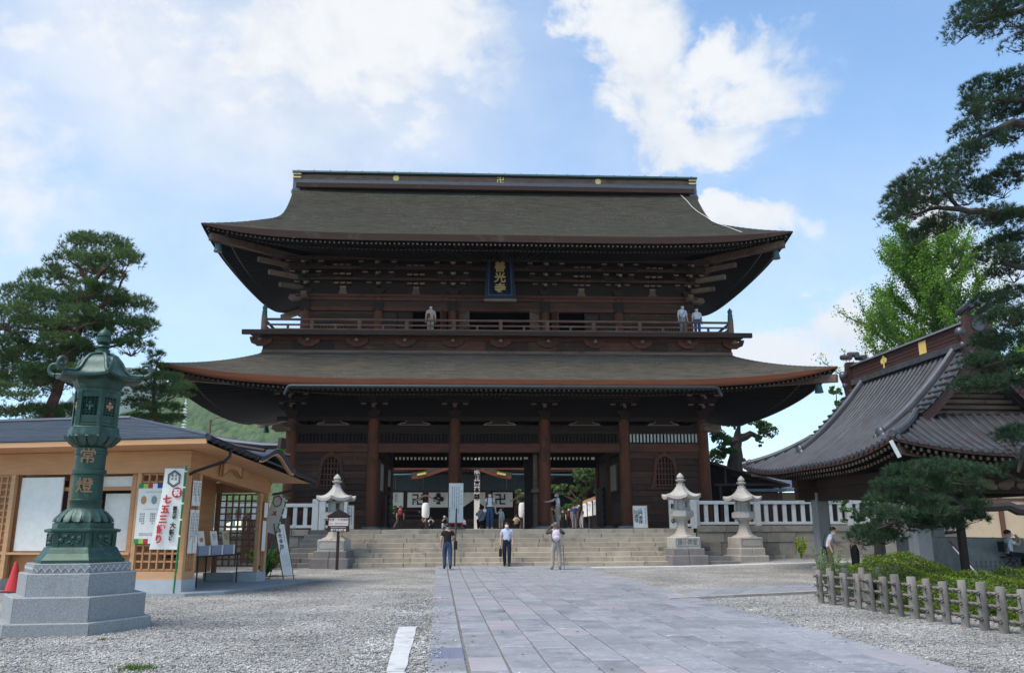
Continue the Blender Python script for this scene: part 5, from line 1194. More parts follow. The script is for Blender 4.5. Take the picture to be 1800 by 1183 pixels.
marks(.7, .1, 16, M_INK, pb_, facing(0, -.014, .22), ch=.035, fill=1); marks(.5, .04, 12, M_INK, pb_, facing(0, -.014, 1.3), ch=.03, fill=1); marks(.6, .04, 12, M_INK, pb_, facing(0, -.014, .86), ch=.03, fill=1)
for (y0_, y1_, z0_, z1_) in ((.12, .29, 2.2, 2.85), (.32, .5, 2.2, 2.85), (.1, .28, 1.0, 2.1), (.32, .5, 1.0, 2.1)):
    n_ = put('notice', None, shed, (.045, (y0_+y1_)/2, (z0_+z1_)/2)); w, h = y1_-y0_, z1_-z0_
    b = B(); b.box(-.01, .01, -w/2, w/2, -h/2, h/2); b.obj('sheet', M_PAPER, n_)
    marks(w*.8, h*.85, 2, M_INK, n_, Matrix.Translation((.014, 0, 0)) @ Matrix.Rotation(R(90), 4, 'Z') @ Matrix.Rotation(R(90), 4, 'X'), ch=.06)
for (y0_, y1_, z0_, z1_) in ((4.16, 4.42, .95, 1.85), (4.2, 4.46, 1.95, 2.4)):
    n_ = put('notice', None, shed, (.045, (y0_+y1_)/2, (z0_+z1_)/2)); w, h = y1_-y0_, z1_-z0_; b = B(); b.box(-.01, .01, -w/2, w/2, -h/2, h/2); b.obj('sheet', M_PAPER, n_)
    b = B(); b.ring([(-w/2-.02, -h/2-.02), (w/2+.02, -h/2-.02), (w/2+.02, h/2+.02), (-w/2-.02, h/2+.02)], [(-w/2, -h/2), (w/2, -h/2), (w/2, h/2), (-w/2, h/2)], -.01, .02, 'x'); b.obj('frame', MATS['pine_brown'], n_)
# table with leaflet boxes inside the shed opening
def sw(x, y, z=0.): c, s_ = math.cos(SHR), math.sin(SHR); return Vector((SHX+x*c-y*s_, SHY+x*s_+y*c, z))
p = sw(-.95, 2.6, .07); tbl = thing('folding_table', 'black folding table inside the shed opening', 'table', p, SHR)
b = B(); b.box(-.55, .55, -1.2, 1.2, .78, .82); b.obj('table_top', M_BLACK, tbl)
for x in (-.5, .5):
    for y in (-1.1, 1.1): b = B(); b.tube([(x, y, 0), (x, y, .78)], .02, 6); b.obj('leg', M_BLACK, tbl)
for k, (dy, lab, mm) in enumerate(((-.75, 'leaflet box on the table with a coloured leaflet', 'pic'), (-.05, 'leaflet box on the table with a white framed sheet', 'wh'), (.62, 'leaflet box on the table with a cream card', 'cr'))):
    p = sw(-.6, 2.6+dy, .89); t = thing('leaflet_box', lab, 'box', p, SHR)
    b = B(); b.box(-.25, .12, -.3, .3, 0, .26); b.obj('tray', plain('grey_violet_card', (.3, .31, .4)), t)
    b = B(); b.box(-.26, .13, .23, .31, 0, .27); b.obj('tray_end', M_PAPER, t)
    b = B(); b.bar((.02, 0, .26), (-.06, 0, .66), .36, .02, (1, 0, 0)); b.obj('sheet', plain('cream_card', (.55, .46, .3)) if mm == 'cr' else M_PAPER, t)
    if mm == 'pic': b = B(); b.ball((.0, 0, .42), .1, 8, (.2, 1, .7)); b.obj('picture', MATS['amber_print'], t)
    else: marks(.22, .26, 4, M_INK if mm == 'cr' else MATS['grey_violet_card'], t, Matrix.Translation((.0, 0, .46)) @ Matrix.Rotation(R(90), 4, 'Z') @ Matrix.Rotation(R(78), 4, 'X'), ch=.05)

# ================================================================== banners, A-board, cone
M_CLOTH = mat('white_cloth', (.77, .74, .69), (.71, .68, .635), .9, (6, 6, 6), 4, .1)
def banner(p, lean, rz, label, w, h, pole_h, flutter, full=True):
    t = thing('banner', label, 'banner', p, rz); t.rotation_euler = (0, lean, rz)
    b = B(); b.tube([(0, 0, 0), (0, 0, pole_h)], .024, 8); b.obj('pole', M_GREENP, t, True)
    b = B(); b.tube([(.12, 0, pole_h-.04), (-w-.03, 0, pole_h-.06)], .01, 6); b.obj('cross_rod', plain('chrome_rod', (.5, .5, .52), .3, .5, .8), t)
    def fl(x, z): k = 1-(z/h); return (x-.0*k, .05*math.sin(3.2*x/w+2.2*k)*k**.6*flutter+(-.02), pole_h-.08-h+z)
    def sk(x, z): q = fl(x, z); k = 1-z/h; return (q[0]-flutter*.16*k*k*(-x/w), q[1], q[2]+.0)
    b = B(); b.grid(lambda u, v: sk(-.03-w*u, h*v), 12, 24); b.obj('cloth', M_CLOTH, t, 'all')
    for k in range(5): b = B(); z = pole_h-.15-k*h/5; b.box(-.045, .03, -.028, .012, z-.02, z+.02); b.obj('loop', M_CLOTH, t)
    def onto(x, z, dy=-.012): q = sk(x, z); return facing(q[0], q[1]+dy, q[2])
    if full:
        hx_ = [(math.cos(R(30+60*k)), math.sin(R(30+60*k))) for k in range(6)]
        q = sk(-w*.52, h*.87); b = B(); b.ring([(x*.19, z*.22) for x, z in hx_], [(x*.165, z*.19) for x, z in hx_], -.004, .0); b.ring([(x*.15, z*.175) for x, z in hx_], [(x*.14, z*.162) for x, z in hx_], -.004, 0); b.obj('crest', M_INK, t, loc=(q[0], q[1]-.014, q[2]))
        marks(.17, .22, 2, M_INK, t, onto(-w*.52, h*.87, -.016), ch=.07)
        q = sk(-w*.3, h*.7); b = B(); b.prism([(.13*math.cos(k*math.pi/14), .13*math.sin(k*math.pi/14)) for k in range(28)], -.004, 0); b.obj('red_disc', M_REDTXT, t, loc=(q[0], q[1]-.016, q[2]))
        lettering('祝', .18, M_PAPER, t, onto(-w*.3, h*.695, -.024), bold=.006, depth=.002)
        for k, ch in enumerate('七五三詣り'): lettering(ch, .225, M_REDTXT, t, onto(-w*.7-.02*k*.5, h*(.605-.122*k), -.028), bold=.009, depth=.002)
        for k, ch in enumerate('善光寺'): lettering(ch, .115, M_INK, t, onto(-w*.3, h*(.5-.055*k), -.026), bold=.004, depth=.002)
        for k, ch in enumerate('大勧進'): lettering(ch, .16, M_INK, t, onto(-w*.31, h*(.29-.085*k), -.03), bold=.005, depth=.002)
    return t
q = atZ(307, 1042, .07); banner((q.x, q.y-.08, .07), R(1.0), R(-8), 'white vertical banner with red characters on a green pole before the shed lattice', .52, 2.0, 3.12, 1.0)
p = sw(-.55, 5.6); t = banner((p.x, p.y, .0), R(16), R(-20), 'white banner with black crest partly hidden behind the shed', .46, 1.2, 2.75, .6, False)
hx_ = [(math.cos(R(30+60*k)), math.sin(R(30+60*k))) for k in range(6)]
b = B(); b.ring([(x*.18, z*.2) for x, z in hx_], [(x*.15, z*.17) for x, z in hx_], -.06, -.055); b.obj('crest', M_INK, t, loc=(-.28, 0, 2.5)); lettering('メ', .2, M_REDTXT, t, facing(-.25, -.07, 2.1), bold=.01, depth=.002)
# A-board
q = atZ(487, 1020, .0); t = thing('a_board_sign', 'tall narrow white A-frame sign with red metal legs beside the shed', 'sign', (q.x, q.y, 0), R(58))
b = B(); b.bar((0, -.45, .18), (0, .05, 1.75), .42, .02, (0, 1, 0)); b.obj('panel', M_PAPER, t)
M_MAR = plain('maroon_metal', (.16, .012, .02), .5)
for x in (-.23, .23):
    b = B(); b.tube([(x, -.51, 0), (x, .06, 1.78)], .016, 6); b.obj('front_leg', M_MAR, t); b = B(); b.tube([(x, .6, 0), (x, .1, 1.35)], .016, 6); b.obj('back_leg', M_MAR, t)
b = B(); b.tube([(-.23, .58, .05), (.23, .58, .05)], .012, 6); b.obj('cross_bar', M_MAR, t)
ln = math.atan2(.5, 1.57)
for k, ch in enumerate('善光寺御守'): zz_ = 1.55-k*.17; lettering(ch, .16, M_INK, t, facing(-.06, -.45+(zz_-.18)*.3185-.014, zz_, 0, ln), bold=.003, depth=.002) if k < 4 else None
zz_ = 1.25; marks(.08, .8, 1, M_INK, t, facing(.12, -.45+(zz_-.18)*.3185-.014, zz_, 0, ln), ch=.05)
zz_ = .55; marks(.34, .6, 7, M_INK, t, facing(0, -.45+(zz_-.18)*.3185-.014, zz_, 0, ln), ch=.022)
# traffic cone
q = atY(23, 1034, 22.3); t = thing('traffic_cone', 'red traffic cone standing by the lattice wall of the shed', 'cone', (q.x, q.y, .07))
b = B(); b.lathe([(.19, .04), (.185, .06), (.04, .72), (.035, .74), (.025, .745)], 24); b.obj('body', plain('red_plastic', (.55, .02, .02), .4, .5), t, True)
b = B(); b.cbox(-.22, .22, -.22, .22, 0, .045, .015); b.obj('base', plain('dark_red_rubber', (.16, .01, .015)), t)
# ================================================================== water pavilion on the right
M_CU = mat('brown_copper_roof', (.058, .058, .064), (.1, .102, .112), .4, (2, 2, 2), 6, .1, rnd=.1, metal=.45, spec=.6, c3=(.075, .048, .045), c3amt=.5, c3sc=1.3)
M_CUR = mat('red_brown_copper', (.085, .038, .032), (.06, .03, .028), .5, (2, 2, 8), 5, .15, rnd=.1, metal=.3)
M_PPOST = mat('grey_stone_post', (.25, .245, .24), (.19, .185, .18), .85, (5, 5, 1), 6, .2, rnd=.05)
PVX, PVY, PVR = 15.0, 26.85, R(2.5)
pav = thing('water_pavilion', 'open water pavilion with sweeping ribbed copper roof behind the pine branch', 'pavilion', (PVX, PVY, gz(14, 28)), PVR)
HX, HY, HZ = 4.05, 5.4, 3.5
RHY, RZ_ = 3.4, 6.98
VGp = (HY-RHY)/HX                                    # where hips meet the gable
def pprof(v): return (RZ_-HZ)*(.5*v+.5*v**2.0)
def pside(s, v, sx):                                 # long slopes
    hy = HY-HX*v if v < VGp else RHY+.25*((v-VGp)/(1-VGp))
    c = (1-abs(s))*hy; a = max(0, 1-c/4.)
    return (sx*HX*(1-v), s*hy, HZ+pprof(v)+.42*a**2.2*max(0, 1-v/.55)**1.2)
def pend(s, v, sy):                                  # short skirts under the gables (v 0..1 over the hip zone)
    k = HX*VGp*v; hx = HX-k; c = (1-abs(s))*hx; a = max(0, 1-c/4.); f_ = k/HX
    return (s*hx, sy*(HY-k), HZ+pprof(f_)+.42*a**2.2*max(0, 1-f_/.55)**1.2)
proof = put('roof', None, pav)
up_ = lambda p, d: (p[0], p[1], p[2]+d)
for sx in (-1, 1):
    b = B(); b.grid(lambda u, v: pside(2*u-1, v, sx), 40, 18); b.obj('roof_sheet', M_CU, proof, 'all')
    b = B(); b.grid(lambda u, v: up_(pside(2*u-1, 0, sx), -.1*v), 40, 1); b.obj('eave_edge', M_CUR, proof, 'all')
    b = B(); b.grid(lambda u, v: (lambda p: (p[0]-sx*(.06+2.0*v), p[1]*(1-(.06+2.0*v)/HY), p[2]-.1-.0*v+.12*v))(pside(2*u-1, 0, sx)), 40, 3); b.obj('soffit', M_SOFF, proof, 'all')
    n = 38
    for k in range(n):
        yk = -HY+2*HY*(k+.5)/n; pts = []
        for j in range(15):
            v = j/14; hy = HY-HX*v if v < VGp else RHY+.25*((v-VGp)/(1-VGp))
            if abs(yk) > hy-.02: break
            pts.append(up_(pside(yk/hy, v, sx), .03))
        if len(pts) > 1: b = B(); b.tube(pts, .055, 6); b.obj('tile_roll', M_CU, proof, True)
        e = pside(yk/HY, 0, sx); b = B(); b.tube([(e[0]+sx*.05, e[1], e[2]+.03), (e[0]-sx*.05, e[1], e[2]+.03)], .075, 8); b.obj('eave_tile', M_CU, proof, True)
    rb = B(); rbe = B()
    for k in range(52):
        s_ = -1+2*(k+.5)/52
        for va, vb, dz in ((.12, 1.0, -.18), (.5, 2.0, -.3)):
            e = pside(s_, 0, sx); p = [(e[0]-sx*w_, e[1]*(1-w_/HY), e[2]+dz+.06*w_) for w_ in (va, vb)]; rb.bar(p[0], p[1], .07, .09); q_ = Vector(p[0]); d_ = (Vector(p[1])-q_).normalized(); rbe.bar(q_-d_*.004, q_, .068, .086)
    rb.obj('rafters', M_SOFF, proof, kind='stuff'); rbe.obj('rafter_ends', M_GREYW, proof, kind='stuff')
for sy in (-1, 1):
    b = B(); b.grid(lambda u, v: pend(2*u-1, v, sy), 32, 8); b.obj('roof_sheet', M_CU, proof, 'all')
    b = B(); b.grid(lambda u, v: up_(pend(2*u-1, 0, sy), -.1*v), 32, 1); b.obj('eave_edge', M_CUR, proof, 'all')
    b = B(); b.grid(lambda u, v: (lambda p: (p[0]*(1-(.06+2.0*v)/HX), p[1]-sy*(.06+2.0*v), p[2]-.1+.12*v))(pend(2*u-1, 0, sy)), 32, 3); b.obj('soffit', M_SOFF, proof, 'all')
    n = 27
    for k in range(n):
        xk = -HX+2*HX*(k+.5)/n; pts = []
        for j in range(9):
            v = j/8; hx = HX-HX*VGp*v
            if abs(xk) > hx-.02: break
            pts.append(up_(pend(xk/hx, v, sy), .03))
        if len(pts) > 1: b = B(); b.tube(pts, .055, 6); b.obj('tile_roll', M_CU, proof, True)
        e = pend(xk/HX, 0, sy); b = B(); b.tube([(e[0], e[1]+sy*.05, e[2]+.03), (e[0], e[1]-sy*.05, e[2]+.03)], .075, 8); b.obj('eave_tile', M_CU, proof, True)
    rb = B(); rbe = B()
    for k in range(38):
        s_ = -1+2*(k+.5)/38
        for va, vb, dz in ((.12, 1.0, -.18), (.5, 2.0, -.3)):
            e = pend(s_, 0, sy); p = [(e[0]*(1-w_/HX), e[1]-sy*w_, e[2]+dz+.06*w_) for w_ in (va, vb)]; rb.bar(p[0], p[1], .07, .09); q_ = Vector(p[0]); d_ = (Vector(p[1])-q_).normalized(); rbe.bar(q_-d_*.004, q_, .068, .086)
    rb.obj('rafters', M_SOFF, proof, kind='stuff'); rbe.obj('rafter_ends', M_GREYW, proof, kind='stuff')
    # gable: recessed wall, carved pendant, barge boards, verge band with cross tiles
    gv = [VGp+(1-VGp)*i/8 for i in range(9)]
    gp = [(-HX*(1-v), HZ+pprof(v)-.12) for v in gv]; gp += [(-x, z) for x, z in gp[-2::-1]]
    b = B(); b.prism(gp, sy*(RHY-.55), sy*(RHY-.5)); gw = b.obj('gable_wall', M_DARK, proof)
    for k in range(7): b = B(); zz_ = HZ+pprof(VGp)+.1+k*.17; w_ = HX*(1-VGp)*(1-k/9.)-.25; b.box(-w_, w_, sy*(RHY-.5) if sy > 0 else sy*(RHY-.5)-.04, sy*(RHY-.5)+.04 if sy > 0 else sy*(RHY-.5), zz_, zz_+.1); b.obj('gable_board', M_GREYW, gw)
    b = B()
    for j in range(14): r_ = random.Random(j); b.ball((r_.uniform(-.5, .5), sy*(RHY-.12), RZ_-.9+r_.uniform(-.35, .3)), r_.uniform(.08, .17), 7, (1, .5, 1))
    b.obj('gable_carving', M_GREYW, proof, True)
    for sx in (-1, 1):
        b = B(); b.grid(lambda u, v: (lambda p: (p[0], sy*(RHY+.3), p[2]-.03-.36*v))(pside(1, VGp+(1-VGp)*u, sx)), 14, 2); b.grid(lambda u, v: (lambda p: (p[0], sy*(RHY+.22), p[2]-.03-.36*v))(pside(1, VGp+(1-VGp)*u, sx)), 14, 2); b.grid(lambda u, v: (lambda p: (p[0], sy*(RHY+.22+.08*v), p[2]-.39))(pside(1, VGp+(1-VGp)*u, sx)), 14, 1); b.obj('barge_board', M_CUR, proof, 'all')
        b = B(); b.grid(lambda u, v: (lambda p: (p[0], sy*(RHY-.35+.72*v), p[2]+.05))(pside(1, VGp*.98+(1-VGp*.98)*u, sx)), 14, 2); b.obj('verge_band', M_CU, proof, 'all')
        for k in range(10):
            p = pside(1, VGp+(1-VGp)*(k+.3)/10, sx); b = B(); b.tube([(p[0], sy*(RHY-.35), p[2]+.09), (p[0], sy*(RHY+.4), p[2]+.09)], .05, 6); b.obj('verge_tile', M_CU, proof, True)
        pts = [up_(pside(.0, 1-(1-v)*1.0, sx), 0) for v in (0,)]
        pts = []
        for j in range(12):
            v = 1-j/11*(1-VGp*.62); p = pside(0, v, sx); hy = RHY-.62; pts.append((p[0], sy*hy, p[2]+.12))
        b = B(); b.tube(pts, .13, 8, sq=1.2); b.obj('descending_ridge', M_CU, proof, True)
        e = Vector(pts[-1]); b = B(); b.ball(e+Vector((sx*.08, 0, .02)), .19, 10, (.6, 1, 1))
        for dd in (-.2, .2): b.ball(e+Vector((sx*.08, dd, -.1)), .12, 8)
        b.obj('ridge_end_tile', M_CU, proof, True)
        # hip ridges to the corners
        hp = [up_(pside(sy, VGp*(1-j/8), sx), .09) for j in range(9)]
        b = B(); b.tube(hp, .1, 8); b.obj('hip_ridge', M_CU, proof, True)
        e = Vector(hp[-1]); b = B(); b.ball(e+Vector((-sx*.2, -sy*.2, .04)), .14, 8); b.obj('hip_end_tile', M_CU, proof, True)
        b = B(); e = Vector(pside(sy, 0, sx)); b.bar(e+Vector((-sx*.25, -sy*.25, -.3)), e+Vector((-sx*2, -sy*2, -.25)), .2, .22); b.obj('hip_rafter', M_GREYW, proof)
# main ridge
rg = put('ridge', None, pav)
for z0_, z1_, hx, m_ in ((RZ_-.12, RZ_+.08, .3, M_CU), (RZ_+.08, RZ_+.6, .2, M_CUR)): b = B(); b.box(-hx, hx, -RHY-.1, RHY+.1, z0_, z1_); b.obj('ridge_course', m_, rg)
for k in range(4): b = B(); b.box(-.215, .215, -RHY-.08, RHY+.08, RZ_+.12+k*.12, RZ_+.145+k*.12); b.obj('ridge_moulding', M_CUR, rg)
b = B(); b.prism([(-.3, RZ_+.6), (.3, RZ_+.6), (.2, RZ_+.7), (0, RZ_+.76), (-.2, RZ_+.7)], -RHY-.25, RHY+.25); b.obj('ridge_cap', M_CU, rg)
for y, kind in ((-1.2, 0), (1.2, 1)):
    b = B()
    if kind == 0: b.box(-.23, -.216, y-.2, y+.2, RZ_+.13, RZ_+.55)
    else:
        for (dy, dz, r_) in ((0, .1, .1), (-.11, 0, .1), (.11, 0, .1)): b.ball((-.22, y+dy, RZ_+.38+dz), r_, 8, (.15, 1, 1))
        b.box(-.23, -.216, y-.04, y+.04, RZ_+.12, RZ_+.36)
    b.obj('gilt_crest', M_GOLD, rg)
for sy in (-1, 1):
    y = sy*(RHY+.22); og = put('ridge_end_ornament', None, rg)
    b = B(); b.prism([(-.45, RZ_-.5), (.45, RZ_-.5), (.5, RZ_-.1), (.62, RZ_+.2), (.4, RZ_+.45), (.36, RZ_+.8), (-.36, RZ_+.8), (-.4, RZ_+.45), (-.62, RZ_+.2), (-.5, RZ_-.1)], y-.1, y+.1); b.obj('shield', M_CUR, og)
    b = B(); b.prism([(.2*math.cos(k*math.pi/10), RZ_+.5+.2*math.sin(k*math.pi/10)) for k in range(20)], y-.14, y+.14); b.obj('boss', M_CU, og)
    for x in (-.5, .5): b = B(); b.ball((x, y, RZ_+.28), .17, 8, (1, .9, 1)); b.ball((x*.9, y, RZ_-.1), .13, 8, (1, .9, 1)); b.obj('curl', M_CU, og, True)
    for x in (-.3, 0, .3): b = B(); zz_ = RZ_+.95+(.12 if x == 0 else 0); b.tube([(x, y+.25*(-sy), zz_), (x, y+sy*.35, zz_+.12)], .11, 10); b.obj('roll_tile', M_CU, og, True)
# frame: posts, beams, frieze
pm = B(); pm.cbox(-.24, .24, -.24, .24, 0, 2.75, .04); pme = pm.mesh('post', M_PPOST)
for x in (-2.15, 2.15):
    for y in (-3.0, 3.1):
        p = put('post', pme, pav, (x, y, .1)); b = B(); b.cbox(-.36, .36, -.36, .36, -.15, .12, .03); b.obj('post_base', M_STONE, p)
        b = B(); b.prism([(-.34, 2.7), (.34, 2.7), (.5, 2.95), (.5, 3.05), (-.5, 3.05), (-.5, 2.95)], -.3, .3); b.obj('capital', M_DARK, p)
for x in (-2.15, 2.15):
    b = B(); b.box(x-.16, x+.16, -3.9, 4.0, 2.5, 2.95); b.obj('tie_beam', M_DARK, pav)
    b = B(); b.box(x-.2, x+.2, -3.95, 4.05, 2.96, 3.25); b.obj('wall_plate', M_DARK, pav)
    b = B(); b.box(x-.05, x+.05, -3.0, 3.1, 2.96, 3.5); b.obj('frieze', M_SOFF, pav)
for y in (-3.0, 3.1):
    b = B(); b.box(-3.0, 3.0, y-.17, y+.17, 2.55, 3.0); b.obj('tie_beam', M_DARK, pav)
    b = B(); b.box(-3.05, 3.05, y-.21, y+.21, 3.01, 3.27); b.obj('wall_plate', M_DARK, pav)
    b = B(); b.box(-2.1, 2.1, y-.05, y+.05, 3.0, 3.5); b.obj('frieze', M_SOFF, pav)
    b = B(); r_ = random.Random(int(y*10))
    for j in range(30): b.ball((r_.uniform(-2, 2), y-.18, 2.78+r_.uniform(-.12, .12)), r_.uniform(.06, .13), 6, (1.4, .5, 1))
    b.obj('carved_relief', M_GREYW, pav, True, kind='stuff')
b = B(); b.box(-2.1, 2.1, -3, 3.1, 3.5, 3.56); b.obj('ceiling', M_SOFF, pav)
b = B(); e = Vector(pend(-1, 0, -1)); b.bar(e+Vector((-.02, .05, -.1)), e+Vector((.12, -.05, -.55)), .13, .1); b.obj('gutter_end', plain('pale_tin', (.5, .5, .5), .4, .5, .4), pav)
# stone basin
q = (PVX, PVY); bs = thing('stone_water_basin', 'large grey stone water basin under the pavilion roof', 'basin', (PVX+.75, PVY-.2, gz(15, 27)), PVR)
M_BAS = mat('grey_basin_stone', (.24, .235, .22), (.16, .155, .145), .8, (3, 3, 3), 6, .25, c3=(.29, .28, .26), c3amt=.5)
b = B(); b.ring([(-.95, -1.9), (.95, -1.9), (.95, 1.9), (-.95, 1.9)], [(-.7, -1.65), (.7, -1.65), (.7, 1.65), (-.7, 1.65)], 0, 1.25, 'z'); b.box(-.7, .7, -1.65, 1.65, 0, .9); b.obj('trough', M_BAS, bs)
b = B(); b.box(-.69, .69, -1.64, 1.64, 1.15, 1.18); b.obj('water', mat('dark_water', (.02, .03, .03), (.03, .04, .04), .05, spec=.6), bs)
marks(1.5, .5, 10, plain('inscription_grey', (.07, .075, .075)), bs, facing(0, -1.904, .35), ch=.1, name='inscription')
b = B(); b.cbox(-1.5, 1.5, -2.6, 2.6, -.1, .14, .03); b.obj('kerb', M_STONE, bs)
for (px, py, h, lab) in ((1725, 1000, 1.05, 'dark and white pole leaning against the basin'), (1632, 985, 0, None)):
    if lab:
        t = thing('leaning_pole', lab, 'pole', atY(1725, 997, 22.6)); t.location.z = .2
        b = B(); b.tube([(0, 0, 0), (-.46, .6, 1.0)], .028, 6); b.obj('shaft', M_MAR, t); b = B(); b.tube([(-.06, -.05, 0), (-.44, .5, .85)], .02, 6); b.obj('white_rod', M_PAPER, t)
# bench kerb left of the seated woman
# ================================================================== hall behind the gate
hall = thing('main_hall', 'vast dark temple hall with white crested curtains seen through the gate', 'temple hall', (-.8, 82, TZ-.05))
HC = [-12.5, -8.6, -6.3, -2.9, 2.9, 6.2, 8.6, 12.5]
def hx_of(px): return atY(px, 900, 82).x+.8
cols = [hx_of(p) for p in (713, 748, 858, 908)]
cols += [cols[-1]+(cols[1]-cols[0])+.6, cols[-1]+6.2]; cols = [cols[0]-4] + cols
cb = B(); cb.lathe([(.24, 0), (.24, 5.4)], 12); cme = cb.mesh('column', mat('hall_red_column', (.16, .04, .02), (.09, .025, .015), .6, (6, 6, 1)), True); cme2 = cb.mesh('column', M_DARK, True)
for i, x in enumerate(cols): put('column', cme if i in (2, 3, 4) else cme2, hall, (x, 0, 0))
for k in range(5): b = B(); b.box(-14, 14, -2.6+k*.42, -2.1+k*.42+(4 if k == 4 else 0), 0, .16+.2*k); b.obj('step', M_PLANK, hall)
for z in (1.25, 1.75): b = B(); b.box(cols[0], cols[2], -.45, -.35, z, z+.1); b.box(cols[4], cols[-1], -.45, -.35, z, z+.1); b.obj('rail', M_RED, hall)
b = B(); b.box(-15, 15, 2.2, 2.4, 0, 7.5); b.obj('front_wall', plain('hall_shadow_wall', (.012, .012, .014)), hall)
b = B(); b.box(-14, 14, -.2, .2, 5.0, 5.5); b.obj('tie_beam', M_DARK, hall); b = B(); b.box(-14, 14, -.25, .25, 5.9, 6.3); b.obj('upper_beam', M_DARK, hall)
b = B(); b.box(-14, 14, -.05, .05, 5.5, 5.9); b.obj('carved_frieze', mat('teal_grey_frieze', (.05, .06, .065), (.03, .035, .04), .8, (4, 4, 4)), hall)
cur = [(683, 709, 'lines'), (716, 743, 'manji'), (753, 790, 'club'), (814, 853, 'plain'), (866, 901, 'manji'), (913, 948, 'club')]
for a, c, kind in cur:
    x0, x1 = hx_of(a), hx_of(c); t = put('curtain', None, hall, (0, -.35, 0)); m_ = (x0+x1)/2
    def hang(u, v):
        x = x0+(x1-x0)*u; top = 3.52; bot = 2.1
        if kind == 'plain': bot = 2.1+.75*(1-abs(2*u-1))
        return (x, .03*math.sin(u*19)*(1-v), top-(top-bot)*v)
    b = B(); b.grid(hang, 24, 4); b.obj('cloth', M_CLOTH, t, 'all')
    if kind != 'plain': b = B(); b.box(x0, x1, -.02, .02, 2.05, 2.1); b.obj('red_hem', M_REDTXT, t)
    if kind == 'manji':
        mm = m_+.25 if a == 716 else m_-.25; s_ = .5; b = B()
        for X0, X1, A0_, A1_ in [(-1, -.14, .72, 1), (-.14, .14, -1, 1), (.14, 1, -1, -.72), (-1, -.14, -.14, .14), (.14, 1, -.14, .14), (-1, -.72, -1, -.14), (.72, 1, .14, 1)]: b.box(mm+X0*s_, mm+X1*s_, -.06, -.05, 2.85+A0_*s_, 2.85+A1_*s_)
        b.obj('crest', M_INK, t)
    if kind == 'club':
        b = B(); mm = m_-.05
        for dx, dz in ((0, .36), (-.3, .0), (.3, 0)): b.prism([(mm+dx+.24*math.cos(k*math.pi/8), 2.88+dz+.24*math.sin(k*math.pi/8)) for k in range(16)], -.06-.002*(dx > 0)-.001*(dx < 0), -.05)
        b.prism([(mm-.05, 2.9), (mm+.05, 2.9), (mm+.22, 2.38), (mm-.22, 2.38)], -.063, -.05); b.obj('crest', M_INK, t)
    if kind == 'lines': marks(.3, 1.2, 2, M_INK, t, facing(m_, -.07, 2.8), ch=.14)
# porch eave, gutter, netting, roofs
def hroof(cx_, cy_, hx, hy, tx, ty, ze, zt, U, th, parent):
    for side in range(4):
        def pt(s, v, dz=0):
            w0, w1, d0, d1 = (hx, tx, hy, ty) if side in (0, 2) else (hy, ty, hx, tx)
            ww = w0+(w1-w0)*v; d = d0+(d1-d0)*v; a = max(0, 1-(1-abs(s))*ww/8.); z = ze+(zt-ze)*(.6*v+.4*v*v)+U*a**2.2*(1-v)**1.4+dz
            x, y = s*ww, -d
            if side == 1: x, y = d, s*ww
            if side == 2: x, y = -s*ww, d
            if side == 3: x, y = -d, -s*ww
            return (x+cx_, y+cy_, z)
        b = B(); b.grid(lambda u, v: pt(2*u-1, v), 36, 8); b.obj('thatch', M_THATCH2, parent, 'all')
        b = B(); b.grid(lambda u, v: pt(2*u-1, 0, -th*v), 36, 2); b.obj('eave_edge', M_EAVE, parent, 'all')
        b = B(); b.grid(lambda u, v: pt(2*u-1, .01+.5*v, 0)[:2]+(pt(2*u-1, 0)[2]-th+.3*v,), 36, 2); b.obj('soffit', M_SOFF, parent, 'all')
        if side == 0:
            rb = B()
            for k in range(90): s_ = -1+2*(k+.5)/90; p0 = pt(s_, .05, 0); p1 = pt(s_, .4, 0); z = pt(s_, 0)[2]-th-.1; rb.bar((p0[0], p0[1], z), (p1[0], p1[1], z+.2), .1, .12)
            rb.obj('rafters', M_GREYW, parent, kind='stuff')
lr = put('lower_roof', None, hall); hroof(0, 14, 18.5, 19.5, 13.5, 15, 5.75, 9.6, .9, .4, lr)
b = B(); b.box(-13.4, 13.4, 0, 28, 9.0, 12.5); b.obj('upper_wall', M_DARK, hall)
ur = put('upper_roof', None, hall); hroof(0, 14, 17, 18, .6, 9, 12.3, 22, .9, .4, ur)
b = B(); b.box(-.6, .6, 4, 24, 21.8, 23); b.obj('ridge', M_GREYW, ur)
# undulating porch gable with gilt fittings
pg = put('porch_gable', None, hall)
def kf(u): x = 2*u-1; return 1.0*(math.cos(x*math.pi)+1)/2
for dz, m_, nm in ((0, M_THATCH2, 'porch_thatch'), (-.3, M_EAVE, 'porch_eave')):
    b = B(); b.grid(lambda u, v: (-4.5+9*u, -7+3.5*v, 5.0+kf(u)+.1*v+dz), 32, 2); b.grid(lambda u, v: (-4.5+9*u, -7, 5.0+kf(u)+dz-.28*v), 32, 1); b.obj(nm, m_, pg, 'all')
for u0, w_ in ((.42, .35), (.58, .35), (.1, .4), (.9, .4)): b = B(); x = -4.5+9*u0; b.bar((x-w_, -7.06, 4.76+kf(u0-w_/9)), (x+w_, -7.06, 4.76+kf(u0+w_/9)), .05, .18); b.obj('gilt_fitting', M_GOLD, pg)
b = B(); b.tube([(-9.0, -6, 4.3), (-8.4, -6, 4.82), (-4.6, -6, 4.9)], .08, 8); b.obj('gutter', M_COPPER, pg, True)
b = B(); b.tube([(4.6, -6, 4.9), (12, -6, 4.8)], .08, 8); b.obj('gutter', M_COPPER, pg, True)
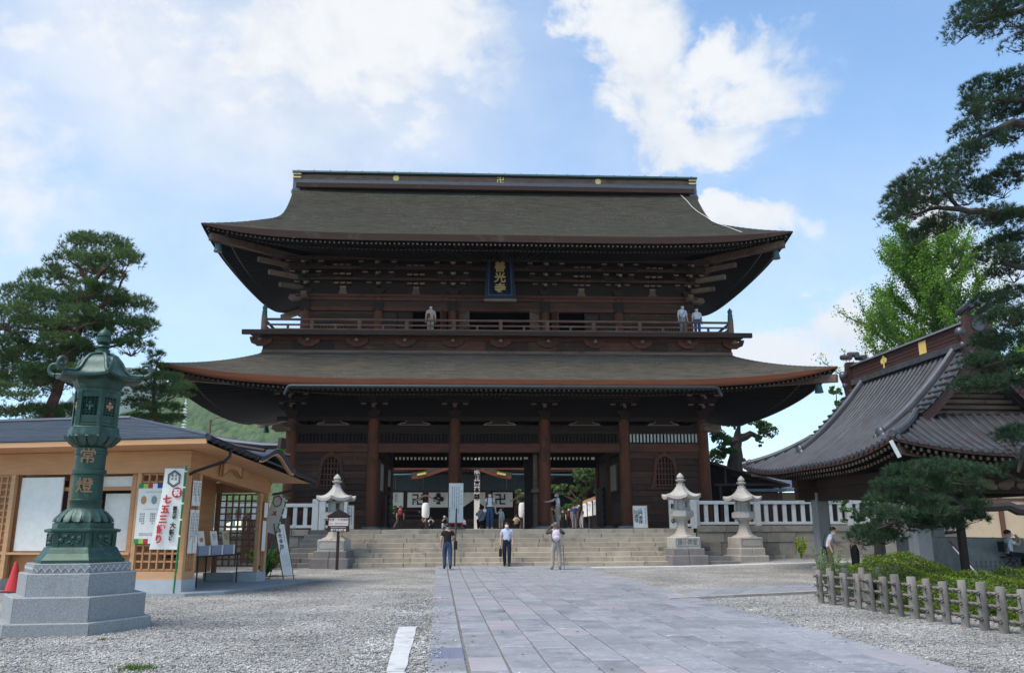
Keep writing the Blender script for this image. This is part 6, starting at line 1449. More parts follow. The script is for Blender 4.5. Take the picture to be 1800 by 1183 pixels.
for x in (-6.2, -3.6, -1, 1.7, 4.2, 6.6): b = B(); b.tube([(x, -4, 3.6), (x, -4, 5.6)], .03, 6); b.obj('chain', M_GREYW, pg)
b = B(); b.grid(lambda u, v: (-8.6+17.6*u, -3.9, 5.0-1.5*v*(min(1, max(0, .0+7*min(u, 1-u)))**.6)), 40, 5); b.obj('bird_net', mat('dark_teal_net', (.028, .038, .04), (.02, .026, .03), .9, (3, 3, 3)), pg, 'all')
# interior glints and altar
for (px, py, s_) in ((738, 898, .25), (838, 885, .25), (884, 890, .2)):
    q = atY(px, py, 83.5); b = B(); b.ball((q.x+.8, 1.6, q.z-TZ), s_*.6, 8); b.obj('hanging_lamp', M_GOLD, hall, True)
# two roofed lanterns before the hall
for px, label in ((748, ''), (918, '')):
    label = 'white paper lantern under a little curved wooden roof beside the seated visitors' if px == 748 else 'white paper lantern under a little curved wooden roof beside the old man in grey'
    q = atY(px, 926, 64); t = thing('paper_lantern', label, 'lantern', (q.x, 64, TZ-.03))
    b = B(); b.box(-.13, .13, -.13, .13, 0, 2.3); b.obj('post', M_PLANK, t)
    b = B(); b.grid(lambda u, v: (-.95+1.9*u, -.5+1.0*v, 2.15+.42*(math.cos((2*u-1)*math.pi)+1)/2), 20, 2); b.grid(lambda u, v: (-.95+1.9*u, -.5+1.0*v, 2.05+.42*(math.cos((2*u-1)*math.pi)+1)/2), 20, 2); b.grid(lambda u, v: (-.95+1.9*u, -.5, 2.15+.42*(math.cos((2*u-1)*math.pi)+1)/2-.1*v), 20, 1); b.obj('roof', M_GREYW, t, 'all')
    b = B(); b.lathe([(.12, 0), (.24, .04), (.29, .25), (.29, .85), (.24, 1.08), (.12, 1.12)], 16, z=.85); b.obj('paper_shade', M_PAPER, t, True, (0, -.32, 0))
    b = B(); b.lathe([(.15, .8), (.15, .86)], 12); b.obj('shade_foot', M_REDTXT, t, loc=(0, -.32, 0))
# ================================================================== stall row behind the gate, right
def stall_x(Y): return 8.1+(Y-50)*.05
st_ = thing('amulet_stall', 'long low wooden amulet stall with short white curtains beyond the gate passage', 'stall', (0, 0, TZ-.03))
b = B(); b._add([(stall_x(53), 53, 2.15), (stall_x(88), 88, 2.15), (stall_x(88)+4, 88, 3.6), (stall_x(53)+4, 53, 3.6), (stall_x(53), 53, 2.05), (stall_x(88), 88, 2.05), (stall_x(88)+4, 88, 3.5), (stall_x(53)+4, 53, 3.5)], [(0,1,2,3),(7,6,5,4),(0,4,5,1),(0,3,7,4)]); b.obj('roof', M_GREYW, st_)
b = B(); b._add([(stall_x(53)+.8, 53, 0), (stall_x(88)+.8, 88, 0), (stall_x(88)+.8, 88, 2.2), (stall_x(53)+.8, 53, 2.2), (stall_x(53)+4, 53, 0), (stall_x(53)+4, 53, 3.5)], [(0,1,2,3),(0,3,5,4)]); b.obj('wall', M_DARK, st_)
b = B(); b.bar((stall_x(53)+.02, 53, 2.0), (stall_x(88)+.02, 88, 2.0), .1, .22); b.obj('fascia', M_PINE, st_)
for k in range(7):
    y = 54+k*4.2; b = B(); b.grid(lambda u, v: (stall_x(y)+.0+.04*math.sin(u*9), y+2.3*u, 1.9-1.0*v), 10, 2); cl = b.obj('curtain', M_CLOTH, st_, 'all'); marks(1.4, .7, 3, M_INK, cl, Matrix.Translation((stall_x(y)-.05, y+1.15, 1.4)) @ Matrix.Rotation(R(-90), 4, 'Z') @ Matrix.Rotation(R(90), 4, 'X'), ch=.25)
# ================================================================== hut, tiled house, cream building
M_HUT = mat('brown_board', (.085, .035, .028), (.055, .025, .02), .7, (1, 1, 9), 5, .2, rnd=.1)
ht = thing('wooden_hut', 'small brown board hut with sloping roof between gate and tiled house', 'hut', (13.5, 44.5, TZ-.05))
b = B(); b.box(.95, 3.2, 0, 3, 0, 1.95); b.obj('wall', M_HUT, ht); b = B(); b.box(-1.6, .95, .9, 1.0, 0, 3.4); b.obj('back_board', M_SOFF, ht); b = B(); b.prism([(.95, 2.1), (3.3, 2.1), (3.3, 2.25), (.95, 2.9)], .9, 1.0); b.obj('back_board', M_SOFF, ht)
for k in range(7): b = B(); b.box(.94, 3.21, -.03, 0, .1+k*.26, .1+k*.26+.25); b.obj('wall_board', M_HUT, ht)
b = B(); b._add([(-1.2, -.5, 3.75), (3.7, -.5, 2.35), (3.7, 3.5, 2.35), (-1.2, 3.5, 3.75), (-1.2, -.5, 3.62), (3.7, -.5, 2.22), (3.7, 3.5, 2.22), (-1.2, 3.5, 3.62)], [(0,1,2,3),(7,6,5,4),(0,4,5,1),(1,5,6,2)]); b.obj('roof', M_HUT, ht)
b = B(); b.box(.7, 3.5, -.5, .2, 1.95, 2.1); b.obj('lower_eave', M_TILEB, ht); b = B(); b.box(-.3, 3.5, -.15, -.05, 2.28, 2.4); b.obj('beam', M_HUT, ht); b = B(); b.box(.25, .37, -.15, -.03, 2.4, 3.2); b.obj('king_post', M_HUT, ht)
for x in (.0, 3.3): b = B(); b.box(x-.06, x+.06, -.16, -.04, 0, 2.3); b.obj('post', M_HUT, ht)
M_BTILE = mat('blue_grey_tile', (.13, .16, .21), (.19, .225, .28), .35, (3, 3, 3), 5, .1, rnd=.1, spec=.6)
hs_ = thing('tiled_house', 'low house with blue grey tiled roof between the hut and pavilion', 'house', (19.5, 55, TZ-.1))
b = B(); b.box(-.5, 9, 0, 6, 0, 2.4); b.obj('wall', plain('tan_plaster', (.34, .28, .2)), hs_)
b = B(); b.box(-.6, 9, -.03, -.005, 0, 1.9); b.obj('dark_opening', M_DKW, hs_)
for k in range(14):
    t0, t1 = k/14, (k+1.12)/14; b = B()
    y0_, y1_ = -1+4.2*t0, -1+4.2*t1; za, zb = 2.45+1.5*t0, 2.45+1.5*t1
    b._add([(-1.2+1.4*t0, y0_, za+.06), (10.2, y0_, za+.06), (10.2, y1_, zb), (-1.2+1.4*t1, y1_, zb), (-1.2+1.4*t0, y0_, za-.03), (10.2, y0_, za-.03)], [(0,1,2,3),(0,4,5,1)]); b.obj('tile_course', M_BTILE, hs_)
for k in range(34): b = B(); x = -1.1+k*.33; b.tube([(x, -1.03, 2.52), (max(x, -1.1)+.0, -.85, 2.6)], .07, 6); b.obj('eave_tile', M_BTILE, hs_)
b = B(); b.tube([(.2, 3.2, 4.02), (10.2, 3.2, 4.02)], .14, 8); b.obj('ridge', M_BTILE, hs_, True)
M_CREAM = mat('cream_plaster', (.72, .53, .34), (.64, .46, .29), .8, (2, 2, 2), 4)
cr = thing('cream_house', 'cream plastered house with brown timber posts behind the pavilion', 'house', (25.2, 42, .25))
b = B(); b.box(0, 14, 0, 6, 0, 5.2); b.obj('wall', M_CREAM, cr)
M_BRW = plain('brown_timber', (.17, .07, .045))
for x in (.0, 2.2, 4.6, 7): b = B(); b.box(x-.12, x+.12, -.08, 0, 0, 5.2); b.obj('post', M_BRW, cr)
for z in (2.6, 3.55): b = B(); b.box(0, 14, -.06, 0, z, z+.16); b.obj('rail', M_BRW, cr)
b = B(); b.box(-4.2, -.2, .3, .4, 0, 3.6); lw = b.obj('lattice_wall', M_DKW, cr)
for k in range(22): b = B(); b.box(-4.1+k*.18, -4.02+k*.18, .22, .3, .6, 3.2); b.obj('slat', plain('orange_slat', (.38, .15, .06)), lw)
b = B(); b.tube([(3.6, -.15, .2), (3.6, -.15, 4.8)], .08, 8); b.obj('downpipe', MATS['brown_timber'], cr)
b = B(); b._add([(-5, -1.2, 5.1), (15, -1.2, 5.1), (15, 3, 7), (-5, 3, 7), (-5, 7.2, 5.1), (15, 7.2, 5.1)], [(0,1,2,3),(3,2,5,4),(0,3,4),(1,5,2)]); b.obj('roof', M_BTILE, cr)
# dark plank fence behind the shed
wf_ = thing('plank_fence', 'dark brown plank gate standing between the shed and the retaining wall', 'fence', atZ(388, 985, .1))
q = atY(487, 960, 33.5); wf_.location = (q.x, 33.5, gz(-7, 33.5))
for k in range(11): b = B(); x = -1.4+k*.17; b.box(x, x+.155, -.02, .02, 0.25, 2.0-.35*math.cos((k-5)/3.)*.5); b.obj('plank', M_DKW, wf_)
for z in (.5, 1.3): b = B(); b.box(-1.4, .45, .02, .07, z, z+.1); b.obj('rail', M_DKW, wf_)
# pagoda far behind on the left, with its white spire
pgx = atY(322, 760, 160).x
pa = thing('pagoda', 'distant pagoda whose pale ringed spire rises above the shed roof', 'pagoda', (pgx, 160, TZ))
for k, (w, z) in enumerate(((5, 0), (4.2, 6.3), (3.5, 12.2))):
    b = B(); b.box(-w/2, w/2, -w/2, w/2, z, z+4.6); b.obj('storey', M_CREAM, pa); b = B(); b.lathe([(w*.98, z+4.5), (w*.9, z+4.8), (w*.45, z+6.3)], 4, a0=R(45)); b.obj('roof', M_TILEB, pa)
zb = atY(322, 757, 160).z-TZ; zt = atY(322, 702, 160).z-TZ
b = B(); b.lathe([(1.6, 18.4), (.25, zb), (.2, zb+.1)], 4, a0=R(45)); b.obj('roof_peak', M_TILEB, pa)
M_SPIRE = plain('pale_spire', (.6, .68, .6), .6)
b = B(); b.tube([(0, 0, zb-.5), (0, 0, zt)], .09, 8); sp_ = b.obj('spire', M_SPIRE, pa)
for k in range(9): b = B(); z = zb+.6+(zt-zb-1.4)*k/8; b.lathe([(.42-.02*k, z-.13), (.52-.02*k, z), (.42-.02*k, z+.13)], 12); b.obj('ring', M_SPIRE, sp_, True)
b = B(); b.ball((0, 0, zb+.05), .5, 8, (1, 1, .7)); b.obj('bowl', M_SPIRE, sp_, True)
# utility pole
q = atY(365, 800, 75); t = thing('utility_pole', 'thin utility pole with a bracket against the wooded hill', 'pole', (q.x, 75, TZ)); zz_ = atY(365, 738, 75).z-TZ
b = B(); b.tube([(0, 0, 0), (0, 0, zz_)], .11, 8); b.obj('pole', M_GREYW, t); b = B(); b.tube([(0, 0, zz_-.2), (.5, 0, zz_+.2), (1.4, 0, zz_+.25)], .05, 6); b.obj('bracket', M_GREYW, t)
for k in range(2): b = B(); b.tube([(0, 0, zz_-.6-k*.5), (2.5, -2, zz_-.2-k*.6), (5, -4, zz_+.5-k*.8)], .02, 4); b.obj('wire', M_BLACK, t)
# ================================================================== bamboo-style post fence, right
M_LOG = mat('grey_log', (.215, .198, .18), (.14, .125, .112), .9, (14, 14, 1.5), 6, .35, (30, 30, 2), rnd=.15, c3=(.12, .09, .085), c3amt=.45, c3sc=2., bdist=.01)
M_LOGR = mat('grey_rail', (.19, .175, .16), (.125, .112, .102), .9, (14, 1.5, 14), 6, .3, rnd=.12)
M_ROPE = plain('black_rope', (.014, .013, .015), .9)
fp = [(7.566, 18.12), (7.63, 17.7), (7.69, 17.2), (7.74, 16.75), (7.8, 16.3), (7.84, 15.85), (7.88, 15.4), (7.93, 14.97), (7.98, 14.55), (8.03, 14.13), (8.09, 13.7), (8.15, 13.28), (8.2, 12.88), (8.26, 12.46), (8.32, 12.05), (8.38, 11.6), (8.44, 11.1)]
fen = thing('log_fence', 'low fence of grey log posts and rails tied with black rope round the shrubs', 'fence', (fp[0][0], fp[0][1], 0))
ox, oy = fp[0]; rf = random.Random(8)
pmes = []
for k in range(3): b = B(); b.lathe([(.072, 0), (.076, .4), (.07, .755), (.062, .765)], 14, z=-.05); pmes.append(b.mesh('post', M_LOG, True))
dirv = Vector((fp[-1][0]-ox, fp[-1][1]-oy, 0)).normalized(); nrm = Vector((-dirv.y, dirv.x, 0))
if nrm.x > 0: nrm = -nrm
for i, (x, y) in enumerate(fp):
    o = put('post', pmes[i%3], fen, (x-ox, y-oy, rf.uniform(-.045, .035)), rf.uniform(0, 6)); o.scale = (rf.uniform(.85, 1.18), rf.uniform(.85, 1.18), 1); o.rotation_euler[0] = rf.uniform(-.05, .05); o.rotation_euler[1] = rf.uniform(-.05, .05)
    for z in (.17, .37, .56):                          # rope lashings: a cross over the front, a knot and a tail
        c = Vector((x-ox, y-oy, z)); b = B(); f_ = nrm*.1
        b.tube([c+f_*.9-dirv*.09+Vector((0,0,-.03)), c+f_*1.02, c+f_*.9+dirv*.09+Vector((0,0,.035))], .007, 5); b.tube([c+f_*.9-dirv*.09+Vector((0,0,.03)), c+f_*1.03, c+f_*.9+dirv*.09+Vector((0,0,-.03))], .007, 5)
        b.tube([c-f_*1.0-dirv*.05, c-f_*1.2+Vector((0,0,.03)), c-f_*1.0+dirv*.05], .007, 5)
        k_ = c+f_*.95+dirv*.095; b.ball(k_, .014, 5)
        if z > .5: b.tube([k_, k_+f_*.15+Vector((0,0,-.04)), k_+f_*.2+dirv*.03+Vector((0,0,-.1-.06*rf.random()))], .006, 4)
        b.obj('rope_lashing', M_ROPE, fen, kind='stuff')
for z in (.17, .37, .56):
    for i in range(0, len(fp)-1, 4):
        a, c = fp[i], fp[min(i+4, len(fp)-1)]; off = (nrm*.085) if z != .37 else -nrm*.09
        p0, p1 = Vector((a[0]-ox, a[1]-oy, z))+off*-1*(1 if z == .37 else 0)*0, 0
        off = -nrm*.085
        b = B(); b.tube([Vector((a[0]-ox, a[1]-oy, z))+off-dirv*.05, Vector(((a[0]+c[0])/2-ox, (a[1]+c[1])/2-oy, z+.004))+off, Vector((c[0]-ox, c[1]-oy, z))+off+dirv*.05], .03, 10); b.obj('rail', M_LOGR, fen, True)
for k, (x, y) in enumerate(((7.9, 18.35), (8.3, 18.5), (8.75, 18.62), (9.2, 18.75))): put('post', pmes[k%3], fen, (x-ox, y-oy, 0))
for z in (.17, .37, .56): b = B(); b.tube([(0, .12, z), (1.7, .72, z)], .03, 8); b.obj('rail', M_LOGR, fen, True)
# ================================================================== hills
def foliage_mat(name, c1, c2, trans=.25, sc=1.2, c3=None):
    m = bpy.data.materials.new(name); m.use_nodes = True; nt = m.node_tree; N = nt.nodes; L = nt.links; N.remove(N['Principled BSDF']); out = N['Material Output']
    g = N.new('ShaderNodeNewGeometry'); n = N.new('ShaderNodeTexNoise'); n.inputs['Scale'].default_value = sc; n.inputs['Detail'].default_value = 5; n.inputs['Roughness'].default_value = .7; L.new(g.outputs['Position'], n.inputs['Vector'])
    r = N.new('ShaderNodeMapRange'); r.inputs[1].default_value = .32; r.inputs[2].default_value = .68; L.new(n.outputs['Fac'], r.inputs[0])
    mx_ = N.new('ShaderNodeMix'); mx_.data_type = 'RGBA'; mx_.inputs[6].default_value = (*c1, 1); mx_.inputs[7].default_value = (*c2, 1); L.new(r.outputs[0], mx_.inputs[0])
    cur = mx_.outputs[2]
    rp_ = N.new('ShaderNodeMix'); rp_.data_type = 'RGBA'; rp_.blend_type = 'MULTIPLY'; rp_.inputs[0].default_value = 1
    mr = N.new('ShaderNodeMapRange'); L.new(g.outputs['Random Per Island'], mr.inputs[0]); mr.inputs[3].default_value = .6; mr.inputs[4].default_value = 1.35
    cc = N.new('ShaderNodeCombineColor'); [L.new(mr.outputs[0], cc.inputs[i]) for i in range(3)]; L.new(cur, rp_.inputs[6]); L.new(cc.outputs[0], rp_.inputs[7]); cur = rp_.outputs[2]
    p = N.new('ShaderNodeBsdfPrincipled'); p.inputs['Roughness'].default_value = .6; p.inputs['Specular IOR Level'].default_value = .25; L.new(cur, p.inputs['Base Color'])
    t = N.new('ShaderNodeBsdfTranslucent'); L.new(cur, t.inputs['Color']); ms = N.new('ShaderNodeMixShader'); ms.inputs[0].default_value = trans; L.new(p.outputs[0], ms.inputs[1]); L.new(t.outputs[0], ms.inputs[2]); L.new(ms.outputs[0], out.inputs[0])
    return m
M_PINEG = foliage_mat('pine_needles', (.05, .1, .028), (.105, .175, .055), .3, .8)
M_PINED = foliage_mat('pine_needles_dark', (.022, .05, .022), (.052, .095, .042), .22, 1.5)
M_GINK = foliage_mat('ginkgo_leaves', (.085, .2, .018), (.16, .3, .03), .45, .5)
M_AZA = foliage_mat('azalea_leaves', (.075, .135, .012), (.145, .205, .02), .3, 3.)
M_BROAD = foliage_mat('broad_leaves', (.05, .12, .02), (.1, .2, .035), .35, .8)
M_YEL = foliage_mat('yellow_green_leaves', (.22, .32, .02), (.32, .42, .03), .4, 3.)
M_WISP = foliage_mat('feathery_leaves', (.13, .19, .07), (.2, .25, .1), .35, 3.)
M_GRASS = foliage_mat('grass_blades', (.06, .12, .02), (.12, .19, .03), .3, 3.)
M_BARK = mat('pine_bark_red', (.13, .055, .042), (.07, .035, .03), .9, (6, 6, 6), 7, .6, (14, 14, 9), c3=(.17, .085, .06), c3amt=.5, c3sc=3, bdist=.03)
M_BARKD = mat('pine_bark_dark', (.035, .026, .024), (.06, .048, .044), .9, (8, 8, 8), 7, .6, (18, 18, 18), bdist=.02)
M_BARKG = mat('grey_bark', (.14, .12, .1), (.08, .068, .058), .9, (6, 6, 2), 6, .5, bdist=.03)
M_BARKO = mat('old_bark', (.085, .06, .048), (.045, .033, .028), .9, (6, 6, 2), 6, .6, bdist=.04)
def hash2(x, y): return np.modf(np.sin(x*12.9898+y*78.233)*43758.5453)[0]
def hillmesh(name, xs_, ys_, fn, m, bumps, label):
    X, Y = np.meshgrid(xs_, ys_); Z = fn(X, Y)
    for amp, sc, r_ in bumps:
        G = np.random.default_rng(int(r_)).random((int((Y.max()-Y.min())/sc)+4, int((X.max()-X.min())/sc)+4)); fx, fy = (X-X.min())/sc, (Y-Y.min())/sc; ix, iy = fx.astype(int), fy.astype(int); tx, ty = fx-ix, fy-iy; tx = tx*tx*(3-2*tx); ty = ty*ty*(3-2*ty)
        Z = Z+amp*((G[iy, ix]*(1-tx)+G[iy, ix+1]*tx)*(1-ty)+(G[iy+1, ix]*(1-tx)+G[iy+1, ix+1]*tx)*ty)
    nx_, ny_ = len(xs_), len(ys_); i, j = np.meshgrid(np.arange(nx_-1), np.arange(ny_-1)); a = (j*nx_+i).ravel(); f = np.stack([a, a+1, a+nx_+1, a+nx_], 1)
    return raw(name, np.stack([X.ravel(), Y.ravel(), Z.ravel()], 1), f, m, smooth=True, kind='structure', label=label)
M_HILL = mat('forest_hill', (.03, .062, .02), (.095, .14, .045), .95, (.07, .07, .07), 9, .9, (.35, .35, .35), c3=(.15, .17, .07), c3amt=.45, c3sc=.05, spec=.1, bdist=3.)
def crowns(X, Y, cell, amp, seed):
    """rounded tree tops: height of the nearest of jittered points"""
    ix, iy = np.floor(X/cell), np.floor(Y/cell); best = np.zeros_like(X)
    for dx in (-1, 0, 1):
        for dy in (-1, 0, 1):
            cx_, cy_ = ix+dx, iy+dy; jx = np.modf(np.abs(np.sin(cx_*12.98+cy_*78.2+seed)*43758.5))[0]; jy = np.modf(np.abs(np.sin(cx_*39.3+cy_*11.1+seed)*24634.6))[0]; hh = np.modf(np.abs(np.sin(cx_*7.7+cy_*3.1+seed)*9631.6))[0]
            d2 = ((X-(cx_+jx)*cell)**2+(Y-(cy_+jy)*cell)**2)/cell**2; best = np.maximum(best, np.clip(1-d2*1.3, 0, 1)**.6*(.5+.7*hh))
    return best*amp
def hf(X, Y):
    top = np.interp(X, [-430, -400, -370, -345, -318, -292, -262, -200, -100, 40, 160], [0, 0, 40, 84, 116, 138, 146, 148, 145, 120, 0])
    return top*np.clip((Y-640)/230, 0, 1)**.8*np.clip((1150-Y)/120, 0, 1)+crowns(X, Y, 7., 8., 1.)+crowns(X, Y, 12., 6., 5.)
hillmesh('hill', np.linspace(-430, 180, 330), np.linspace(640, 1150, 250), hf, M_HILL, [(10, 60, 1)], 'green wooded hill rising behind the gate and pagoda spire')
M_MTN = mat('far_mountain_forest', (.03, .065, .03), (.05, .09, .04), .95, (.004, .004, .004), 8, .4, bdist=30., spec=.05)
hillmesh('mountain', np.linspace(-2000, -500, 80), np.linspace(2300, 3300, 50), lambda X, Y: 505*np.exp(-((X+1130)/330)**2)*np.clip((Y-2300)/400, 0, 1)*np.clip((3300-Y)/400, 0, 1), M_MTN, [(30, 120, 4), (20, 50, 5)], 'far blue mountain behind the bronze lantern')

# ================================================================== foliage builders
def in_ellipsoid(n, c, r, shell=.35, top=0.):
    d = rng.normal(size=(n, 3)); d /= np.linalg.norm(d, axis=1)[:, None]
    if top: d[:, 2] = np.where(rng.random(n) < top, np.abs(d[:, 2]), d[:, 2])
    rad = (shell+(1-shell)*rng.random(n))[:, None]**.6
    return np.array(c)+d*rad*np.array(r), d
def needles(P, D, k, ln, wd):
    """tufts of k thin needles at every point P, spraying out round direction D"""
    n = len(P); base = np.repeat(P, k, 0); d = np.repeat(D, k, 0)+rng.normal(size=(n*k, 3))*.62; d /= np.linalg.norm(d, axis=1)[:, None]
    l = ln*rng.uniform(.6, 1.15, (n*k, 1)); s_ = np.cross(d, rng.normal(size=(n*k, 3))); s_ /= np.linalg.norm(s_, axis=1)[:, None]
    v = np.stack([base-s_*wd*.5, base+s_*wd*.5, base+d*l], 1).reshape(-1, 3); return v, np.arange(n*k*3).reshape(-1, 3)
def pine_crown(name, pads, dens, k, ln, wd, m, parent, origin):
    V = []; F = []; o = 0
    for (c, r) in pads:
        area = r[0]*r[1]; nc = max(8, int(area*dens))
        C, D0 = in_ellipsoid(nc, c, r, .55, .75)           # sprays inside the pad, each a little dome of tufts
        for q in C:
            sr = rng.uniform(.55, 1.0)*min(.5, .45*max(r[0], r[1])*.5+.12); n = int(rng.uniform(5, 9))
            P, D = in_ellipsoid(n, q, (sr, sr, sr*.55), .5, .85); D = D*np.array([.8, .8, .5])+np.array([0, 0, .55]); v, f = needles(P, D, k, ln, wd); V.append(v); F.append(f+o); o += len(v)
    V = np.concatenate(V)-np.array(origin); F = np.concatenate(F); return raw(name, V, F, m, parent, kind='stuff' if False else 'thing') if False else raw(name, V, F, m, parent)
def limb(b, pts, r0, r1, n=8, wob=.0):
    pts = [Vector(p) for p in pts]; out = [pts[0]]
    for a, c in zip(pts[:-1], pts[1:]):
        L_ = (c-a).length
        for j in range(1, 4): t = j/3; out.append(a.lerp(c, t)+(Vector(rng.normal(size=3))*wob*L_ if j < 3 else Vector((0,0,0))))
    k = len(out); b.tube(out, [r0+(r1-r0)*i/(k-1) for i in range(k)], n)
    return out
def twigs(b, c, r, n, rad, origin):
    for _ in range(n):
        e = Vector(in_ellipsoid(1, c, r, .6)[0][0])-Vector(origin); s_ = Vector(c)-Vector((0, 0, r[2]*.9))-Vector(origin); m_ = s_.lerp(e, .5)+Vector(rng.normal(size=3))*.08*max(r); m_.z = (s_.z*.65+e.z*.35)
        b.tube([s_, m_, e], [rad, rad*.7, rad*.3], 5)
def pads_from(px_list, Y, thick=1.0, dj=.9):
    """pads seen at (x, y, half width, half height) in the photograph, set at the tree's distance with their own depth"""
    out = []
    for (x, y, hw, hh) in px_list:
        yy = Y+rng.uniform(-dj, dj); c = atY(x, y, yy); s_ = yy/FPX; out.append(((c.x, c.y, c.z), (hw*s_, max(.6, hw*s_*.8), hh*s_*thick)))
    return out
# --- big red pine on the left, behind the shed
o = atY(105, 800, 32.5); o = Vector((o.x, 32.5, .05))
pl_px = [(170, 445, 62, 26), (125, 470, 40, 22), (215, 462, 36, 20), (85, 500, 44, 24), (45, 528, 46, 24), (180, 492, 40, 16), (20, 560, 40, 24), (95, 545, 60, 24), (165, 545, 56, 26), (225, 545, 42, 22), (60, 585, 60, 22), (130, 585, 60, 22), (205, 582, 58, 20), (250, 578, 26, 18), (15, 620, 44, 24), (70, 640, 60, 26), (135, 635, 56, 24), (40, 680, 56, 24), (100, 672, 50, 20), (15, 700, 36, 22), (150, 662, 36, 18), (232, 612, 34, 14), (-40, 560, 50, 30), (-40, 640, 60, 40), (60, 735, 50, 16), (120, 735, 50, 18), (180, 700, 30, 18), (110, 760, 60, 14)]
tr_ = thing('pine_tree', 'large spreading red pine behind the ticket shed', 'tree', o)
pads = pads_from(pl_px, 32.6, 1.15, 2.2)+pads_from([(150, 510, 34, 14), (140, 560, 40, 18), (110, 610, 44, 18), (165, 465, 34, 16), (190, 520, 30, 14), (70, 660, 40, 18)], 31.2, 1.1, .3)
pine_crown('crown', pads, 95, 9, .21, .024, M_PINEG, tr_, o)
b = B()
T = [o+Vector((0, 0, -.1)), atY(60, 790, 32.5), atY(85, 730, 32.4), atY(105, 672, 32.3), atY(125, 615, 32.6), atY(150, 560, 32.8), atY(158, 500, 33)]
T[1] = Vector((atY(70, 830, 32.5).x, 32.5, 3.4))
limb(b, [p-o for p in T], .3, .05, 12, .03)
for ends in ([(105, 672), (60, 640), (25, 632)], [(95, 720), (40, 715), (-10, 735)], [(125, 615), (180, 610), (235, 600)], [(150, 560), (200, 520), (222, 480)], [(150, 550), (115, 500), (95, 500)], [(120, 640), (170, 655), (215, 665), (240, 690)], [(140, 590), (80, 580), (30, 575)], [(158, 505), (140, 470), (125, 460)], [(158, 505), (190, 470), (200, 450)], [(110, 665), (140, 690), (185, 705)]):
    limb(b, [atY(x, y, 32.5+(0 if i == 0 else rng.uniform(-.8, .8)))-o for i, (x, y) in enumerate(ends)], .1, .03, 8, .05)
tk = b.obj('trunk', M_BARK, tr_, True)
b = B()
for c, r in pads: twigs(b, c, r, 7, .028, o)
b.obj('twigs', M_BARK, tr_, kind='stuff')
b = B(); q = atY(55, 745, 31.8)-o; b.tube([q+Vector((-.6, 0, 0)), q+Vector((.55, 0, -.06))], .13, 10); pr_ = b.obj('crossbar', M_GREYW, tr_, True); b = B(); b.tube([q+Vector((0, .1, -.05)), Vector((q.x, q.y+.1, 0))], .1, 8); b.obj('support_post', M_GREYW, tr_, True)
# --- small pine right of it
o = Vector((atY(276, 760, 34).x, 34, .05)); tr_ = thing('pine_tree', 'small pine between the bronze lantern and the gate eave', 'tree', o)
pads = pads_from([(275, 650, 16, 22), (250, 668, 24, 16), (292, 672, 28, 16), (262, 692, 34, 14), (305, 700, 28, 16), (240, 715, 26, 12), (285, 722, 34, 12), (318, 690, 18, 18), (262, 742, 40, 10), (306, 740, 20, 8), (276, 632, 8, 14)], 34, 1.05, .8)
pine_crown('crown', pads, 90, 9, .2, .022, M_PINEG, tr_, o)
b = B(); limb(b, [Vector((0, 0, -.1)), atY(276, 745, 34)-o, atY(270, 700, 34)-o, atY(276, 640, 34)-o], .17, .04, 8, .03)
for e in ((240, 700), (310, 695), (250, 665), (300, 670), (240, 735), (310, 735)): limb(b, [atY(273, e[1]+18, 34)-o, atY(e[0], e[1], 34+rng.uniform(-.6, .6))-o], .06, .02, 6, .05)
b.obj('trunk', M_BARK, tr_, True)
# --- near pine on the right: trunk stands outside the frame, its limbs reach in
o = Vector((17.2, 17.6, 0.1)); tr_ = thing('pine_tree', 'dark near pine whose long limbs reach over the shrubs and pavilion', 'tree', o)
near = [(1710, 25, 40, 18), (1750, 45, 40, 22), (1690, 55, 22, 18), (1790, 30, 40, 26), (1795, 75, 26, 20), (1745, 10, 40, 14),
        (1730, 160, 34, 16), (1775, 150, 40, 20), (1715, 195, 30, 20), (1760, 195, 44, 18), (1790, 185, 30, 20), (1705, 235, 26, 18), (1730, 255, 30, 16), (1700, 275, 26, 14), (1780, 240, 30, 12), (1800, 215, 24, 20),
        (1640, 305, 30, 16), (1680, 310, 34, 16), (1600, 335, 30, 16), (1640, 345, 44, 18), (1700, 345, 44, 18), (1760, 330, 40, 22), (1580, 360, 26, 16), (1575, 378, 20, 10), (1610, 372, 30, 12), (1790, 300, 34, 20), (1740, 385, 40, 12), (1650, 400, 34, 12), (1620, 415, 20, 8), (1785, 395, 36, 16),
        (1760, 440, 34, 18), (1790, 430, 30, 24), (1780, 480, 34, 20), (1755, 455, 26, 12), (1745, 535, 24, 16), (1785, 530, 34, 22), (1770, 560, 30, 14), (1740, 605, 26, 14), (1780, 610, 40, 18), (1795, 580, 24, 24), (1725, 640, 22, 12), (1770, 645, 40, 14), (1700, 680, 24, 12), (1740, 680, 30, 12), (1800, 680, 30, 14), (1790, 780, 16, 28), (1780, 770, 20, 14), (1795, 830, 14, 16),
        (1600, 835, 34, 14), (1650, 828, 42, 14), (1700, 838, 34, 14), (1575, 860, 34, 14), (1625, 855, 44, 14), (1685, 865, 40, 16), (1560, 885, 26, 12), (1615, 885, 40, 8), (1700, 895, 26, 10), (1560, 910, 34, 10), (1535, 938, 28, 11), (1522, 950, 20, 8), (1555, 947, 28, 9), (1600, 922, 36, 10), (1640, 905, 30, 8), (1660, 930, 30, 8), (1690, 915, 30, 10)]
pads = pads_from(near, 17.3, 1.1, .9)
pine_crown('crown', pads, 165, 17, .13, .011, M_PINED, tr_, o)
b = B(); limb(b, [Vector((0, 0, -.1)), Vector((.1, 0, 4)), Vector((-.2, .1, 8)), Vector((-.1, 0, 12)), Vector((-.3, 0, 15))], .34, .12, 12, .02)
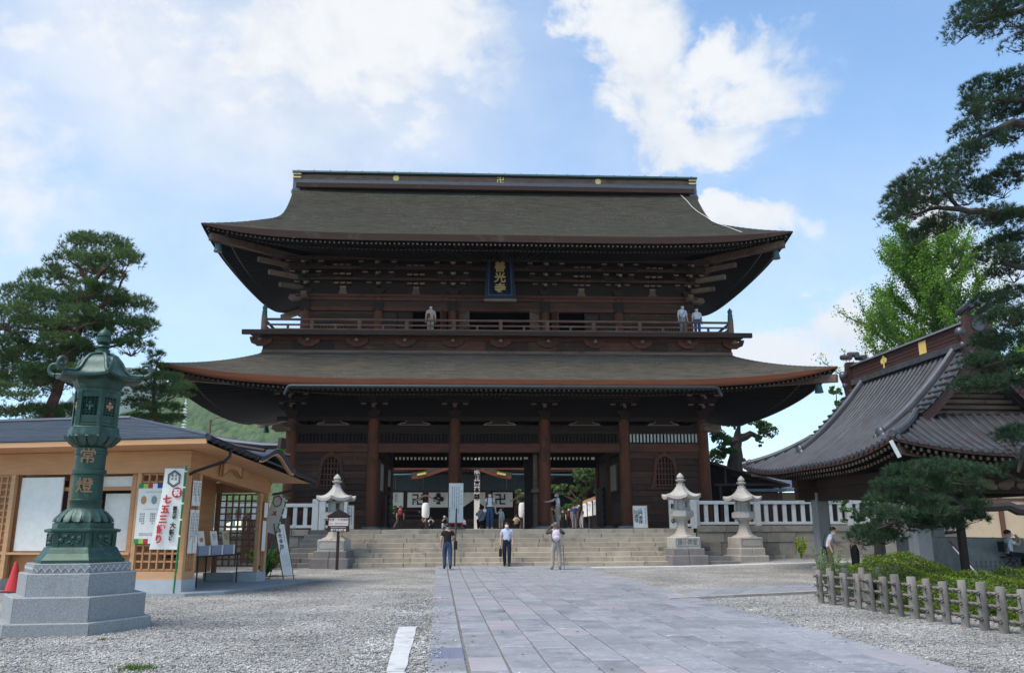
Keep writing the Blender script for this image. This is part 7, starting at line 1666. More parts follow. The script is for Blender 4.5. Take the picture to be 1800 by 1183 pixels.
for ends in ([(1830, 900), (1770, 888), (1700, 893), (1640, 905), (1580, 915), (1540, 930)], [(1840, 380), (1790, 372), (1740, 375), (1690, 368), (1650, 365), (1600, 378)], [(1840, 0), (1790, 20), (1750, 30), (1710, 40)], [(1840, 220), (1780, 215), (1740, 235), (1705, 255)], [(1840, 170), (1790, 175), (1740, 180)], [(1840, 470), (1790, 470), (1760, 460)], [(1840, 560), (1800, 555), (1750, 545)], [(1840, 640), (1790, 635), (1730, 645)], [(1830, 760), (1800, 790), (1790, 830)], [(1700, 893), (1660, 870), (1620, 850)], [(1690, 368), (1660, 340), (1630, 320)], [(1690, 895), (1660, 920), (1600, 925)]):
    limb(b, ([Vector((0, 0, atY(ends[0][0], ends[0][1], 17.4).z-o.z-.3))] if ends[0][0] > 1800 else [])+[atY(x, y, 17.3+(.1 if i == 0 else rng.uniform(-.15, .15)))-o for i, (x, y) in enumerate(ends)], .15 if ends[0][0] > 1800 else .05, .03, 8, .03)
b.obj('trunk', M_BARKD, tr_, True)
b = B()
for c, r in pads: twigs(b, c, r, 6, .014, o)
b.obj('twigs', M_BARKD, tr_, kind='stuff')
q = atY(1690, 940, 17.9); t = thing('pine_prop', 'dark square post propping up the low pine limb', 'post', (q.x, 17.9, 0)); b = B(); b.box(-.065, .065, -.065, .065, 0, 2.0); b.obj('post', M_DKW, t); b = B(); b.box(-.2, .2, -.07, .07, 2.0, 2.1); b.obj('crosspiece', M_DKW, t)

# --- leafy trees
def leaves(P, D, size, asp=.7):
    n = len(P); d = D+rng.normal(size=(n, 3))*.8; d /= np.linalg.norm(d, axis=1)[:, None]; a = np.cross(d, rng.normal(size=(n, 3))); a /= np.linalg.norm(a, axis=1)[:, None]; c = np.cross(d, a)
    s_ = size*rng.uniform(.6, 1.3, (n, 1)); v = np.stack([P-a*s_, P+c*s_*asp, P+a*s_, P-c*s_*asp], 1).reshape(-1, 3); return v, np.arange(n*4).reshape(-1, 4)
def leafy(name, lab, o, blobs, per, size, m, barkm, limbs_, r0, cat='tree', trunk=True, group=None):
    t = thing(name, lab, cat, o, group=group); V = []; F = []; k = 0
    for c, r in blobs:
        nn = max(8, int(per*r[0]*r[2])); C, D = in_ellipsoid(max(3, nn//26), c, r, .45, .55)
        for q in C:
            sr = rng.uniform(.35, .8)*min(r)*.62; P, D2 = in_ellipsoid(26, q, (sr, sr, sr*.75), .3); v, f = leaves(P, D2*.4+np.array([0, 0, .6]), size); V.append(v); F.append(f+k); k += len(v)
    raw('crown', np.concatenate(V)-np.array(o), np.concatenate(F), m, t)
    if trunk:
        b = B()
        for l_ in limbs_: limb(b, [Vector(p)-Vector(o) for p in l_], r0 if l_ is limbs_[0] else r0*.45, r0*.12, 8, .03)
        b.obj('trunk', barkm, t, True)
    return t
# ginkgo: upright shoots with leaves set close along them
o = Vector((27.4, 46, .3)); tr_ = thing('ginkgo_tree', 'bright green ginkgo with upswept branches behind the pavilion', 'tree', o)
b = B(); limb(b, [(0, 0, 0), (0, 0, 7), (.2, 0, 13), (.1, 0, 19)], .42, .08, 10, .01); V = []; F = []; k = 0
shoots = []
def shoot(base, d, L_, lv):
    pts = [Vector(base)]; dd = Vector(d).normalized()
    for j in range(6): dd = (dd+Vector((0, 0, .09))+Vector(rng.normal(size=3))*.06).normalized(); pts.append(pts[-1]+dd*L_/6)
    shoots.append(pts)
    if lv:
        for j in range(2, 7):
            for _ in range(2): a = rng.uniform(0, 6.28); shoot(pts[j-1], dd*.75+Vector((math.cos(a), math.sin(a), .35))*.8, L_*rng.uniform(.3, .5), lv-1)
for j in range(34):
    z = 4.8+11.8*(j/33)**.95; a = j*2.4+rng.uniform(-.3, .3); L_ = (7.9-4.9*((z-4.8)/13))*rng.uniform(.75, 1.08); shoot((0, 0, z), (math.cos(a), math.sin(a), .72), L_, 1)
for pts in shoots:
    b.tube(pts, [.07*(1-i/6.5) for i in range(7)], 5); q = []
    for i in range(6):
        for _ in range(42): t_ = rng.random(); q.append(tuple(pts[i].lerp(pts[i+1], t_)+Vector(rng.normal(size=3))*(.13+.05*i*.3)))
    P = np.array(q); v, f = leaves(P, rng.normal(size=P.shape)*.5+np.array([0, -.2, .5]),  .062, .8); V.append(v); F.append(f+k); k += len(v)
raw('crown', np.concatenate(V), np.concatenate(F), M_GINK, tr_); b.obj('trunk', M_BARKG, tr_, True)
# broadleaf tree under the pavilion's far side with its trunk
q = atY(1545, 950, 33); o = Vector((q.x, 33, .2))
bl = [((atY(x, y, 33).x, 33+rng.uniform(-.6, .6), atY(x, y, 33).z), (hw/43, hw/43, hh/43)) for x, y, hw, hh in ((1490, 885, 26, 16), (1515, 900, 24, 20), (1500, 920, 22, 16), (1530, 880, 26, 16), (1560, 875, 26, 16))]
leafy('broadleaf_tree', 'small leafy tree with grey trunk beyond the pavilion posts', o, bl, 900, .07, M_BROAD, M_BARKG, [[o, atY(1546, 920, 33), atY(1540, 880, 33)], [atY(1546, 920, 33), atY(1515, 900, 33)]], .26)
# old conifer behind the gate on the right
o = Vector((17.6, 54, TZ)); bl = [((atY(x, y, 54).x, 54+rng.uniform(-1, 1), atY(x, y, 54).z), (hw/26.6, hw/26.6, hh/26.6)) for x, y, hw, hh in ((1262, 775, 16, 18), (1258, 805, 14, 16), (1320, 745, 26, 10), (1345, 760, 16, 14), (1290, 745, 20, 10), (1330, 775, 8, 10), (1275, 800, 14, 12), (1305, 812, 14, 8))]
leafy('old_cypress', 'gnarled old conifer with a broken limb behind the brown hut', o, bl, 3600, .075, foliage_mat('cypress_green', (.04, .085, .02), (.09, .15, .035), .25, 1.), M_BARKO, [[o, atY(1292, 815, 54), atY(1297, 770, 54), atY(1300, 748, 54)], [atY(1294, 775, 54), atY(1320, 762, 54), atY(1338, 772, 54)], [atY(1294, 775, 54), atY(1268, 780, 54)]], .75)
# trees beyond the gate seen through it and beside it
def px_tree(name, lab, Y, base, items, per, size, m, r0=.25, group=None):
    s_ = Y/FPX; o = Vector((atY(base[0], base[1], Y).x, Y, TZ)); bl = [((atY(x, y, Y).x, Y+rng.uniform(-.8, .8), atY(x, y, Y).z), (hw*s_, hw*s_, hh*s_)) for x, y, hw, hh in items]
    return leafy(name, lab, o, bl, per, size, m, M_BARK, [[o, o+(Vector(bl[0][0])-o)*.5+Vector((.3, 0, 0)), bl[0][0]]]+[[o+(Vector(bl[0][0])-o)*.45, c] for c, r in bl[1:]], r0, group=group)
M_PINEL = foliage_mat('pine_sunlit', (.06, .12, .03), (.12, .2, .05), .3, .8)
px_tree('pine_tree', 'trained pine with cloud shaped pads above the amulet stall roof', 66, (1010, 920), ((1030, 835, 26, 14), (1000, 860, 26, 9), (975, 858, 16, 8), (1035, 865, 18, 9), (1020, 880, 20, 6), (1050, 840, 16, 22)), 1680, .11, M_PINEL)
px_tree('pine_tree', 'little pine peeping out beside a paper lantern before the hall', 68, (918, 920), ((920, 878, 10, 9), (914, 866, 7, 7)), 1680, .11, M_PINEL)
px_tree('shrub', 'bright green clipped shrub beyond the gate behind the stall', 72, (1000, 920), ((1000, 893, 22, 7), (985, 897, 12, 6), (1020, 890, 12, 6)), 1680, .11, M_BROAD, .1)
px_tree('shrub', 'green shrub beyond the gate passage near the red backpack visitor', 70, (692, 915), ((692, 897, 7, 8),), 1600, .11, M_BROAD, .1)
px_tree('broadleaf_tree', 'leafy green tree between the gate wall and the shed roof', 75, (506, 860), ((505, 800, 16, 22), (500, 830, 16, 20), (512, 780, 10, 18)), 1040, .2, M_BROAD)
px_tree('broadleaf_tree', 'yellowish tree at the foot of the wooded hill', 110, (470, 860), ((470, 800, 22, 14), (440, 815, 22, 12), (492, 815, 14, 12)), 640, .3, M_BROAD)
px_tree('broadleaf_tree', 'low bushy tree rising just above the shed roof ridge', 95, (240, 800), ((235, 735, 26, 10), (205, 742, 20, 8)), 640, .25, M_PINEL)
px_tree('broadleaf_tree', 'green tree showing between the gate eave and pavilion ridge', 60, (1480, 860), ((1470, 690, 14, 10), (1490, 665, 12, 12), (1478, 712, 12, 10), (1500, 650, 14, 10)), 1040, .13, M_BROAD)

# --- shrubs behind the log fence: dense shells of small leaves
def shrub(lab, c, r, n, size, m, group=None):
    o = Vector((c[0], c[1], 0)); t = thing('azalea_shrub', lab, 'shrub', o)
    d = rng.normal(size=(n, 3)); d[:, 2] = np.abs(d[:, 2])*.9-.08; d /= np.linalg.norm(d, axis=1)[:, None]
    w = 1+.07*np.sin(d[:, 0]*9+c[0])*np.sin(d[:, 1]*8)+.05*np.sin(d[:, 2]*14+d[:, 0]*11)+rng.uniform(-.06, .03, n); P = d*np.array(r)*w[:, None]; P[:, 2] += .02
    v, f = leaves(P, d, size, .6); raw('foliage', v, f, m, t)
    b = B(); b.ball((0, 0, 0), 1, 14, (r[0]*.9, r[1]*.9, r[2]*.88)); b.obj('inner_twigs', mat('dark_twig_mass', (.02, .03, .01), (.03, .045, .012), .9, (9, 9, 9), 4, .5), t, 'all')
    return t
shrub('tall rounded azalea mound beside the pavilion post', (10.1, 19.6), (1.5, 1.15, .93), 24000, .022, M_AZA)
shrub('low spreading azalea mound along the log fence', (9.9, 16.6), (1.55, 1.5, .68), 24000, .021, M_AZA)
shrub('azalea mound between the pine prop and the seated woman', (11.6, 16.9), (1.2, 1.4, .76), 18000, .021, M_AZA)
shrub('small azalea clump close behind the last posts of the log fence', (10.2, 13.6), (1.2, 1.3, .55), 16000, .021, M_AZA)
def wisp(lab, c, h, n, m, spread, name='wispy_plant', leaf=.03, stems=14):
    o = Vector((c[0], c[1], gz(c[0], c[1]))); t = thing(name, lab, 'plant', o); b = B(); V = []; F = []; k = 0
    for _ in range(stems):
        a = rng.uniform(0, 6.28); e = Vector((math.cos(a)*spread*rng.uniform(.3, 1), math.sin(a)*spread*rng.uniform(.3, 1), h*rng.uniform(.6, 1))); pts = [Vector((0, 0, 0)), e*.5+Vector((0, 0, .08)), e]; b.tube(pts, [.008, .006, .002], 4)
        P = np.array([tuple(pts[0].lerp(pts[1], t_*2) if t_ < .5 else pts[1].lerp(pts[2], t_*2-1)) for t_ in rng.uniform(.25, 1, n)])+rng.normal(size=(n, 3))*.03; v, f = leaves(P, rng.normal(size=(n, 3)), leaf, .35); V.append(v); F.append(f+k); k += len(v)
    b.obj('stems', M_GRASS, t); raw('leaves', np.concatenate(V), np.concatenate(F), m, t); return t
q = atZ(1455, 1050, 0); wisp('feathery pale green plant at the corner of the log fence', (8.0, 18.6), 1.15, 60, M_WISP, .5, leaf=.035, stems=26)
wisp('feathery pale plant in front of the pavilion post', (8.95, 19.0), .7, 70, M_WISP, .5, leaf=.035, stems=24)
wisp('small bush with variegated leaves beside the azalea mound', (9.0, 18.0), .8, 60, M_WISP, .35, leaf=.03, stems=20)
q = atY(1408, 975, 36.2); wisp('yellow green sapling growing at the foot of the retaining wall', (q.x, 36.2), .95, 40, M_YEL, .28, 'sapling', .06, 16)
q = atZ(352, 1005, .1); wisp('clipped green shrub seen through the shed opening', (sw(-1.4, 7.6).x, sw(-1.4, 7.6).y), .9, 120, M_BROAD, .8, 'shrub', .06, 30)
q = atY(1758, 905, 36); wisp('yellow flowering plant beside the seated woman', (atY(1755, 960, 33).x, 33), 1.0, 60, M_YEL, .35, 'sapling', .05, 18)
# grass tufts in the gravel and at the foot of the steps
def tuft(c, n, r, h, lab):
    o = Vector((c[0], c[1], gz(c[0], c[1]))); P = rng.normal(size=(n, 3))*r; P[:, 2] = 0; D = np.tile(np.array([0, 0, 1.]), (n, 1)); v, f = needles(P, D, 3, h, .008); raw('grass_tuft', v, f, M_GRASS, None, loc=o, label=lab, category='grass', kind='stuff')
for (px, py, n, r, h, lab) in ((240, 1172, 160, .12, .07, 'small patch of grass in the gravel before the bronze lantern'), (180, 1122, 40, .05, .05, 'tiny grass tuft at the corner of the granite base'), (640, 999, 120, .4, .06, 'grass along the foot of the steps by the stone lantern'), (565, 998, 120, .3, .07, 'grass at the foot of the plinth behind the no smoking sign'), (720, 998, 60, .25, .05, 'thin grass along the foot of the steps by the path'), (1420, 983, 160, .35, .1, 'weeds round the yellow green sapling at the foot of the wall')):
    q = atZ(px, py, .02); tuft((q.x, q.y), n, r, h, lab)
# ================================================================== people
SKIN = plain('skin', (.52, .31, .22), .55); HAIRB = plain('black_hair', (.015, .012, .012), .5); HAIRG = plain('grey_hair', (.12, .115, .11), .6); SHOE = plain('dark_shoe', (.015, .015, .017), .5); MASKM = plain('white_mask', (.75, .77, .8), .7)
def clothm(name, c): return mat('cloth_'+name, c, tuple(x*.72 for x in c), .9, (9, 9, 9), 4, .4, (14, 14, 14), bdist=.02)
PEOPLE = []
STAND = dict(pel=(0, 0, .95), spi=(0, .01, 1.12), che=(0, 0, 1.33), nec=(0, .01, 1.47), hea=(0, -.015, 1.585), cro=(0, .0, 1.66),
    hipL=(.095, 0, .9), kneL=(.1, -.015, .5), ankL=(.1, .03, .09), toeL=(.115, -.13, .035), hipR=(-.095, 0, .9), kneR=(-.1, -.015, .5), ankR=(-.1, .03, .09), toeR=(-.115, -.13, .035),
    shoL=(.18, .01, 1.39), elbL=(.235, .03, 1.12), wriL=(.25, -.04, .88), hanL=(.25, -.06, .8), shoR=(-.18, .01, 1.39), elbR=(-.235, .03, 1.12), wriR=(-.25, -.04, .88), hanR=(-.25, -.06, .8))
SIT = dict(STAND, pel=(0, 0, .5), spi=(0, .03, .67), che=(0, .0, .88), nec=(0, -.02, 1.02), hea=(0, -.05, 1.135), cro=(0, -.035, 1.21), hipL=(.1, -.02, .48), kneL=(.11, -.42, .5), ankL=(.11, -.4, .1), toeL=(.12, -.55, .035), hipR=(-.1, -.02, .48), kneR=(-.11, -.42, .5), ankR=(-.11, -.4, .1), toeR=(-.12, -.55, .035),
    shoL=(.18, .0, .94), elbL=(.23, -.06, .68), wriL=(.16, -.3, .62), hanL=(.13, -.37, .62), shoR=(-.18, 0, .94), elbR=(-.23, -.06, .68), wriR=(-.16, -.3, .62), hanR=(-.13, -.37, .62))
CROUCH = dict(STAND, pel=(0, .05, .32), spi=(0, .0, .5), che=(0, -.08, .7), nec=(0, -.12, .84), hea=(0, -.17, .94), cro=(0, -.16, 1.02), hipL=(.1, .03, .3), kneL=(.16, -.32, .46), ankL=(.14, -.05, .09), toeL=(.15, -.2, .035), hipR=(-.1, .03, .3), kneR=(-.16, -.32, .46), ankR=(-.14, -.05, .09), toeR=(-.15, -.2, .035),
    shoL=(.18, -.08, .76), elbL=(.24, -.3, .66), wriL=(.12, -.4, .82), hanL=(.08, -.42, .9), shoR=(-.18, -.08, .76), elbR=(-.24, -.3, .66), wriR=(-.12, -.4, .82), hanR=(-.08, -.42, .9))
RAD = dict(pel=.145, spi=.125, che=.15, nec=.058, hea=.093, cro=.075, hip=.118, kne=.088, ank=.066, toe=.045, sho=.078, elb=.056, wri=.036, han=.034)
EDGES = [('pel','spi'),('spi','che'),('che','nec'),('nec','hea'),('hea','cro')]+[(a+s, b+s) for s in 'LR' for a, b in (('hip','kne'),('kne','ank'),('ank','toe'),('sho','elb'),('elb','wri'),('wri','han'))]+[('pel','hipL'),('pel','hipR'),('che','shoL'),('che','shoR')]
def person(label, loc, rz, pose, h, top, bottom, hair=HAIRB, mask=False, sleeve=.9, long=1.0, extra=None, group=None, shoes=SHOE, stout=1.0, pose_mod=None, skirtless=True):
    J = dict(pose); J.update(pose_mod or {}); names = list(J); idx = {n: i for i, n in enumerate(names)}
    me = bpy.data.meshes.new('body'); me.from_pydata([J[n] for n in names], [(idx[a], idx[b]) for a, b in EDGES], [])
    o = bpy.data.objects.new('body_tmp', me); col.objects.link(o)
    md = o.modifiers.new('skin', 'SKIN'); md.use_smooth_shade = True; md.branch_smoothing = .4; o.modifiers.new('sub', 'SUBSURF').render_levels = 1; o.modifiers['sub'].levels = 1
    sk = me.skin_vertices[0].data
    for n in names:
        r = RAD[n[:3]]*(stout if n[:3] in ('pel', 'spi', 'che', 'hip') else 1); wide = 1.28 if n in ('pel', 'spi', 'che') else 1.0
        sk[idx[n]].radius = (r*wide, r) if n in ('pel', 'spi', 'che') else (r, r*(1.12 if n in ('hea',) else 1)); sk[idx[n]].use_root = n == 'pel'
    PEOPLE.append((o, J, label, loc, rz, h, top, bottom, hair, mask, sleeve, long, extra, group, shoes))
def finish_people():
    bpy.context.view_layer.update(); dg = bpy.context.evaluated_depsgraph_get(); made = []
    for (o, J, label, loc, rz, h, top, bottom, hair, mask, sleeve, long, extra, group, shoes) in PEOPLE:
        me = bpy.data.meshes.new_from_object(o.evaluated_get(dg)); made.append(me)
    for spec, me in zip(PEOPLE, made):
        (o, J, label, loc, rz, h, top, bottom, hair, mask, sleeve, long, extra, group, shoes) = spec; bpy.data.objects.remove(o)
        b = B(); b.v = [tuple(v.co) for v in me.vertices]; b.f = [tuple(p.vertices) for p in me.polygons]; b.mi = [0]*len(b.f)
        V = {k: np.array(v) for k, v in J.items()}
        for fi, f in enumerate(b.f):
            c = np.mean([b.v[i] for i in f], 0); best = None
            for a, e in EDGES:
                d = V[e]-V[a]; t = np.clip(np.dot(c-V[a], d)/np.dot(d, d), 0, 1); ds = np.linalg.norm(c-V[a]-d*t)/(RAD[a[:3]]+RAD[e[:3]])
                if best is None or ds < best[0]: best = (ds, a[:3], e[:3], t)
            _, a, e, t = best
            m = 1
            if (a, e) in (('nec', 'hea'), ('hea', 'cro')) or (a, e) == ('che', 'nec') and t > .72: m = 0
            elif (a, e) == ('sho', 'elb'): m = 1 if t < sleeve else 0
            elif (a, e) == ('elb', 'wri'): m = 1 if sleeve > 1 else 0
            elif (a, e) == ('wri', 'han'): m = 0
            elif (a, e) in (('pel', 'spi'),): m = 2 if t < .3 else 1
            elif (a, e) in (('pel', 'hip'),): m = 2
            elif (a, e) == ('hip', 'kne'): m = 2 if t < long*2 else 0
            elif (a, e) == ('kne', 'ank'): m = 2 if long >= .9 else 0
            elif (a, e) == ('ank', 'toe'): m = 3
            b.mi[fi] = m
        b.cur = 0
        for s in 'LR':                                   # palm with four unequal fingers and a thumb
            w, hn = Vector(J['wri'+s]), Vector(J['han'+s]); d = (hn-w).normalized(); sd = d.cross(Vector((0, 0, 1)) if abs(d.z) < .8 else Vector((0, 1, 0))).normalized(); nn = sd.cross(d)
            for k, ln in enumerate((.07, .08, .075, .058)):
                p = hn+sd*(-.027+.018*k)+d*.01; b.tube([p, p+d*ln*.55+nn*.008, p+d*ln*.85+nn*.03], [.0095, .0085, .006], 5)
            p = w+d*.03+sd*-.028; b.tube([p, p-sd*.028+d*.03, p-sd*.03+d*.06+nn*.01], [.011, .01, .007], 5)
        hd = Vector(J['hea']); cr = Vector(J['cro'])
        b.ball(hd+Vector((0, -.1, -.005)), .017, 6, (.8, 1, 1.3))
        for sx in (-1, 1): b.ball(hd+Vector((sx*.093, .005, 0)), .022, 6, (.4, .8, 1.3))
        b.cur = 4
        for sx in (-1, 1): b.ball(hd+Vector((sx*.034, -.094, .022)), .009, 5, (1.2, .6, .7))
        t = thing('person', label, 'person', loc, rz, group); t.scale = (h/1.72,)*3
        b.obj('body', [SKIN, top, bottom, shoes, HAIRB], t, 'all')
        hb = B(); hb.grid(lambda u, v: (lambda a, e: tuple(cr+Vector((0, .008, -.03))+Vector((math.sin(a)*math.cos(e)*.108, -math.cos(a)*math.cos(e)*.115+.012, math.sin(e)*.098))))(2*math.pi*u, (-.75*(.5-.5*math.cos(2*math.pi*u)))*(1-v)+(.22*(1-v))+v*math.pi/2), 20, 8); hb.obj('hair', hair, t, 'all')
        if mask: mb = B(); mb.ball(hd+Vector((0, -.062, -.035)), .062, 8, (1.05, .85, .85)); mb.obj('face_mask', MASKM, t, 'all')
        if extra: extra(t, J)
    PEOPLE.clear()
def strap(t, pts, m, r=.012): b = B(); b.tube(pts, r, 6); b.obj('strap', m, t)
def bag(t, c, s, m, name='bag'): b = B(); b.cbox(c[0]-s[0]/2, c[0]+s[0]/2, c[1]-s[1]/2, c[1]+s[1]/2, c[2]-s[2]/2, c[2]+s[2]/2, min(s)*.2); b.obj(name, m, t)
def backpack(m, straps=None):
    def f(t, J):
        c = Vector(J['che'])+Vector((0, .19, -.1)); b = B(); b.ball(c, .2, 12, (.82, .55, 1.12)); b.ball(c+Vector((0, .08, -.08)), .13, 10, (1, .5, .75)); b.obj('backpack', m, t, 'all')
        for sx in (-1, 1): strap(t, [c+Vector((sx*.1, -.05, .16)), Vector(J['sho'+('L' if sx > 0 else 'R')])+Vector((-sx*.06, .02, .075)), Vector(J['che'])+Vector((sx*.11, -.155, .0)), Vector(J['spi'])+Vector((sx*.13, -.08, 0))], straps or m, .016)
    return f
BLK = clothm('black', (.012, .012, .014)); NAVY = clothm('navy', (.012, .016, .035)); JEAN = clothm('jeans', (.035, .07, .14)); LIL = clothm('lilac', (.5, .53, .68)); BEI = clothm('beige', (.36, .32, .27)); TAUPE = clothm('taupe', (.075, .065, .06)); WHI = clothm('white', (.68, .68, .7)); PINKB = clothm('pale_pink', (.62, .52, .6)); REDC = clothm('red', (.3, .03, .025)); GREYC = clothm('grey', (.25, .26, .28)); YELC = clothm('pale_yellow', (.5, .46, .28)); OLIVE = clothm('olive', (.1, .085, .045)); BLUEC = clothm('blue', (.05, .1, .25)); STR = clothm('striped_grey', (.3, .32, .36)); TAN = clothm('tan', (.3, .2, .14))
W180 = math.pi
def ground_at(px, py): q = atZ(px, py, .04); y = min(q.y, 34.15); return (q.x*y/q.y, y, gz(q.x, y)+.035)
walk = dict(kneL=(.1, -.1, .51), ankL=(.1, -.02, .11), toeL=(.11, -.17, .05), kneR=(-.1, .05, .5), ankR=(-.1, .2, .14), toeR=(-.11, .07, .04))
def x1(t, J):
    bag(t, (-.3, .06, .9), (.12, .26, .32), BLK, 'shoulder_bag'); strap(t, [(-.2, .02, 1.46), (-.26, .08, 1.25), (-.3, .06, 1.04)], BLK)
    bag(t, (-.02, .0, 0), (.001, .001, .001), BLK) if False else None
person('man in black T-shirt and jeans walking towards the steps with a shoulder bag', ground_at(786, 1003), W180+.1, STAND, 1.72, BLK, JEAN, HAIRB, False, .62, extra=x1, pose_mod=dict(walk, elbR=(-.27, .02, 1.14), wriR=(-.2, -.2, 1.08), hanR=(-.16, -.26, 1.12)))
def x2(t, J):
    h = Vector(J['hanR']); b = B(); b.cbox(h.x-.05, h.x+.05, h.y-.18, h.y+.18, h.z-.42, h.z-.12, .02); b.obj('briefcase', BLK, t); b = B(); b.tube([h+Vector((0, -.07, -.12)), h+Vector((0, -.06, -.02)), h+Vector((0, .06, -.02)), h+Vector((0, .07, -.12))], .01, 6); b.obj('bag_handle', BLK, t)
    b = B(); b.ring([(-.2, .985), (.2, .985), (.2, 1.02), (-.2, 1.02)], [(-.19, .99), (.19, .99), (.19, 1.015), (-.19, 1.015)], -.15, -.135); b.obj('belt', BLK, t)
person('masked man in lilac short sleeved shirt carrying a dark briefcase', ground_at(891, 996), -.1, STAND, 1.74, LIL, NAVY, HAIRB, True, .75, extra=x2, pose_mod=dict(kneL=(.1, -.07, .5), ankL=(.09, .02, .1), toeL=(.1, -.14, .03), kneR=(-.1, .02, .5), ankR=(-.09, .1, .1), toeR=(-.1, -.06, .03)))
def x3(t, J):
    backpack(PINKB, WHI)(t, J); b = B(); b.tube([(-.3, -.05, .0), (-.27, -.02, .9)], .012, 6); b.obj('walking_stick', M_MAR, t)
    b = B(); b.cbox(-.07, .07, -.24, -.16, 1.6, 1.69, .015); b.obj('camera', BLK, t)
person('man with pale pink backpack raising a camera at the foot of the steps', ground_at(978, 1003), W180, STAND, 1.74, TAUPE, BEI, HAIRG, False, 1.2, extra=x3, pose_mod=dict(elbL=(.36, -.08, 1.3), wriL=(.14, -.22, 1.58), hanL=(.08, -.22, 1.63), elbR=(-.34, -.14, 1.28), wriR=(-.12, -.24, 1.55), hanR=(-.07, -.24, 1.62), ankL=(.14, .03, .09), toeL=(.17, -.13, .035), kneL=(.13, -.01, .5), ankR=(-.13, .03, .09), toeR=(-.16, -.13, .035), kneR=(-.12, -.01, .5)), shoes=plain('maroon_shoe', (.09, .02, .02)))
q = atY(861, 930, 38.0); 
def x4(t, J): backpack(BLK)(t, J); b = B(); b.ball((-.24, -.12, .86), .09, 8, (1, .6, 1)); b.obj('white_hat', WHI, t)
person('masked woman in white sleeveless top and jeans holding a boy\'s hand', (q.x, 38.0, TZ), 0, STAND, 1.64, WHI, JEAN, HAIRB, True, .12, extra=x4, pose_mod=dict(wriL=(.27, -.06, .86), hanL=(.29, -.08, .78)), shoes=plain('tan_shoe', (.4, .25, .15)))
q = atY(880.5, 930, 37.95); person('small boy in striped shirt and grey shorts holding the woman\'s hand', (q.x, 37.95, TZ), 0, STAND, .94, STR, GREYC, HAIRB, False, .7, .5, pose_mod=dict(elbR=(-.32, -.02, 1.22), wriR=(-.42, -.05, 1.32), hanR=(-.46, -.06, 1.38)), stout=1.12)
q = atY(981, 930, 38.6)
person('grey haired man in white shirt reaching out to touch a gate column', (q.x, 38.6, TZ), -R(90), STAND, 1.68, WHI, BEI, HAIRG, True, .8, extra=backpack(BLK), pose_mod=dict(elbR=(-.2, -.27, 1.3), wriR=(-.17, -.5, 1.25), hanR=(-.16, -.58, 1.26), hea=(0, -.03, 1.58)))
q = atY(846, 930, 39.2); person('crouching visitor in pale grey shirt photographing the hall', (q.x, 39.2, TZ), W180, CROUCH, 1.66, GREYC, BLK, HAIRB, extra=lambda t, J: strap(t, [(-.15, .06, .85), (.02, .1, .62), (.16, .12, .4)], BLK))
def far(px, Y, lab, pose, h, top, bottom, rz, hair=HAIRB, extra=None, mask=False, **k): q = atY(px, 928, Y); person(lab, (q.x, Y, TZ-.03), rz, pose, h, top, bottom, hair, mask, extra=extra, **k)
far(703, 61, 'visitor in black with a red backpack standing before the hall', STAND, 1.7, BLK, BLK, W180, extra=backpack(REDC))
far(757, 58, 'visitor in white with black backpack crouching by a paper lantern', CROUCH, 1.35, WHI, BLK, W180, extra=backpack(BLK))
far(780, 58, 'visitor in white cap and navy crouching near the tall notice board', CROUCH, 1.45, NAVY, WHI, .4, WHI)
far(740, 62, 'crouching visitor in dark clothes under the paper lantern', CROUCH, 1.4, BLK, BLK, 1.2)
far(817, 60, 'crouching visitor in pale pink beside the tall white post', CROUCH, 1.3, PINKB, BLK, -1)
far(908, 60, 'visitor in pale yellow shirt crouching behind the lilac shirted man', CROUCH, 1.6, YELC, BLK, W180, extra=backpack(TAN))
far(923, 63, 'old man in grey clothes holding a phone before the hall', STAND, 1.4, GREYC, GREYC, .5, HAIRG, pose_mod=dict(elbR=(-.26, -.1, 1.2), wriR=(-.1, -.25, 1.4), hanR=(-.06, -.26, 1.46)))
far(1010, 58, 'man in blue plaid shirt seen from behind near the stall', STAND, 1.72, BLUEC, GREYC, W180)
far(1000, 62, 'woman in maroon and white near the stall', STAND, 1.55, clothm('maroon', (.12, .02, .025)), BLK, .2, mask=True)
far(972, 57, 'visitor in cream jacket behind the man touching the column', STAND, 1.5, YELC, OLIVE, W180, extra=backpack(BLK))
far(1022, 66, 'woman in white dress by the stall curtains', STAND, 1.6, WHI, WHI, -.5)
far(1030, 64, 'visitor in navy with a dark backpack by the stall', STAND, 1.6, NAVY, BLK, W180, extra=backpack(BLK))
far(1039, 68, 'visitor in tan clothes beside the door leaf of the gate', STAND, 1.6, TAN, GREYC, .3)
far(990, 65, 'visitor in dark green standing half hidden behind the man touching the column', STAND, 1.55, clothm('dark_green', (.02, .05, .03)), BLK, W180)
DK = TZ+9.17
def up_at(px, Y, lab, h, top, bottom, rz, **k): q = atY(px, 560, Y); person(lab, (q.x, Y, DK), rz, STAND, h, top, bottom, mask=True, **k)
up_at(757, 39.25, 'masked woman in beige on the balcony by the open door', 1.62, clothm('sand', (.55, .46, .36)), BEI, .1, extra=lambda t, J: bag(t, (-.12, -.17, 1.12), (.16, .06, .2), REDC))
up_at(1200, 39.0, 'masked man in pale shirt with a bag strap on the balcony', 1.7, clothm('pale_grey', (.66, .67, .72)), GREYC, .25, extra=lambda t, J: strap(t, [(.16, .02, 1.45), (-.02, -.16, 1.22), (-.2, -.04, 1.0)], BLK))
up_at(1225, 39.1, 'masked woman in white and blue at the corner of the balcony', 1.58, WHI, BLUEC, -.2)
q = atZ(1472, 1000, .2); zz_ = gz(12.6, 28.3)+.0
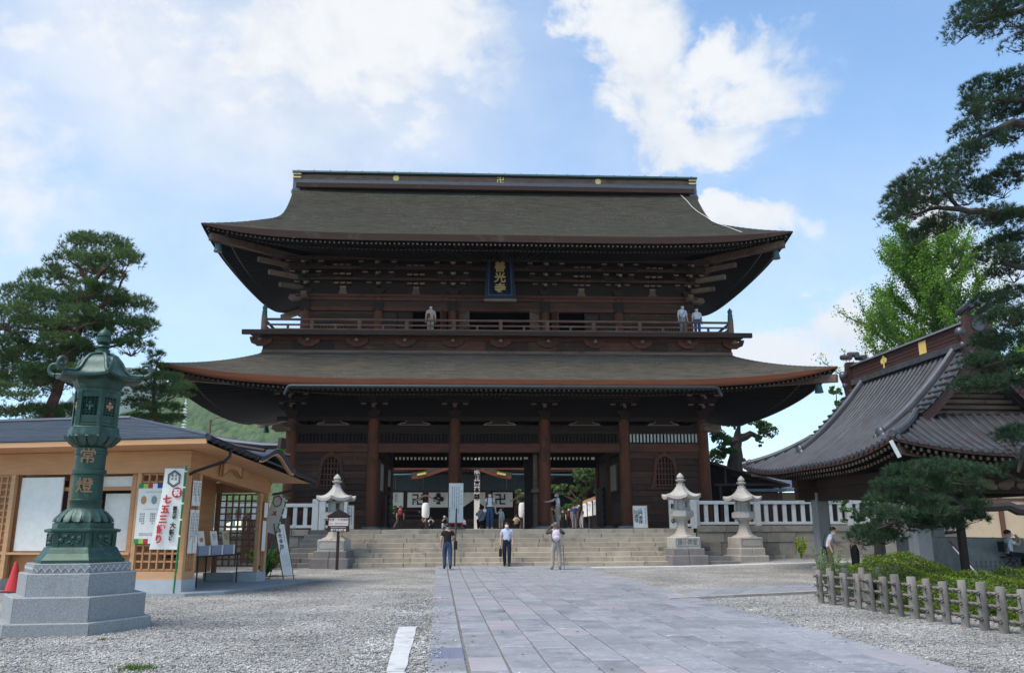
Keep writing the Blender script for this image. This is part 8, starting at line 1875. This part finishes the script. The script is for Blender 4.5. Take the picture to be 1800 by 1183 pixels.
person('woman in lavender blouse with a black shoulder bag at the water pavilion', (11.95, 27.6, zz_), R(75), STAND, 1.62, LIL, OLIVE, HAIRB, extra=lambda t, J: (bag(t, (.12, .16, .88), (.3, .12, .3), BLK, 'shoulder_bag'), strap(t, [(-.1, .1, 1.45), (.05, .17, 1.2), (.12, .18, 1.02)], BLK)), sleeve=.6, pose_mod=dict(che=(0, -.08, 1.31), nec=(0, -.14, 1.44), hea=(0, -.2, 1.55), cro=(0, -.19, 1.63), shoL=(.18, -.08, 1.38), shoR=(-.18, -.08, 1.38), elbL=(.2, -.22, 1.14), wriL=(.12, -.4, 1.02), hanL=(.1, -.46, 1.0)))
person('dark haired man in tan shirt bending at the water basin', (12.75, 27.5, zz_), R(95), STAND, 1.7, TAN, BLK, HAIRB, pose_mod=dict(che=(0, -.12, 1.29), nec=(0, -.2, 1.42), hea=(0, -.27, 1.52), cro=(0, -.26, 1.6), shoL=(.18, -.12, 1.36), shoR=(-.18, -.12, 1.36), elbL=(.2, -.28, 1.12), wriL=(.12, -.46, 1.0), hanL=(.1, -.52, .98)))
q = atY(1778, 995, 24.5)
person('seated masked woman in white T-shirt drinking on a folding chair', (q.x, 24.5, .3), R(80), SIT, 1.62, WHI, BLK, HAIRB, True, .6, pose_mod=dict(elbL=(.22, -.2, .78), wriL=(.1, -.32, 1.0), hanL=(.05, -.27, 1.06), elbR=(-.22, -.2, .78), wriR=(-.1, -.32, .98), hanR=(-.06, -.27, 1.05)))
ch = thing('folding_chair', 'black folding chair under the seated woman', 'chair', (q.x, 24.5, .3), R(80))
b = B(); b.box(-.22, .22, -.22, .2, .38, .42); b.obj('seat', M_BLACK, ch); b = B(); b.box(-.22, .22, .19, .22, .55, .85); b.obj('backrest', M_BLACK, ch)
for x in (-.21, .21): b = B(); b.tube([(x, -.25, 0), (x, .22, .86)], .012, 6); b.obj('leg', M_BLACK, ch); b = B(); b.tube([(x, .25, 0), (x, -.18, .4)], .012, 6); b.obj('leg', M_BLACK, ch)
b = B(); b.box(-1.2, 1.2, -1, 1, -.3, 0); b.obj('floor_pad', M_STONE, ch) if False else None
finish_people()
# ================================================================== air
hz = B(); hz.box(-2600, 2600, -80, 3700, -2., 580); hm = bpy.data.materials.new('summer_haze'); hm.use_nodes = True; N = hm.node_tree.nodes; N.remove(N['Principled BSDF'])
pv = N.new('ShaderNodeVolumePrincipled'); pv.inputs['Color'].default_value = (.82, .9, 1, 1); pv.inputs['Density'].default_value = .00014; hm.node_tree.links.new(pv.outputs[0], N['Material Output'].inputs['Volume'])
hz.obj('haze', hm, kind='stuff', label='thin summer haze filling the air over the temple and the hills', category='haze')
# ================================================================== what belongs together
GROUPS = dict(stone_lantern='stone lanterns beside the steps', paper_lantern='paper lanterns before the hall', handrail='handrails on the steps', stone_balustrade='white stone balustrades on the terrace edge', stone_wall='retaining walls of the terrace', leaflet_box='leaflet boxes on the shed table', banner='cloth banners by the shed', azalea_shrub='azalea mounds behind the log fence', framed_painting='framed pictures in the gate passage', grass_tuft='grass tufts in the gravel', person='visitors to the temple', pine_tree='pine trees of the precinct', broadleaf_tree='broadleaf trees of the precinct', wispy_plant='feathery plants at the fence corner', notice_board='notice boards before the gate')
for o in list(scn.objects):
    if o.parent is None and o.name.split('.')[0] in GROUPS: o['group'] = GROUPS[o.name.split('.')[0]]
